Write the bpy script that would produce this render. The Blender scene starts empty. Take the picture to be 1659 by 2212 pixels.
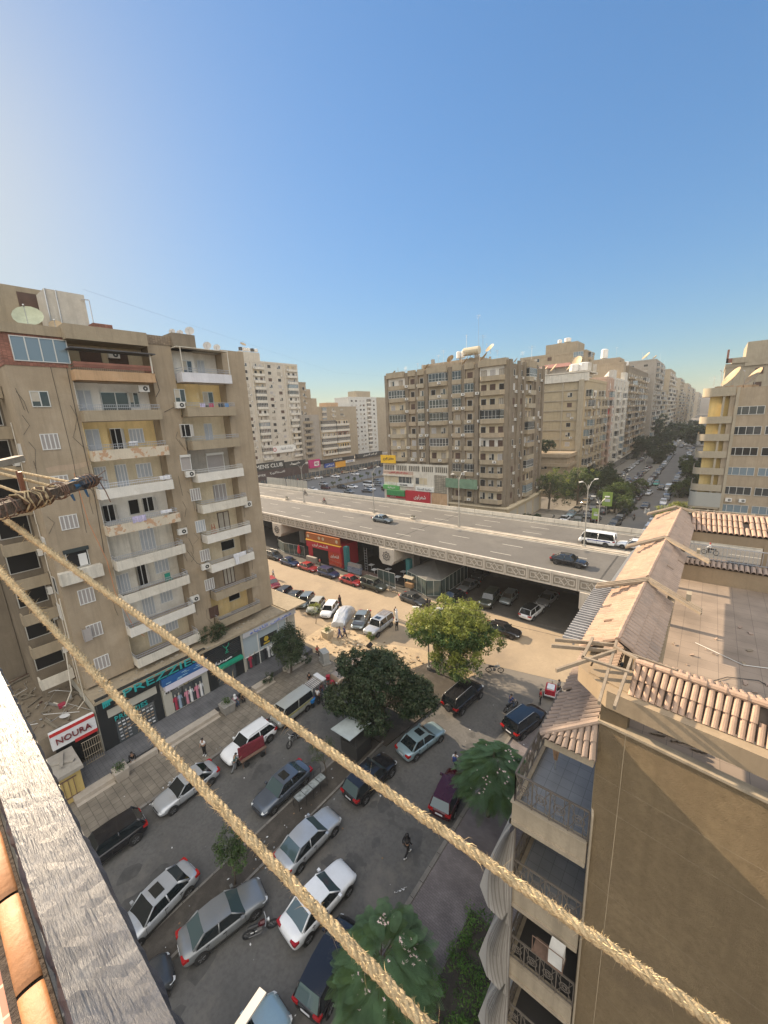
import bpy, math, random
from mathutils import Vector, Matrix
random.seed(7)
SC = bpy.context.scene
COL = SC.collection
R_ = math.radians
# ---------------------------------------------------------------- camera
cd = bpy.data.cameras.new('camera'); cam = bpy.data.objects.new('camera', cd); COL.objects.link(cam)
YAW, PITCH, ROLL = R_(39.45), R_(13.25), R_(2.68)
fw0 = Vector((-math.sin(YAW), math.cos(YAW), 0)); rt0 = Vector((math.cos(YAW), math.sin(YAW), 0)); Z = Vector((0, 0, 1))
FW = fw0*math.cos(PITCH)-Z*math.sin(PITCH); UP0 = fw0*math.sin(PITCH)+Z*math.cos(PITCH)
RT = rt0*math.cos(ROLL)-UP0*math.sin(ROLL); UP = UP0*math.cos(ROLL)+rt0*math.sin(ROLL)
M = Matrix((RT, UP, -FW)).transposed().to_4x4(); M.translation = Vector((0, 0, 27)); cam.matrix_world = M
cd.sensor_fit = 'HORIZONTAL'; cd.sensor_width = 36; cd.lens = 36*855.8/1659; cd.clip_start = 0.02; cd.clip_end = 6000
SC.camera = cam
# ---------------------------------------------------------------- sky and sun
EL, AZ = R_(24.5), R_(178.3)
W = bpy.data.worlds.new('World'); SC.world = W; W.use_nodes = True
nt = W.node_tree; nt.nodes.clear()
sky = nt.nodes.new('ShaderNodeTexSky'); sky.sky_type = 'NISHITA'; sky.sun_disc = False
sky.sun_elevation = EL; sky.sun_rotation = R_(90)-AZ; sky.altitude = 100; sky.air_density = 1.0; sky.dust_density = .55; sky.ozone_density = 1.6
bg = nt.nodes.new('ShaderNodeBackground'); out = nt.nodes.new('ShaderNodeOutputWorld'); nt.links.new(sky.outputs[0], bg.inputs[0]); nt.links.new(bg.outputs[0], out.inputs[0])
hs = nt.nodes.new('ShaderNodeHueSaturation'); hs.inputs['Saturation'].default_value = 1.16; nt.links.new(sky.outputs[0], hs.inputs['Color']); nt.links.new(hs.outputs[0], bg.inputs[0])
# strength 0.15, easing off where the sky itself is brightest (the glare round the sun)
lum = nt.nodes.new('ShaderNodeRGBToBW'); nt.links.new(sky.outputs[0], lum.inputs[0])
ma = nt.nodes.new('ShaderNodeMath'); ma.operation = 'MULTIPLY_ADD'; nt.links.new(lum.outputs[0], ma.inputs[0]); ma.inputs[1].default_value = .37; ma.inputs[2].default_value = 1
dv = nt.nodes.new('ShaderNodeMath'); dv.operation = 'DIVIDE'; dv.inputs[0].default_value = .118; nt.links.new(ma.outputs[0], dv.inputs[1])
# soft fill light added to the unseen sky overhead and behind the camera
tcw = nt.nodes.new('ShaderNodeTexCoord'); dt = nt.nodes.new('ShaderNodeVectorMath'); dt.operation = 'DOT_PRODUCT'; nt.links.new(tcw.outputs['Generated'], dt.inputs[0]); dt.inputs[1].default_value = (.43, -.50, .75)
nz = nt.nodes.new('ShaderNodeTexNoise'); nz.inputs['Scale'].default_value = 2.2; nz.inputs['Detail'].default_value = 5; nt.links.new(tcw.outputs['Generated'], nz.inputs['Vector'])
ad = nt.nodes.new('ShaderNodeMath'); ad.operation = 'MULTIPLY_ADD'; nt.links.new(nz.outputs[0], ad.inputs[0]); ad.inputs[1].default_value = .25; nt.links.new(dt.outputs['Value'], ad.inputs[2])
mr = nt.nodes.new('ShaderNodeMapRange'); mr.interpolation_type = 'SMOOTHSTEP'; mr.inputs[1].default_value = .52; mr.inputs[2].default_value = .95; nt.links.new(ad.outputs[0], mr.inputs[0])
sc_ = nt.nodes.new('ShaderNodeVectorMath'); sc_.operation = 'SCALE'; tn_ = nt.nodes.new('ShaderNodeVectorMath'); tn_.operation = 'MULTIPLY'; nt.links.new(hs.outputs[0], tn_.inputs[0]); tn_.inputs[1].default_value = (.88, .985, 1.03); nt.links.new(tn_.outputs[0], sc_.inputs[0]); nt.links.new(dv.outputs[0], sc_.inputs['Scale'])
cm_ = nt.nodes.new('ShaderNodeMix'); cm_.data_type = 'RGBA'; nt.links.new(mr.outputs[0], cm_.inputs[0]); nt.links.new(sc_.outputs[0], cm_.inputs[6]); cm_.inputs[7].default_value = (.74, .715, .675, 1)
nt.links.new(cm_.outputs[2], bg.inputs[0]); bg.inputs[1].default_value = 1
ld = bpy.data.lights.new('sun', 'SUN'); ld.energy = 4.0; ld.angle = R_(0.6); ld.color = (1, .80, .57)
sun = bpy.data.objects.new('sun', ld); COL.objects.link(sun)
sd = Vector((math.cos(EL)*math.cos(AZ), math.cos(EL)*math.sin(AZ), math.sin(EL)))
sun.rotation_euler = sd.to_track_quat('Z', 'Y').to_euler(); sun.location = sd*200
SC.view_settings.view_transform = 'Standard'; SC.view_settings.look = 'None'; SC.view_settings.exposure = 1.5; SC.view_settings.gamma = 1
SC.cycles.max_bounces = 6; SC.cycles.diffuse_bounces = 4; SC.cycles.glossy_bounces = 2; SC.cycles.transmission_bounces = 3; SC.cycles.volume_bounces = 0
SC.cycles.use_denoising = True; SC.cycles.caustics_reflective = False; SC.cycles.caustics_refractive = False
# ---------------------------------------------------------------- materials
MATS = {}
def _node(nt, t, **k):
    n = nt.nodes.new(t)
    for a, v in k.items(): setattr(n, a, v)
    return n
def mat(name, c, rough=.7, metal=0., var=0., vs=1.5, streak=0., stain=None, sc=.5, bump=0., bs=8., coat=0., spec=.5, fine=0., patch=None, pt=.62, ps=.7):
    """base colour + low noise (var) + vertical streaks + stain patches + bump, all in object metres"""
    if name in MATS: return MATS[name]
    m = bpy.data.materials.new(name); m.use_nodes = True; nt = m.node_tree; b = nt.nodes['Principled BSDF']
    b.inputs['Base Color'].default_value = (*c, 1); b.inputs['Roughness'].default_value = rough; b.inputs['Metallic'].default_value = metal
    b.inputs['Coat Weight'].default_value = coat; b.inputs['Coat Roughness'].default_value = .08; b.inputs['Specular IOR Level'].default_value = spec
    L = nt.links
    if var or streak or stain or bump or patch or fine:
        tc = _node(nt, 'ShaderNodeTexCoord'); src = tc.outputs['Object']
        col = None
        def noise(scale, vec=None, det=6, seed=0.):
            n = _node(nt, 'ShaderNodeTexNoise'); n.inputs['Scale'].default_value = scale; n.inputs['Detail'].default_value = det; n.inputs['Roughness'].default_value = .65
            mp = _node(nt, 'ShaderNodeMapping'); mp.inputs['Location'].default_value = (seed*13.7, seed*7.1, seed*3.3)
            if vec: mp.inputs['Scale'].default_value = vec
            L.new(src, mp.inputs[0]); L.new(mp.outputs[0], n.inputs['Vector']); return n.outputs['Fac']
        def mix(a, bcol, fac, lo, hi):
            r = _node(nt, 'ShaderNodeMapRange'); r.inputs[1].default_value = lo; r.inputs[2].default_value = hi; L.new(fac, r.inputs[0])
            x = _node(nt, 'ShaderNodeMix', data_type='RGBA'); L.new(r.outputs[0], x.inputs[0])
            if isinstance(a, tuple): x.inputs[6].default_value = (*a, 1)
            else: L.new(a, x.inputs[6])
            x.inputs[7].default_value = (*bcol, 1); return x.outputs[2]
        col = c
        if var:
            col = mix(tuple(v*(1+var) for v in c), tuple(v*(1-var) for v in c), noise(vs), .3, .7)
        if fine:
            col = mix(col, tuple(v*(1-fine) for v in c), noise(vs*14, seed=4), .42, .75)
        if stain: col = mix(col, stain, noise(sc, seed=1), .52, .72)
        if streak: col = mix(col, tuple(v*(1-streak) for v in c), noise(1.6, (1.6, 1.6, .12), seed=2), .48, .75)
        if patch: col = mix(col, patch, noise(ps, det=9, seed=3), pt, pt+.02)
        if not isinstance(col, tuple): L.new(col, b.inputs['Base Color'])
        if bump:
            bn = _node(nt, 'ShaderNodeBump'); bn.inputs['Strength'].default_value = min(1, bump); bn.inputs['Distance'].default_value = .02*max(1, bump)
            L.new(noise(bs, det=4), bn.inputs['Height']); L.new(bn.outputs[0], b.inputs['Normal'])
    MATS[name] = m; return m
def tilemat(name, c, w, h, gap=.02, var=.15, rough=.8, mortar=None, off=.0, bump=.3, plane='xy'):
    m = bpy.data.materials.new(name); m.use_nodes = True; nt = m.node_tree; b = nt.nodes['Principled BSDF']; L = nt.links
    tc = _node(nt, 'ShaderNodeTexCoord'); br = _node(nt, 'ShaderNodeTexBrick'); br.offset = off
    vec = tc.outputs['Object']
    if plane != 'xy':
        s = _node(nt, 'ShaderNodeSeparateXYZ'); L.new(vec, s.inputs[0]); cb = _node(nt, 'ShaderNodeCombineXYZ')
        L.new(s.outputs[0 if plane == 'xz' else 1], cb.inputs[0]); L.new(s.outputs[2], cb.inputs[1]); vec = cb.outputs[0]
    L.new(vec, br.inputs['Vector'])
    br.inputs['Scale'].default_value = 1; br.inputs['Brick Width'].default_value = w; br.inputs['Row Height'].default_value = h; br.inputs['Mortar Size'].default_value = gap
    br.inputs['Color1'].default_value = (*[v*(1+var) for v in c], 1); br.inputs['Color2'].default_value = (*[v*(1-var) for v in c], 1)
    br.inputs['Mortar'].default_value = (*(mortar or [v*.55 for v in c]), 1)
    n = _node(nt, 'ShaderNodeTexNoise'); n.inputs['Scale'].default_value = .8; n.inputs['Detail'].default_value = 8; L.new(tc.outputs['Object'], n.inputs['Vector'])
    r = _node(nt, 'ShaderNodeMapRange'); r.inputs[1].default_value = .35; r.inputs[2].default_value = .75; r.inputs[3].default_value = 1.08; r.inputs[4].default_value = .62; L.new(n.outputs[0], r.inputs[0])
    x = _node(nt, 'ShaderNodeMix', data_type='RGBA', blend_type='MULTIPLY'); x.inputs[0].default_value = 1; L.new(br.outputs[0], x.inputs[6])
    cb2 = _node(nt, 'ShaderNodeCombineColor'); [L.new(r.outputs[0], cb2.inputs[i]) for i in range(3)]; L.new(cb2.outputs[0], x.inputs[7])
    L.new(x.outputs[2], b.inputs['Base Color']); b.inputs['Roughness'].default_value = rough
    bn = _node(nt, 'ShaderNodeBump'); bn.inputs['Strength'].default_value = bump; bn.inputs['Distance'].default_value = .02; bn.invert = True
    L.new(br.outputs['Fac'], bn.inputs['Height']); L.new(bn.outputs[0], b.inputs['Normal'])
    MATS[name] = m; return m
def leafmat(name, c, t=.35):
    m = bpy.data.materials.new(name); m.use_nodes = True; nt = m.node_tree; b = nt.nodes['Principled BSDF']; L = nt.links
    b.inputs['Roughness'].default_value = .5; b.inputs['Specular IOR Level'].default_value = .3
    tc = _node(nt, 'ShaderNodeTexCoord'); n = _node(nt, 'ShaderNodeTexNoise'); n.inputs['Scale'].default_value = 1.3; n.inputs['Detail'].default_value = 8; L.new(tc.outputs['Object'], n.inputs['Vector'])
    x = _node(nt, 'ShaderNodeMix', data_type='RGBA'); x.inputs[6].default_value = (*[v*.65 for v in c], 1); x.inputs[7].default_value = (*[v*1.5 for v in c], 1)
    r = _node(nt, 'ShaderNodeMapRange'); r.inputs[1].default_value = .3; r.inputs[2].default_value = .7; L.new(n.outputs[0], r.inputs[0]); L.new(r.outputs[0], x.inputs[0]); L.new(x.outputs[2], b.inputs['Base Color'])
    tr = _node(nt, 'ShaderNodeBsdfTranslucent'); L.new(x.outputs[2], tr.inputs[0]); ms = _node(nt, 'ShaderNodeMixShader'); ms.inputs[0].default_value = t
    o = nt.nodes['Material Output']; L.new(b.outputs[0], ms.inputs[1]); L.new(tr.outputs[0], ms.inputs[2]); L.new(ms.outputs[0], o.inputs[0])
    MATS[name] = m; return m
def glassmat(name, c, rough=.06, spec=.9):
    return mat(name, c, rough, 0, spec=spec)
# walls
def _lift(c): f = 1.22 if max(c) < .3 else 1.15 if max(c) < .45 else 1.12; return (c[0]*f, c[1]*f*.985, c[2]*f*.95)
ST = lambda n, c, **k: mat(n, _lift(c), stain=_lift(k.pop('stain')) if k.get('stain') else k.pop('stain', None), patch=_lift(k.pop('patch')) if k.get('patch') else k.pop('patch', None), rough=.92, var=k.pop('var', .12), vs=k.pop('vs', .9), streak=k.pop('streak', .22), bump=k.pop('bump', .35), bs=k.pop('bs', 14), spec=.15, fine=k.pop('fine', .12), **k)
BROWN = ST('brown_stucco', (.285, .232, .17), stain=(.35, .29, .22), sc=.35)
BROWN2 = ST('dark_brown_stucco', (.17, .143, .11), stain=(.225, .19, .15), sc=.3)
CREAM = ST('cream_plaster', (.50, .43, .31), stain=(.36, .30, .22))
WHITEW = ST('white_plaster', (.60, .58, .54), stain=(.46, .43, .38), streak=.15)
YELLOW = ST('yellow_plaster', (.58, .44, .22), stain=(.62, .52, .34))
PEEL = ST('peeling_plaster', (.52, .46, .37), patch=(.40, .26, .17), pt=.54, ps=1.3)
DIRTYW = ST('dirty_white_plaster', (.55, .52, .46), stain=(.40, .36, .30), streak=.35)
TAN = ST('tan_concrete', (.30, .252, .185), stain=(.225, .188, .138), streak=.3)
ORANGE = ST('orange_stained_plaster', (.42, .28, .17), stain=(.5, .36, .24), streak=.35)
LILAC = ST('pale_blue_white_plaster', (.56, .56, .60))
GREYC = ST('grey_concrete', (.30, .28, .25), stain=(.22, .20, .18))
PALE = ST('pale_concrete', (.46, .43, .38), stain=(.36, .33, .29))
PINK = ST('pinkish_stucco', (.40, .30, .25))
GREYB = ST('grey_stucco', (.27, .245, .215), stain=(.21, .19, .165))
BEIGE = ST('beige_stucco', (.32, .28, .215), stain=(.25, .215, .165))
BRICK = tilemat('red_brick', (.30, .13, .09), .22, .075, .012, .3, plane='yz')
GLASS = glassmat('window_glass', (.025, .032, .036)); GLASSB = glassmat('reflecting_glass', (.16, .21, .24), .03)
DARK = mat('dark_opening', (.012, .011, .010), .9); ALU = mat('aluminium_frame', (.55, .54, .50), .4, .3)
WFRAME = mat('white_paint_frame', (.62, .61, .58), .6); SLAT = mat('grey_slat_shutter', (.40, .42, .44), .7, var=.1)
WSLAT = mat('brownish_slat_shutter', (.34, .31, .29), .6, var=.06); BROWNW = mat('brown_wood_shutter', (.09, .05, .035), .7, var=.2)
GREENSH = mat('green_shutter', (.13, .20, .13), .7); ACW = mat('air_conditioner_white', (.62, .60, .55), .5, var=.1, vs=4)
BLK = mat('black_plastic', (.02, .02, .02), .5); RAIL = mat('grey_rail_paint', (.33, .34, .36), .5); RUST = mat('rusty_steel', (.16, .10, .07), .8, var=.3, vs=6)
STEEL = mat('galvanised_steel', (.45, .45, .44), .4, .6, var=.15); DISHM = mat('dish_metal', (.38, .285, .17), .6, .1, var=.15); TANKM = mat('water_tank_white', (.66, .64, .60), .6, var=.08)
CURT = mat('curtain_cloth', (.42, .38, .31), .9, var=.12)
# ---------------------------------------------------------------- mesh builder
class MB:
    def __init__(s): s.v = []; s.f = []; s.mi = []
    def add(s, vs, fs, mi=0):
        o = len(s.v); s.v += [tuple(v) for v in vs]; s.f += [tuple(i+o for i in f) for f in fs]; s.mi += [mi]*len(fs); return s
    def quad(s, a, b, c, d, mi=0): return s.add([a, b, c, d], [(0, 1, 2, 3)], mi)
    def box(s, x0, y0, z0, x1, y1, z1, mi=0):
        return s.add([(x0, y0, z0), (x1, y0, z0), (x1, y1, z0), (x0, y1, z0), (x0, y0, z1), (x1, y0, z1), (x1, y1, z1), (x0, y1, z1)],
                     [(0, 3, 2, 1), (4, 5, 6, 7), (0, 1, 5, 4), (1, 2, 6, 5), (2, 3, 7, 6), (3, 0, 4, 7)], mi)
    def obox(s, p0, p1, w, h, mi=0, up=(0, 0, 1)):
        p0, p1 = Vector(p0), Vector(p1); d = (p1-p0).normalized(); sd_ = d.cross(Vector(up))
        if sd_.length < 1e-4: sd_ = Vector((1, 0, 0))
        sd_.normalize(); u = sd_.cross(d); a = sd_*w/2; b = u*h/2
        return s.add([p0-a-b, p0+a-b, p0+a+b, p0-a+b, p1-a-b, p1+a-b, p1+a+b, p1-a+b], [(0, 1, 2, 3), (4, 7, 6, 5), (0, 4, 5, 1), (1, 5, 6, 2), (2, 6, 7, 3), (3, 7, 4, 0)], mi)
    def tube(s, pts, r, n=6, mi=0, cap=True):
        pts = [Vector(p) for p in pts]; rs = r if isinstance(r, (list, tuple)) else [r]*len(pts); o = len(s.v)
        prev = None
        for i, p in enumerate(pts):
            d = (pts[min(i+1, len(pts)-1)]-pts[max(i-1, 0)]).normalized()
            a = prev if prev is not None else (Vector((0, 0, 1)) if abs(d.z) < .9 else Vector((1, 0, 0)))
            a = (a-d*a.dot(d)).normalized(); prev = a; b = d.cross(a)
            for k in range(n):
                t = 2*math.pi*k/n; s.v.append(tuple(p+a*math.cos(t)*rs[i]+b*math.sin(t)*rs[i]))
        for i in range(len(pts)-1):
            for k in range(n):
                s.f.append((o+i*n+k, o+i*n+(k+1) % n, o+(i+1)*n+(k+1) % n, o+(i+1)*n+k)); s.mi.append(mi)
        if cap and n > 2:
            s.f.append(tuple(o+k for k in range(n-1, -1, -1))); s.f.append(tuple(o+(len(pts)-1)*n+k for k in range(n))); s.mi += [mi, mi]
        return s
    def disc(s, c, r, nrm, n=16, mi=0):
        c = Vector(c); nrm = Vector(nrm).normalized(); a = nrm.orthogonal().normalized(); b = nrm.cross(a)
        return s.add([c+a*r*math.cos(2*math.pi*k/n)+b*r*math.sin(2*math.pi*k/n) for k in range(n)], [tuple(range(n))], mi)
    def prism(s, poly, z0, z1, mi=0):
        n = len(poly); A = sum(poly[i][0]*poly[(i+1) % n][1]-poly[(i+1) % n][0]*poly[i][1] for i in range(n))
        if A < 0: poly = poly[::-1]
        return s.add([(x, y, z0) for x, y in poly]+[(x, y, z1) for x, y in poly], [tuple(range(n-1, -1, -1)), tuple(range(n, 2*n))]+[(i, (i+1) % n, n+(i+1) % n, n+i) for i in range(n)], mi)
    def mesh(s, name, mats, smooth=False):
        me = bpy.data.meshes.new(name); me.from_pydata(s.v, [], s.f)
        for m in (mats if isinstance(mats, (list, tuple)) else [mats]): me.materials.append(m)
        if len(me.polygons) == len(s.mi): me.polygons.foreach_set('material_index', s.mi)
        if smooth: me.polygons.foreach_set('use_smooth', [True]*len(me.polygons))
        me.update(); return me
    def build(s, name, mats, parent=None, loc=(0, 0, 0), rz=0., smooth=False):
        return place(name, s.mesh(name, mats, smooth), parent, loc, rz)
def place(name, me, parent=None, loc=(0, 0, 0), rz=0., label=None):
    o = bpy.data.objects.new(name, me); COL.objects.link(o); o.location = loc
    if rz: o.rotation_euler = (0, 0, rz)
    if parent: o.parent = parent
    if label: o['label'] = label
    return o
def tag(o, label, cat, group=None, kind=None):
    if label: o['label'] = label
    if cat: o['category'] = cat
    if group: o['group'] = group
    if kind: o['kind'] = kind
    return o
def thing(name, label, cat, loc=(0, 0, 0), rz=0., group=None, kind=None):
    o = bpy.data.objects.new(name, None); COL.objects.link(o); o.location = loc; o.rotation_euler = (0, 0, rz); return tag(o, label, cat, group, kind)
def struct(name, mb, m, **k):
    o = mb.build(name, m, **k); o['kind'] = 'structure'; return o
def dup(src, parent=None, loc=None, rz=None, label=None, paint=None):
    o = src.copy(); COL.objects.link(o); o.parent = parent
    if loc is not None: o.location = loc
    if rz is not None: o.rotation_euler = (0, 0, rz)
    if label: o['label'] = label
    if paint and o.type == 'MESH':
        for i, sl in enumerate(o.material_slots):
            if o.data.materials[i] and o.data.materials[i].name == 'car_paint_base': sl.link = 'OBJECT'; sl.material = paint
    for ch in src.children: dup(ch, o, paint=paint)
    return o
ORD = ['', 'first', 'second', 'third', 'fourth', 'fifth', 'sixth', 'seventh', 'eighth', 'ninth', 'tenth', 'eleventh', 'twelfth', 'thirteenth', 'fourteenth', 'fifteenth', 'sixteenth', 'seventeenth', 'eighteenth', 'nineteenth', 'twentieth']
ORD += ['twenty-'+o for o in ORD[1:10]]+['thirtieth']+['thirty-'+o for o in ORD[1:10]]+['fortieth']
# ---------------------------------------------------------------- lettering
_AR = {'ا': (0xFE8D, 2), 'ب': (0xFE8F, 4), 'ة': (0xFE93, 2), 'ت': (0xFE95, 4), 'ج': (0xFE9D, 4), 'ح': (0xFEA1, 4), 'د': (0xFEA9, 2), 'ر': (0xFEAD, 2), 'ز': (0xFEAF, 2), 'س': (0xFEB1, 4), 'ش': (0xFEB5, 4), 'ص': (0xFEB9, 4), 'ط': (0xFEC1, 4), 'ع': (0xFEC9, 4), 'ف': (0xFED1, 4), 'ق': (0xFED5, 4), 'ك': (0xFED9, 4), 'ل': (0xFEDD, 4), 'م': (0xFEE1, 4), 'ن': (0xFEE5, 4), 'ه': (0xFEE9, 4), 'و': (0xFEED, 2), 'ى': (0xFEEF, 2), 'ي': (0xFEF1, 4)}
def ar(t):
    o = []
    for i, ch in enumerate(t):
        if ch not in _AR: o.append(ch); continue
        base, k = _AR[ch]; prev = i > 0 and t[i-1] in _AR and _AR[t[i-1]][1] == 4; nxt = i < len(t)-1 and t[i+1] in _AR and k == 4
        o.append(chr(base+(3 if prev and nxt else 1 if prev else 2 if nxt else 0)))
    return ''.join(reversed(o))
def text(name, s, m, parent, loc, rz, w, h, depth=.03, slope=0.):
    """raised lettering on a vertical face: local x along the face, facing local -y; fits w by h, centred on loc"""
    c = bpy.data.curves.new(name, 'FONT'); c.body = s; c.extrude = .02; c.resolution_u = 2
    t = bpy.data.objects.new(name, c); COL.objects.link(t)
    me = bpy.data.meshes.new_from_object(t); bpy.data.objects.remove(t)
    if not me or not me.vertices: return None
    xs = [v.co.x for v in me.vertices]; ys = [v.co.y for v in me.vertices]; x0, x1, y0, y1 = min(xs), max(xs), min(ys), max(ys)
    for v in me.vertices:
        x = (v.co.x-(x0+x1)/2)/max(1e-6, x1-x0)*w; z = (v.co.y-(y0+y1)/2)/max(1e-6, y1-y0)*h; v.co = (x, -v.co.z/.02*depth/2-depth/2, z+slope*x)
    me.materials.clear(); me.materials.append(m); return place(name, me, parent, loc, rz)
# ================================================================ setting
ASPH = mat('near_asphalt', (.098, .094, .088), .85, var=.17, vs=.35, stain=(.14, .128, .112), sc=.45, fine=.3, bump=.25, bs=60, patch=(.068, .066, .062), pt=.63, ps=.35)
FARA = mat('city_ground', (.17, .15, .125), .9, var=.15, vs=.1, fine=.1)
DUSTY = mat('dusty_asphalt', (.33, .255, .17), .95, var=.12, vs=.3, stain=(.25, .195, .135), sc=.22, fine=.12, bump=.2, bs=40)
SAND = mat('sand_and_rubble', (.44, .335, .21), .95, var=.2, vs=1.2, stain=(.30, .24, .17), sc=.8, fine=.3, bump=1.5, bs=5)
SOIL = mat('dark_soil', (.062, .053, .043), .95, var=.3, vs=1., stain=(.10, .087, .07), sc=.9, fine=.3, bump=1.2, bs=7)
KERB = mat('kerb_stone', (.185, .17, .15), .9, var=.3, vs=1.2, fine=.2, bump=.5)
PAVE = tilemat('beige_paving', (.20, .172, .135), .55, .55, .02, .12, .9, off=.5)
PAVEP = tilemat('purple_grey_paving', (.17, .148, .145), .25, .12, .008, .10, .9, off=.5)
GTILE = tilemat('grey_walk_tiles', (.135, .135, .14), .3, .3, .012, .05, .7)
STONE = mat('pale_stone_step', (.40, .35, .29), .8, var=.15, vs=2, fine=.1, bump=.3)
DECK = mat('bridge_asphalt', (.118, .11, .098), .8, var=.14, vs=.25, streak=0, stain=(.15, .14, .122), sc=.12, fine=.16, bump=.15, bs=50)
PAINT = mat('worn_road_paint', (.55, .52, .45), .8, var=.25, vs=2, fine=.3)
CONC = mat('bridge_concrete', (.55, .50, .43), .88, var=.10, vs=.7, stain=(.44, .40, .34), sc=.4, streak=.25, fine=.08, bump=.25)
CONCD = mat('weathered_concrete', (.27, .255, .23), .9, var=.14, vs=.6, stain=(.2, .19, .17), sc=.4, streak=.3, bump=.3)
DUSTSHADE = mat('shaded_dusty_ground', (.075, .068, .058), .95, var=.2, vs=.5, fine=.2)  # dusty ground darkened to carry the overpass shade in its colour
def sheet(name, poly, z, m):
    b = MB(); n = len(poly); A = sum(poly[i][0]*poly[(i+1) % n][1]-poly[(i+1) % n][0]*poly[i][1] for i in range(n))
    if A < 0: poly = poly[::-1]
    b.add([(x, y, z) for x, y in poly], [tuple(range(n))]); return struct(name, b, m)
def rect(x0, y0, x1, y1): return [(x0, y0), (x1, y0), (x1, y1), (x0, y1)]
sheet('ground', rect(-2500, -600, 2500, 3500), 0, FARA)
sheet('near_road', rect(-29.3, -30, -10.4, 34), .004, ASPH)
sheet('cross_street', [(-140, 29), (-38, 27.5), (-24, 29.5), (-20, 36), (-8, 38.5), (60, 37.5), (60, 46), (-22, 47.8), (-34, 46.2), (-140, 48.4)], .012, DUSTY)
sheet('sandy_lot', [(-37.5, 27.2), (-27.5, 26.6), (-26.8, 30), (-23, 30.4), (-19, 29), (-16.5, 34.5), (-24, 35), (-29, 33.2), (-38, 33.6)], .03, SAND)
sheet('underpass_ground', [(-140, 48.4), (-34, 46.2), (-22, 47.8), (60, 46), (60, 80), (-140, 80)], .008, DUSTSHADE)
b = MB(); b.box(-33.9, -12, 0, -29.5, 27, .14); struct('sidewalk', b, PAVE)
b = MB()
for k in range(40):
    if random.random() < .93: b.box(-29.5, -12+k*.98, 0, -29.28, -12+k*.98+.95, .16+random.random()*.02)
struct('kerb', b, KERB)
b = MB(); b.box(-37.3, 3.2, 0, -34.35, 27, .5); struct('raised_walkway', b, GTILE)
b = MB()
for y0, y1 in ((3.3, 5.8), (9.2, 14.6), (18.6, 20.9), (22.6, 25.5)):
    for s in range(3): b.box(-34.35, y0, 0, -33.9+.32*(1-s)+.0, y1, .44-.13*s-.0 if s else .452) if s == 0 else b.box(-34.349+.001*s, y0+.002*s, 0, -34.35+.33*(s+1)+.1, y1-.002*s, .44-.145*s)
struct('entrance_steps', b, STONE)
b = MB(); b.box(-20.8, -8, 0, -18.95, 21, .15); b.prism([(-23, 21.2), (-18.4, 21.2), (-17.2, 30), (-18, 34.5), (-21, 34.8), (-23.2, 30)], 0, .14); struct('median', b, SOIL)
b = MB()
for x in (-20.95, -18.95):
    for k in range(31): b.box(x, -8+k*.95, 0, x+.15, -8+k*.95+.92, .19)
struct('median_kerb', b, KERB)
b = MB(); b.box(-10.3, -20, 0, 2, 33, .13); struct('right_sidewalk', b, PAVEP)
b = MB()
for k in range(42):
    if k not in (31, 37, 38): b.box(-10.55, -8+k*.98, 0, -10.3, -8+k*.98+.95, .2)
struct('right_kerb', b, KERB)
# far street beyond the overpass
b = MB(); b.box(-31.9, 90, 0, -27.8, 900, .14); b.box(-18.6, 92, 0, -16.4, 900, .15); b.box(-6.2, 84, 0, -1, 900, .14); struct('far_pavements', b, mat('far_pavement', (.20, .18, .15), .9, var=.15))
sheet('far_street', rect(-27.8, 82, -6.2, 900), .016, mat('far_asphalt', (.16, .15, .135), .8, var=.12, vs=.2))
sheet('far_crossing', rect(-27.8, 158, 10, 168), .022, mat('far_crossing_asphalt', (.15, .14, .125), .8, var=.1, vs=.2))
sheet('plaza_road', rect(-149, 78, -72, 330), .018, mat('plaza_asphalt', (.12, .125, .13), .75, var=.12, vs=.12))
b = MB(); b.box(-122.5, 112, 0, -118.8, 150, .2); struct('plaza_median', b, mat('planted_soil', (.11, .09, .06), .95, var=.2))
b = MB(); b.box(-156, 95, 0, -149, 300, .16); b.box(-72, 80, 0, -70.6, 200, .16); struct('plaza_pavement', b, mat('plaza_paving', (.22, .2, .17), .9, var=.2))
# ================================================================ overpass
BA = R_(-1.5); ov = thing('overpass', 'long concrete road overpass with patterned parapet crossing above the street', 'bridge', (-38.7, 48.6, 0), BA)
def bw(x, y, z=0):  # bridge-local to world
    return Vector((-38.7+x*math.cos(BA)-y*math.sin(BA), 48.6+x*math.sin(BA)+y*math.cos(BA), z))
X0, X1 = -210, 70; NB, FB, MD = .30, 24.6, 13.6
b = MB(); b.box(X0, .1, 6.35, X1, 24.9, 6.98); b.add([(X0, .1, 6.35), (X1, .1, 6.35), (X1, 3.2, 5.1), (X0, 3.2, 5.1), (X0, 21.8, 5.1), (X1, 21.8, 5.1), (X1, 24.9, 6.35), (X0, 24.9, 6.35)], [(0, 1, 2, 3), (3, 2, 5, 4), (4, 5, 6, 7)])
b.build('deck', CONC, ov)
b = MB(); b.box(X0, .38, 6.98, X1, 24.5, 7.0); b.build('carriageway', DECK, ov)
b = MB()
for y in (5.0, 9.2, 17.4, 21.0):
    x = X0
    while x < X1: b.box(x, y-.06, 7.0, x+3.2, y+.06, 7.004); x += 9
for y in (.95, MD-.75, MD+1.15, 23.9): b.box(X0, y-.07, 7.0, X1, y+.07, 7.004)
b.build('lane_markings', PAINT, ov)
b = MB()
for x in (-94.3, -63.2, -32.2, -1.2, 30.2): b.box(x, .95, 7.0, x+.22, MD-.8, 7.003); b.box(x+.4, MD+1.2, 7.0, x+.62, 23.8, 7.003)
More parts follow.
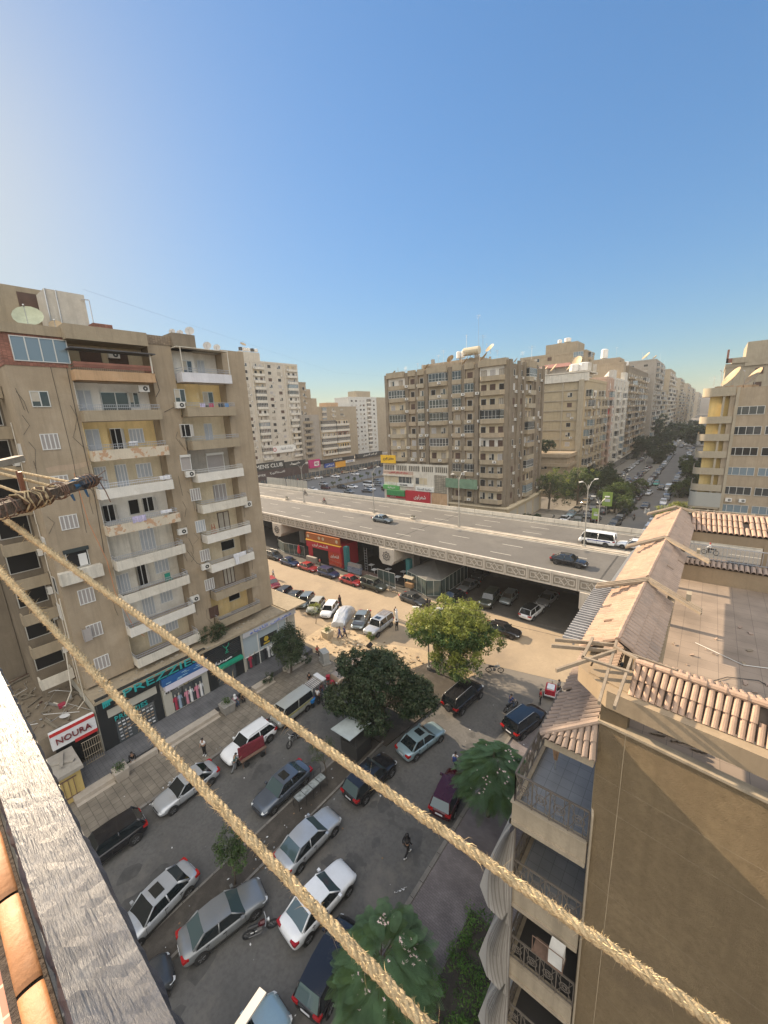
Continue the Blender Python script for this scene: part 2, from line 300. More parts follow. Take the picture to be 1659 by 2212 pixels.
b.build('expansion_joint', mat('joint_rubber', (.05, .047, .042), .8, var=.3, vs=2), ov); b = MB(); Rj = random.Random(3)
for k in range(26): x, y = Rj.uniform(-90, 30), Rj.choice((3., 7.1, 11., 16, 19.2, 22.5))+Rj.uniform(-.5, .5); b.box(x, y-.25*Rj.random()-.1, 7.0, x+Rj.uniform(2, 12), y+.12, 7.002)
b.build('tyre_mark', mat('tyre_polished_asphalt', (.095, .088, .078), .7, var=.2, vs=1), ov)
b = MB(); b.box(X0, MD-.32, 7.0, X1, MD-.18, 7.32); b.box(X0, MD+.5, 7.0, X1, MD+.64, 7.32); b.box(X0, MD-.18, 7.0, X1, MD+.5, 7.22); b.box(X0, MD-.55, 7.0, X1, MD-.32, 7.12); b.box(X0, MD+.64, 7.0, X1, MD+.9, 7.1)
b.build('median_strip', mat('pale_kerb_paint', (.50, .44, .36), .85, var=.25, vs=.8), ov)
b = MB(); x = X0
while x < X1:
    b.add([(x, FB, 7.0), (x+3.94, FB, 7.0), (x+3.94, FB-.12, 7.35), (x, FB-.12, 7.35)], [(0, 1, 2, 3)])
    b.add([(p, q, z) for p in (x, x+3.94) for q, z in ((FB-.12, 7.0), (FB+.02, 7.35), (FB+.12, 7.95), (FB+.34, 7.95), (FB+.36, 6.5), (FB-.12, 6.98))], [(0, 1, 2, 3, 4, 5), (11, 10, 9, 8, 7, 6)]+[(i, (i+6), (i+7) if i < 5 else 6, (i+1) if i < 5 else 0) for i in range(6)]); x += 4
b.build('far_parapet', mat('far_parapet_concrete', (.50, .46, .39), .85, var=.15, vs=.5, streak=.25), ov)
# patterned parapet panel, 3 m long, outer face at y=0
PL = 3.0
def parapet_panel():
    b = MB(); b.box(0, 0.02, 6.05, PL-.05, .3, 7.72, 1); b.box(0, -.03, 7.72, PL-.02, .34, 7.9)
    for a in ((0, -.07, 7.52, PL-.05, 0, 7.72), (0, -.07, 6.05, PL-.05, 0, 6.25), (0, -.07, 6.25, .16, 0, 7.52), (PL-.21, -.07, 6.25, PL-.05, 0, 7.52)): b.box(*a)
    cx, cz = PL/2-.02, 6.88
    def line(p, q, w=.11): b.obox((cx+p[0], -.035, cz+p[1]), (cx+q[0], -.035, cz+q[1]), .07, w, up=(0, 0, 1)) if abs(p[0]-q[0]) > 1e-4 else b.box(cx+p[0]-w/2, -.07, min(cz+p[1], cz+q[1]), cx+p[0]+w/2, 0, max(cz+p[1], cz+q[1]))
    st = [(.42*math.cos(k*math.pi/4)*(1 if k % 2 == 0 else .62), .52*math.sin(k*math.pi/4)*(1 if k % 2 == 0 else .62)) for k in range(8)]
    for k in range(8): line(st[k], st[(k+1) % 8])
    for s in (-1, 1):
        hx = [(s*.42, 0), (s*.62, .32), (s*1.12, .32), (s*1.12, -.32), (s*.62, -.32)]
        for k in range(5): line(hx[k], hx[(k+1) % 5])
        line((s*.3, .33), (s*.62, .32), .07); line((s*.3, -.33), (s*.62, -.32), .07)
    return b.mesh('parapet_panel', [CONC, PD])
PD = ST('shaded_recess_concrete', (.27, .245, .21))  # recess tone darkened to stand in for shade in the pattern cut-outs
pm = parapet_panel(); x = -82.5
for k in range(44):
    place('parapet_panel', pm, ov, (x, 0, 0)); x += PL
b = MB(); b.box(X0, 0, 6.05, -82.55, .3, 7.9); b.build('plain_parapet', CONC, ov); b = MB(); b.box(x, 0, 6.05, X1, .3, 7.9); b.build('plain_parapet', CONC, ov)
# piers with star emblem
def pier():
    b = MB(); out = [(-1.6, 6.04), (1.6, 6.04), (1.6, 4.0), (.95, 3.2), (-.95, 3.2), (-1.6, 4.0)]
    b.add([(p, -.25, z) for p, z in out]+[(p, 2.2, z) for p, z in out], [(5, 4, 3, 2, 1, 0), (6, 7, 8, 9, 10, 11)]+[(i, (i+1) % 6, 6+(i+1) % 6, 6+i) for i in range(6)])
    b.add([(p, y, z) for y, zz in ((2.2, 3.4), (24, 3.4)) for p, z in ((-1.3, 6.3), (1.3, 6.3), (1.3, zz), (-1.3, zz))], [(0, 3, 2, 1), (4, 5, 6, 7), (0, 1, 5, 4), (1, 2, 6, 5), (2, 3, 7, 6), (3, 0, 4, 7)])
    for y in (7, 17.5): b.box(-.9, y-.9, 0, .9, y+.9, 3.4)
    e = MB(); c = (0, 4.72)
    for rad, w in ((.82, .12), (.36, .09)):
        pts = [(c[0]+rad*(1 if k % 2 == 0 else .72)*math.cos(k*math.pi/8), c[1]+rad*(1 if k % 2 == 0 else .72)*math.sin(k*math.pi/8)) for k in range(16)]
        for k in range(16): e.obox((pts[k][0], -.31, pts[k][1]), (pts[(k+1) % 16][0], -.31, pts[(k+1) % 16][1]), .1, w, up=(0, 1, 0))
    return b.mesh('pier', CONC), e.mesh('star_emblem', mat('emblem_shadow_grey', (.15, .14, .13), .9))
pmz, em = pier()
for x in (-63, -32, -1, 30.4, -94, 61):
    o = place('pier', pmz, ov, (x, 0, 0)); place('star_emblem', em, o)
# noise panels on far parapet, left
b = MB()
for x0, x1 in ((-62.5, -57.2), (-56.9, -52.5), (-73, -63)):
    b.box(x0, FB+.4, 7.9, x1, FB+.5, 10.2)
b.build('sound_screen', mat('corrugated_screen', (.38, .36, .31), .7, streak=.4, var=.1), ov)
# light poles on the overpass
LAMP = mat('lamp_pole_grey', (.33, .32, .29), .5, .4); LHEAD = mat('lamp_head', (.62, .6, .55), .4)
def lamp_meshes(h, arm=1.5):
    p = MB(); p.tube([(0, 0, 0), (0, 0, h-.6)], [.1, .06], 8); a = MB(); hd = []
    for s in (-1, 1):
        a.tube([(0, 0, h-1.5), (s*.3, 0, h-.9), (s*.75, 0, h-.3), (s*arm, 0, h)], [.05, .05, .045, .04], 6)
        m = MB(); m.box(s*arm-.1 if s > 0 else -arm-.6, -.13, h-.06, arm+.6 if s > 0 else -arm+.1, .13, h+.07); hd.append(m)
    b2 = MB(); b2.box(-.2, -.2, 0, .2, .2, .35)
    return p.mesh('pole', LAMP), a.mesh('lamp_arm', LAMP), [m.mesh('lamp_head', LHEAD) for m in hd], b2.mesh('pole_base', LAMP)
LM = lamp_meshes(9.9)
def lamp(x, y, z, rz, lab, M_=LM, grp='street lamps on the overpass median'):
    t = thing('street_lamp', lab, 'street lamp', (x, y, z), rz, grp); place('pole', M_[0], t); place('lamp_arm', M_[1], t); [place('lamp_head', m, t) for m in M_[2]]; place('pole_base', M_[3], t); return t
for x, rz, lab in ((-78.2, 1.4, 'tall grey street lamp on overpass median beside the left tower, behind the motorcycles'), (-54.4, 1.4, 'tall grey double street lamp just behind the grey-blue saloon on the overpass'), (-33.7, 1.4, 'tall grey street lamp on overpass median in front of the big brown balconied block'), (-12.7, 1.2, 'tall grey street lamp with white heads right beside the white minibus')):
    y = bw(x+38.7, MD+.15).y; lamp(x, y, 7.2, rz, lab)
LM2 = lamp_meshes(5.6, .8)
lamp(-13.2, bw(25.5, 24.9).y+.7, 7.0, .3, 'short pale lamp with two heads behind the far parapet of the overpass', LM2)
# planters on the median strip
for x, lab in ((-85.8, 'small round concrete planter on overpass median near the left tower'), (-44.4, 'small round concrete planter on overpass median right of the grey-blue saloon')):
    p = bw(x+38.7, MD+.15, 7.22); t = thing('median_planter', lab, 'planter', p, 0, 'planters on the overpass median')
    b = MB(); b.tube([(0, 0, 0), (0, 0, .12), (0, 0, .5)], [.35, .42, .62], 12); b.build('bowl', PALE, t)
    b = MB()
    for k in range(60): a = random.random()*6.28; r = random.random()*.45; b.add([(r*math.cos(a)+random.uniform(-.12, .12), r*math.sin(a)+random.uniform(-.12, .12), .5+random.random()*.4) for _ in range(3)], [(0, 1, 2)])
    b.build('shrub', mat('dry_shrub', (.09, .085, .04), .9), t)
# ================================================================ facade kit
_C = {}
def cached(key, fn):
    if key not in _C: _C[key] = fn()
    return _C[key]
def win(w, h, kind='slide'):
    def mk():
        b = MB(); t = .06; F = {'shut': WFRAME, 'shutg': WFRAME, 'door': ALU, 'brown': BROWNW, 'dark': ALU, 'slide': ALU, 'mirror': ALU, 'open': WFRAME, 'green': GREENSH, 'roller': WFRAME, 'curtain': BROWNW, 'wshut': WFRAME}[kind]
        P = {'shut': SLAT, 'shutg': SLAT, 'door': SLAT, 'brown': BROWNW, 'dark': DARK, 'slide': GLASS, 'mirror': GLASSB, 'open': DARK, 'green': GREENSH, 'roller': WSLAT, 'curtain': CURT, 'wshut': WSLAT}[kind]
        b.box(-w/2, -.06, 0, w/2, 0, t); b.box(-w/2, -.06, h-t, w/2, 0, h); b.box(-w/2, -.06, t, -w/2+t, 0, h-t); b.box(w/2-t, -.06, t, w/2, 0, h-t)
        b.box(-w/2+t, -.02, t, w/2-t, 0, h-t, 1)
        n = {'shut': 4, 'shutg': 4, 'wshut': 4, 'door': 2, 'brown': 2, 'slide': 2, 'mirror': 3, 'green': 2, 'curtain': 3}.get(kind, 1)
        if w > 2.2 and kind in ('slide', 'dark', 'curtain', 'mirror'): n = max(n, int(w/.8))
        for k in range(1, n):
            x = -w/2+w*k/n; b.box(x-.035, -.055, t, x+.035, -.02, h-t)
        if kind in ('shut', 'shutg', 'wshut', 'green', 'brown'):
            z = t+.06
            while z < h-t-.05: b.box(-w/2+t, -.035, z, w/2-t, -.02, z+.025, 2); z += .09
        if kind == 'open':
            for s in (-1, 1): b.add([(s*w/2, -.05, t), (s*(w/2+.05), -.05-w*.45, t), (s*(w/2+.05), -.05-w*.45, h-t), (s*w/2, -.05, h-t)], [(0, 1, 2, 3)], 0)
            b.box(-.06, -.04, t, 0, -.02, h-t)
        if kind == 'roller': b.box(-w/2, -.16, h-.22, w/2, -.06, h)
        if kind == 'slide' and w < 2.2: b.box(-w/2+t, -.03, h*.35, -.04, -.0201, h-t, 2)
        return b.mesh('window', [F, P, CURT if kind == 'slide' else P])
    return cached(('w', round(w, 1), round(h, 1), kind), mk)
def ac():
    def mk():
        b = MB(); b.box(-.42, -.36, 0, .42, -.04, .56); b.disc((.1, -.365, .28), .2, (0, -1, 0), 14, 1); b.disc((.1, -.37, .28), .07, (0, -1, 0), 8, 0)
        b.box(-.4, -.3, -.05, -.36, 0, 0, 1); b.box(.36, -.3, -.05, .4, 0, 0, 1); return b.mesh('air_conditioner', [ACW, BLK])
    return cached('ac', mk)
def balc(w, d, hp, m, hexa=False, lip=None):
    def mk():
        b = MB()
        if hexa:
            c = min(1.5, w*.34); pl = [(-w/2, 0), (-w/2+c*.6, -d), (w/2-c*.6, -d), (w/2, 0)]; q = [(-w/2+.12, .0), (-w/2+c*.6+.08, -d+.12), (w/2-c*.6-.08, -d+.12), (w/2-.12, .0)]
            b.prism(pl, 0, .16)
            for i in range(3): b.prism([pl[i], pl[i+1], q[i+1], q[i]], .16, hp)
        else:
            b.box(-w/2, -d, 0, w/2, 0, .18); b.box(-w/2, -d, .18, w/2, -d+.1, hp); b.box(-w/2, -d+.1, .18, -w/2+.1, 0, hp); b.box(w/2-.1, -d+.1, .18, w/2, 0, hp)
        return b.mesh('balcony', m)
    return cached(('b', round(w, 1), d, hp, m.name, hexa), mk)
def rail(w, d, z0, h, m=None, n=None, solid=False):
    m = m or RAIL
    def mk():
        b = MB(); k = n or int(w/.14)
        for zz in (z0+h, z0+h*.5): b.box(-w/2, -d, zz-.02, w/2, -d+.035, zz+.02); b.box(-w/2, -d, zz-.02, -w/2+.035, 0, zz+.02); b.box(w/2-.035, -d, zz-.02, w/2, 0, zz+.02)
        for i in range(k+1): x = -w/2+.01+(w-.03)*i/k; b.box(x-.009, -d+.005, z0, x+.009, -d+.023, z0+h-.02 if i % 4 else z0+h)
        return b.mesh('railing', m)
    return cached(('r', round(w, 1), d, z0, h, m.name, n), mk)
def glazing(w, d, h, hexa=False, kind=0):
    """glazed balcony enclosure"""
    def mk():
        b = MB(); c = min(1.5, w*.34)*.6 if hexa else 0; P = [(-w/2+.06, 0), (-w/2+c+.06, -d+.05), (w/2-c-.06, -d+.05), (w/2-.06, 0)]
        for i in range(3):
            (xa, ya), (xb, yb) = P[i], P[i+1]; n = max(1, int(math.hypot(xb-xa, yb-ya)/.75))
            b.quad((xa, ya, 0), (xb, yb, 0), (xb, yb, h), (xa, ya, h), 1)
            for zz in (0, h-.06, h*.3): b.obox((xa, ya-.01, zz+.03), (xb, yb-.01, zz+.03), .07, .06, 0)
            for k in range(n+1): x = xa+(xb-xa)*k/n; y = ya+(yb-ya)*k/n; b.box(x-.035, y-.045, 0, x+.035, y+.03, h)
        return b.mesh('balcony_glazing', [WFRAME if kind == 0 else ALU, GLASS if kind != 2 else GLASSB])
    return cached(('g', round(w, 1), d, h, hexa, kind), mk)
class Fac:
    def __init__(s, root, ox, oy, ang): s.root = root; s.o = Vector((ox, oy, 0)); s.a = R_(ang); s.U = Vector((math.cos(s.a), math.sin(s.a), 0)); s.N = Vector((math.sin(s.a), -math.cos(s.a), 0))
    def at(s, u, z, d=0): return s.o+s.U*u+s.N*d+Vector((0, 0, z))
    def put(s, me, u, z, d=0, parent=None, label=None, name=None):
        p = s.at(u, z, d)-s.root.location
        if parent is not None: p = p-(parent.location)
        o = place(name or me.name.split('.')[0], me, parent or s.root, p, 0 if parent is not None and parent.rotation_euler[2] else s.a, label)
        if parent is not None and parent.rotation_euler[2]:
            o.location = Matrix.Rotation(-parent.rotation_euler[2], 3, 'Z') @ p
        return o
    def box(s, b, u0, d0, z0, u1, d1, z1, mi=0):
        c = [s.at(u, z, d) for z in (z0, z1) for u, d in ((u0, d0), (u1, d0), (u1, d1), (u0, d1))]
        b.add(c, [(0, 3, 2, 1), (4, 5, 6, 7), (0, 1, 5, 4), (1, 2, 6, 5), (2, 3, 7, 6), (3, 0, 4, 7)] if (d1 < d0) else [(0, 1, 2, 3), (4, 7, 6, 5), (0, 4, 5, 1), (1, 5, 6, 2), (2, 6, 7, 3), (3, 7, 4, 0)], mi)
def wb(name, b, mats, root, **k):
    return b.build(name, mats, root, loc=tuple(-root.location), **k)
# ================================================================ left tower
tw = thing('apartment_tower', 'brown stucco apartment tower on the left with cream recessed balconies above shops', 'building', (-39, 6.35, 0))
F = Fac(tw, -39, 0, 90)   # u = world y, outward +x
b = MB()
b.box(-55, 6.35, 5.7, -39, 10.1, 34.0, 0); b.box(-55, 10.1, 5.7, -40.3, 16.0, 34.6, 0); b.box(-55, 16.0, 5.7, -39.003, 18.0, 35.0, 0); b.box(-55, 18.0, 5.7, -40.2, 22.9, 34.1, 0); b.box(-55, 22.9, 5.7, -39, 25.4, 34.45, 0)
wb('wall', b, [BROWN], tw)
b = MB(); b.box(-40.6, 10.0, 33.9, -38.0, 15.7, 34.95); wb('roof_parapet', b, TAN, tw)
b = MB(); b.box(-40.6, 15.7, 34.3, -38.95, 18.2, 35.05); b.box(-39.3, 20.2, 34.1, -38.9, 22.9, 34.3); wb('roof_parapet', b, tilemat('worn_brick', (.33, .25, .17), .22, .08, .02, .3, plane='yz'), tw)
b = MB(); b.box(-40.5, 18.1, 34.1, -38.6, 20.2, 35.4); wb('roof_parapet', b, BROWN2, tw)
b = MB(); b.box(-44, 6.3, 31.9, -38.95, 10.0, 34.05); wb('roof_room', b, BRICK, tw)
b = MB(); b.box(-44, 6.2, 34.06, -38.8, 10.05, 34.75); wb('roof_parapet', b, TAN, tw)
F.put(win(3.3, 1.7, 'mirror'), 8.55, 32.2, .06, name='window', label='wide four-pane window mirroring the sky')
b = MB(); b.box(-56, 2, 30, -44.3, 12.2, 38.6); wb('roof_room', b, TAN, tw)
b = MB(); b.box(-44.32, 9.0, 36.2, -44.24, 10.2, 38.2); wb('window', b, BROWNW, tw)
b = MB(); b.box(-39.0, 10.0, 33.2, -37.6, 16.0, 33.28); wb('awning', b, mat('dark_canvas', (.09, .09, .095), .9, var=.3), tw)
# walls of the recesses, one colour per floor
W1 = [CREAM, WHITEW, YELLOW, CREAM, WHITEW, DIRTYW, DIRTYW, WHITEW, CREAM]; F1 = [ORANGE, TAN, PEEL, WHITEW, PEEL, DIRTYW, DIRTYW, WHITEW, DIRTYW]
W2 = [WHITEW, YELLOW, CREAM, GREYC, CREAM, CREAM, CREAM, BROWN, YELLOW]; F2 = [LILAC, TAN, TAN, WHITEW, DIRTYW, WHITEW, WHITEW, TAN, TAN]
WN1 = [[('brown', 12.0, 1.5, 1.3, 1.), ('brown', 14.0, 1.5, 1.3, 1.)], [('door', 10.9, 1., 2.1, .2), ('slide', 13.2, 2.2, 1.9, .3), ('slide', 14.6, .9, 1.3, .9)], [('door', 10.9, 1., 2.1, .2), ('open', 12.7, .9, 2.1, .2), ('shutg', 14.3, 1.2, 1.3, .9)],
       [('shutg', 10.9, .9, 2.1, .2), ('shutg', 12.5, 1., 2.1, .2), ('shutg', 14.4, 1.3, 1.3, .9)], [('open', 11.0, .9, 1.6, .5), ('dark', 13., .9, 1.4, .8), ('open', 14.2, 1., 1.4, .8)], [('shutg', 13.6, 1.3, 2.1, .3)],
       [('shutg', 10.9, 1.0, 1.8, .2), ('open', 12.6, .8, 2.1, .2), ('shutg', 14.4, 1.3, 1.3, .9)], [('shutg', 12.6, 1.1, 2.1, .2), ('shutg', 14.3, 1.2, 1.2, .9)], [('shutg', 12.6, 1.1, 2.1, .2), ('shutg', 14.3, 1.2, 1.2, .9)]]
WN2 = [[('slide', 19.6, 1., 1.3, .6), ('door', 21.2, .8, 1.9, .2)], [('slide', 21.5, 1.1, 2., .2)], [('door', 21.0, .9, 2., .2)], [('roller', 21.3, 1.9, 1.9, .4)], [('wshut', 21.2, 1.7, 1.8, .3)], [('curtain', 21., 1.9, 2., .2)], [('dark', 21.2, 1.9, 1.1, 1.)], [('curtain', 21., 1.3, 2., .2)], [('dark', 21., 1.9, .8, 1.2)]]
for i in range(9):
    zb = 30.95-3.125*i; top = zb+3.1 if i else 33.9
    b = MB(); b.box(-40.299, 10.1, zb+.25, -40.25, 15.9, top); b.box(-40.25, 10.1, zb+.25, -39.003, 10.14, top) ; wb('recess_wall', b, W1[i], tw)
    if i in (1, 2, 3, 5, 6): b = MB(); b.box(-40.25, 10.14, zb+.25, -39.95, 12.0, top); wb('recess_wall', b, W1[i], tw)
    t = F.put(balc(5.8 if i != 4 else 5.9, 1.25, .85 if i else .75, F1[i]), 12.95+.05*(i % 3), zb, -.25)
    r = F.put(rail(5.7, 1.22, .85 if i else .75, .42, mat('red_painted_rail', (.27, .09, .07), .8, var=.2) if i == 0 else (RAIL if i != 3 else mat('white_rail', (.55, .57, .62), .5))), 12.95, zb, -.25, parent=t)
    if i == 0:
        b = MB(); b.box(-2.85, -1.24, 1.0, 2.85, -1.2, 1.35); place('rail_screen', b.mesh('rail_screen', BRICK), t)
    for kd, u, w, h, dz in WN1[i]:
        F.put(win(w, h, kd), u, zb+.25+dz, -1.25+(.31 if (u < 12 and i in (1, 2, 3, 5, 6)) else 0))
    zb2 = 31.12-3.115*i; top = zb2+3.1 if i else 34.05
    b = MB(); b.box(-40.199, 18.0, zb2+.25, -40.15, 22.85, top); b.box(-40.15, 18.0, zb2+.25, -39.1, 18.04, top); wb('recess_wall', b, W2[i], tw)
    if i in (0, 1, 2, 4, 5, 6, 8): b = MB(); b.box(-40.15, 18.04, zb2+.25, -39.75, 20.4, top); wb('recess_wall', b, W2[i], tw)
    t = F.put(balc(4.95, 1.25, .85, F2[i]), 20.65, zb2, -.25); F.put(rail(4.9, 1.22, .85, .4, RAIL if i not in (3, 5) else mat('white_rail2', (.5, .5, .48), .5)), 20.65, zb2, -.25, parent=t)
    for kd, u, w, h, dz in WN2[i]: F.put(win(w, h, kd), u, zb2+.25+dz, -1.15+(.42 if (u < 20.3 and i in (0, 1, 2)) else 0))
    if 1 <= i <= 8: F.put(win(1.0, 1.2 if i != 3 else 1.5, ['', 'slide', 'open', 'roller', 'wshut', 'shutg', 'wshut', 'wshut', 'brown'][i]), 18.15 if i != 3 else 17.7, [0, 29.35, 26.15, 23.0, 19.95, 16.7, 13.6, 10.4, 7.25][i], .01)
# windows of the brown end bay
for z0, kd, w, h in ((29.0, 'slide', 1.1, 1.15), (25.85, 'wshut', 1.1, 1.2), (22.7, 'wshut', 1.15, 1.15), (19.55, 'wshut', 1.1, 1.15), (16.3, 'dark', 1.5, 1.6), (13.1, 'wshut', 1.1, 1.3), (10.0, 'wshut', 1.1, 1.2), (6.9, 'wshut', 1.1, 1.2)):
    o = F.put(win(w, h, kd), 7.85, z0, .01)
    if kd == 'dark': o['label'] = 'black broken window with one white pane'; b = MB(); b.box(-.85, -.14, 1.35, .85, 0, 1.65); place('shutter_box', b.mesh('shutter_box', mat('dark_green_metal', (.03, .04, .04), .6)), o); b = MB(); b.box(0.05, -.1, .1, .6, -.06, 1.1); place('pane', b.mesh('pane', WFRAME), o)
b = MB(); b.box(-.62, -.5, .1, -.6, -.02, 1.1); b.box(-.66, -.5, .05, -.1, -.47, 1.15); F.put(b.mesh('open_shutter', WSLAT), 7.6, 10.0, .01)
b = MB(); b.box(-39, 6.34, 15.25, -38.35, 9.25, 16.25); wb('balcony', b, DIRTYW, tw)
for u, z, d in ((15.0, 30.2, 0.05), (17.8, 28.8, .3), (17.7, 22.4, .3), (16.2, 17.0, .1), (17.8, 12.9, .3), (16.3, 9.9, .1), (23.4, 18.3, .3)): F.put(ac(), u, z, d)
F.put(ac(), 13.6, 33.0, -1.2)
# patch of fallen render, cracks and cables on the face
b = MB(); pts = [(7.2, 24.5), (8, 24.62), (9, 24.6), (10, 24.75), (10, 24.4), (9.2, 24.2), (8, 24.15), (7.3, 24.12)]
b.add([(-38.996, y, z) for y, z in pts], [tuple(range(8))][:1]); wb('render_patch', b, ST('bare_render', (.36, .28, .21)), tw)
CABLE = mat('black_cable', (.03, .028, .025), .7)
b = MB(); b.tube([(-38.98, 9.9, 33.5), (-38.97, 9.85, 28), (-38.97, 9.9, 22), (-38.98, 9.7, 17)], .02, 4); b.tube([(-38.97, 16.2, 32), (-38.96, 16.4, 30.4), (-38.97, 16.0, 29.8)], .02, 4); b.tube([(-38.97, 16.5, 28.5), (-38.9, 17.4, 28.9)], .02, 4); b.tube([(-37.9, 16.0, 15.5), (-38.5, 17, 13.8), (-38.7, 17.5, 13.4)], .02, 4)
b.tube([(-38.97, 8.9, 31.9), (-38.97, 9.0, 25), (-38.96, 8.8, 19)], .012, 4); wb('cable', b, CABLE, tw)
b = MB(); b.tube([(-37.8, 8.6, 24), (-38.2, 8.9, 20), (-38.3, 9.6, 16.5), (-38.3, 9.7, 13.5), (-38.4, 10.6, 9.5), (-38.3, 11.2, 8.6)], .022, 5); wb('cable', b, mat('orange_cable', (.55, .2, .08), .6), tw)
b = MB(); b.box(-37.98, 15.6, 30.95+.75, -37.9, 15.7, 33.3); b.box(-37.98, 18.3, 31.9, -37.92, 18.36, 34.1); b.box(-37.98, 22.9, 31.9, -37.92, 22.96, 34.1); b.box(-40.2, 18.0, 34.1, -37.9, 23.0, 34.16); wb('canopy_post', b, DIRTYW, tw)
# side face and the wing behind
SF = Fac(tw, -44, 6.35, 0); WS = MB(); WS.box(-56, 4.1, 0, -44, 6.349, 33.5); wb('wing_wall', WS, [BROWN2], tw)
for k, (u, z) in enumerate(((3.4, 14.2), (2.6, 11.6), (3.2, 8.6), (3.3, 17.6), (2.9, 21.5), (3.2, 25.0))): SF.put(win(.9, 1.4, 'wshut' if k % 2 else 'dark'), u, z, .01); SF.put(ac(), u-1.5, z-.3, .05)
WF = Fac(tw, -44, 0, 90)
for k in range(9):
    z = 6.6+3.02*k; WF.put(balc(2.3, 1.0, .95, TAN if k != 0 else DIRTYW), 5.15, z-.95+.0, 1.0-.0); WF.put(win(2.0, 1.9, 'dark'), 5.2, z+.1, .01)
b = MB()
for s in range(7): z0 = 28-s*4.; b.tube([(-41.5+.1*s, 6.28, z0), (-41.6+.1*s, 6.28, z0-4)], .04, 5)
wb('drain_pipe', b, DIRTYW, tw)
# penthouse clutter
def dish(lab, x, y, z, r, az, tilt=.7, grp='satellite dishes on the rooftops', m=DISHM):
    t = thing('satellite_dish', lab, 'satellite dish', (x, y, z), az, grp)
    b = MB(); n = 14; rings = 4; vs = []; c = Vector((0, -.12*r, r*1.1)); ax = Vector((0, -math.cos(tilt), math.sin(tilt))); a = Vector((1, 0, 0)); u = ax.cross(a)
    vs = [tuple(c-ax*.22*r)]; fs = []
    for i in range(1, rings+1):
        q = i/rings
        for k in range(n): th = 2*math.pi*k/n; vs.append(tuple(c+(a*math.cos(th)+u*math.sin(th))*r*q-ax*.22*r*(1-q*q)))
    for k in range(n): fs.append((0, 1+k, 1+(k+1) % n))
    for i in range(rings-1):
        for k in range(n): A = 1+i*n; fs.append((A+k, A+n+k, A+n+(k+1) % n, A+(k+1) % n))
    o = b.add(vs, fs).build('reflector', m, t, smooth=True)
    b = MB(); b.tube([(0, .1*r, 0), (0, .1*r, r*.8), tuple(c-ax*.25*r)], .05*max(1, r*.6), 5); b.tube([tuple(c-u*r), tuple(c+ax*r*.9)], .02*max(1, r), 4); b.tube([tuple(c+ax*r*.85), tuple(c+ax*r*1.05)], .06*max(1, r*.6), 6); b.build('mount', STEEL, t); return t
dish('large leaning greenish satellite dish on left tower roof below the grey tank room', -40.5, 8.6, 34.6, .95, 1.2, .6, m=mat('greenish_dish', (.36, .38, .26), .6, var=.2))
dish('small pale satellite dish on the left tower roof beside the large dish', -40.2, 10.1, 34.7, .45, 1.2, .6)
for x, y, z, r, lab in ((-39.5, 18.6, 35.35, .28, 'leftmost small round dish on brown roof parapet of the left tower'), (-39.5, 19.3, 35.3, .3, 'second small round dish on brown roof parapet of the left tower'), (-39.2, 20.1, 35.4, .42, 'highest round dish, on the corner of the brown roof parapet of left tower'), (-39.3, 21.7, 34.3, .4, 'oval satellite dish over the white top balcony of left tower'), (-39.3, 22.7, 34.3, .34, 'rightmost satellite dish over the white top balcony of left tower')): dish(lab, x, y, z, r, .9, .35, m=mat('grey_dish', (.42, .41, .39), .6))
t = thing('water_tank_room', 'pale grey box housing on the left tower roof with thin posts', 'tank room', (-42.5, 11.4, 34.6)); b = MB(); b.box(-1.2, -1.3, 0, 1.2, 1.3, 3.4); b.build('housing', PALE, t); b = MB(); [b.tube([(1.25, y, 0), (1.25, y, 3.4)], .05, 5) for y in (-1.3, -.6)]; b.tube([(1.5, 1.5, 0), (1.5, 1.5, 3.)], .04, 5); b.tube([(1.5, 1.5, 3.), (1.3, 1.0, 3.)], .04, 5); b.tube([(1.5, 1.5, .3), (2.5, 2.6, .2), (2.5, 4.6, .15)], .05, 5); b.build('post', STEEL, t)
b = MB(); b.box(-41.6, 12.6, 34.9, -40.2, 14.0, 35.7); b.box(-41.2, 14.2, 34.9, -40.6, 14.8, 35.3); wb('roof_room', b, BRICK, tw)
# things kept on the balconies: laundry, a chair, a ladder, plants
def cloth(lab, m, u, z, w, h, seed, d=1.02):
    R = random.Random(seed); b = MB(); N = 7; p = F.at(u, z, d)
    vs = [(w*(i/N-.5), -.03*math.sin(i*2.1+seed)-(.02 if r else 0), -h*r/3*(1+.08*math.sin(i*1.7+seed))) for r in range(4) for i in range(N+1)]
    b.add(vs, [(r*(N+1)+i, r*(N+1)+i+1, (r+1)*(N+1)+i+1, (r+1)*(N+1)+i) for r in range(3) for i in range(N)]); tag(b.build('laundry', m, rz=F.a, loc=p), lab, 'laundry', 'laundry on the left tower balconies')
CLW = mat('laundry_white', (.62, .62, .64), .9, var=.1); CLP = mat('laundry_violet_white', (.42, .38, .52), .9, var=.4, vs=8); CLR = mat('laundry_crimson', (.38, .05, .10), .9); CLB = mat('laundry_blue', (.10, .22, .42), .9); CLD = mat('laundry_dark', (.03, .04, .05), .9)
cloth('violet and white cloth over the fifth balcony rail of the wide balcony column', CLP, 12.5, 19.75, 1.1, .55, 1); cloth('grey-white sheet over the right end of the fifth wide balcony', CLW, 14.8, 19.8, 1.0, .3, 2)
cloth('white pillow and cloth on the yellow-walled balcony rail', CLW, 13.2, 26.1, .7, .4, 3, .9); cloth('pale tangled cloths on the white fourth wide balcony', CLW, 15.2, 22.9, .9, .35, 4)
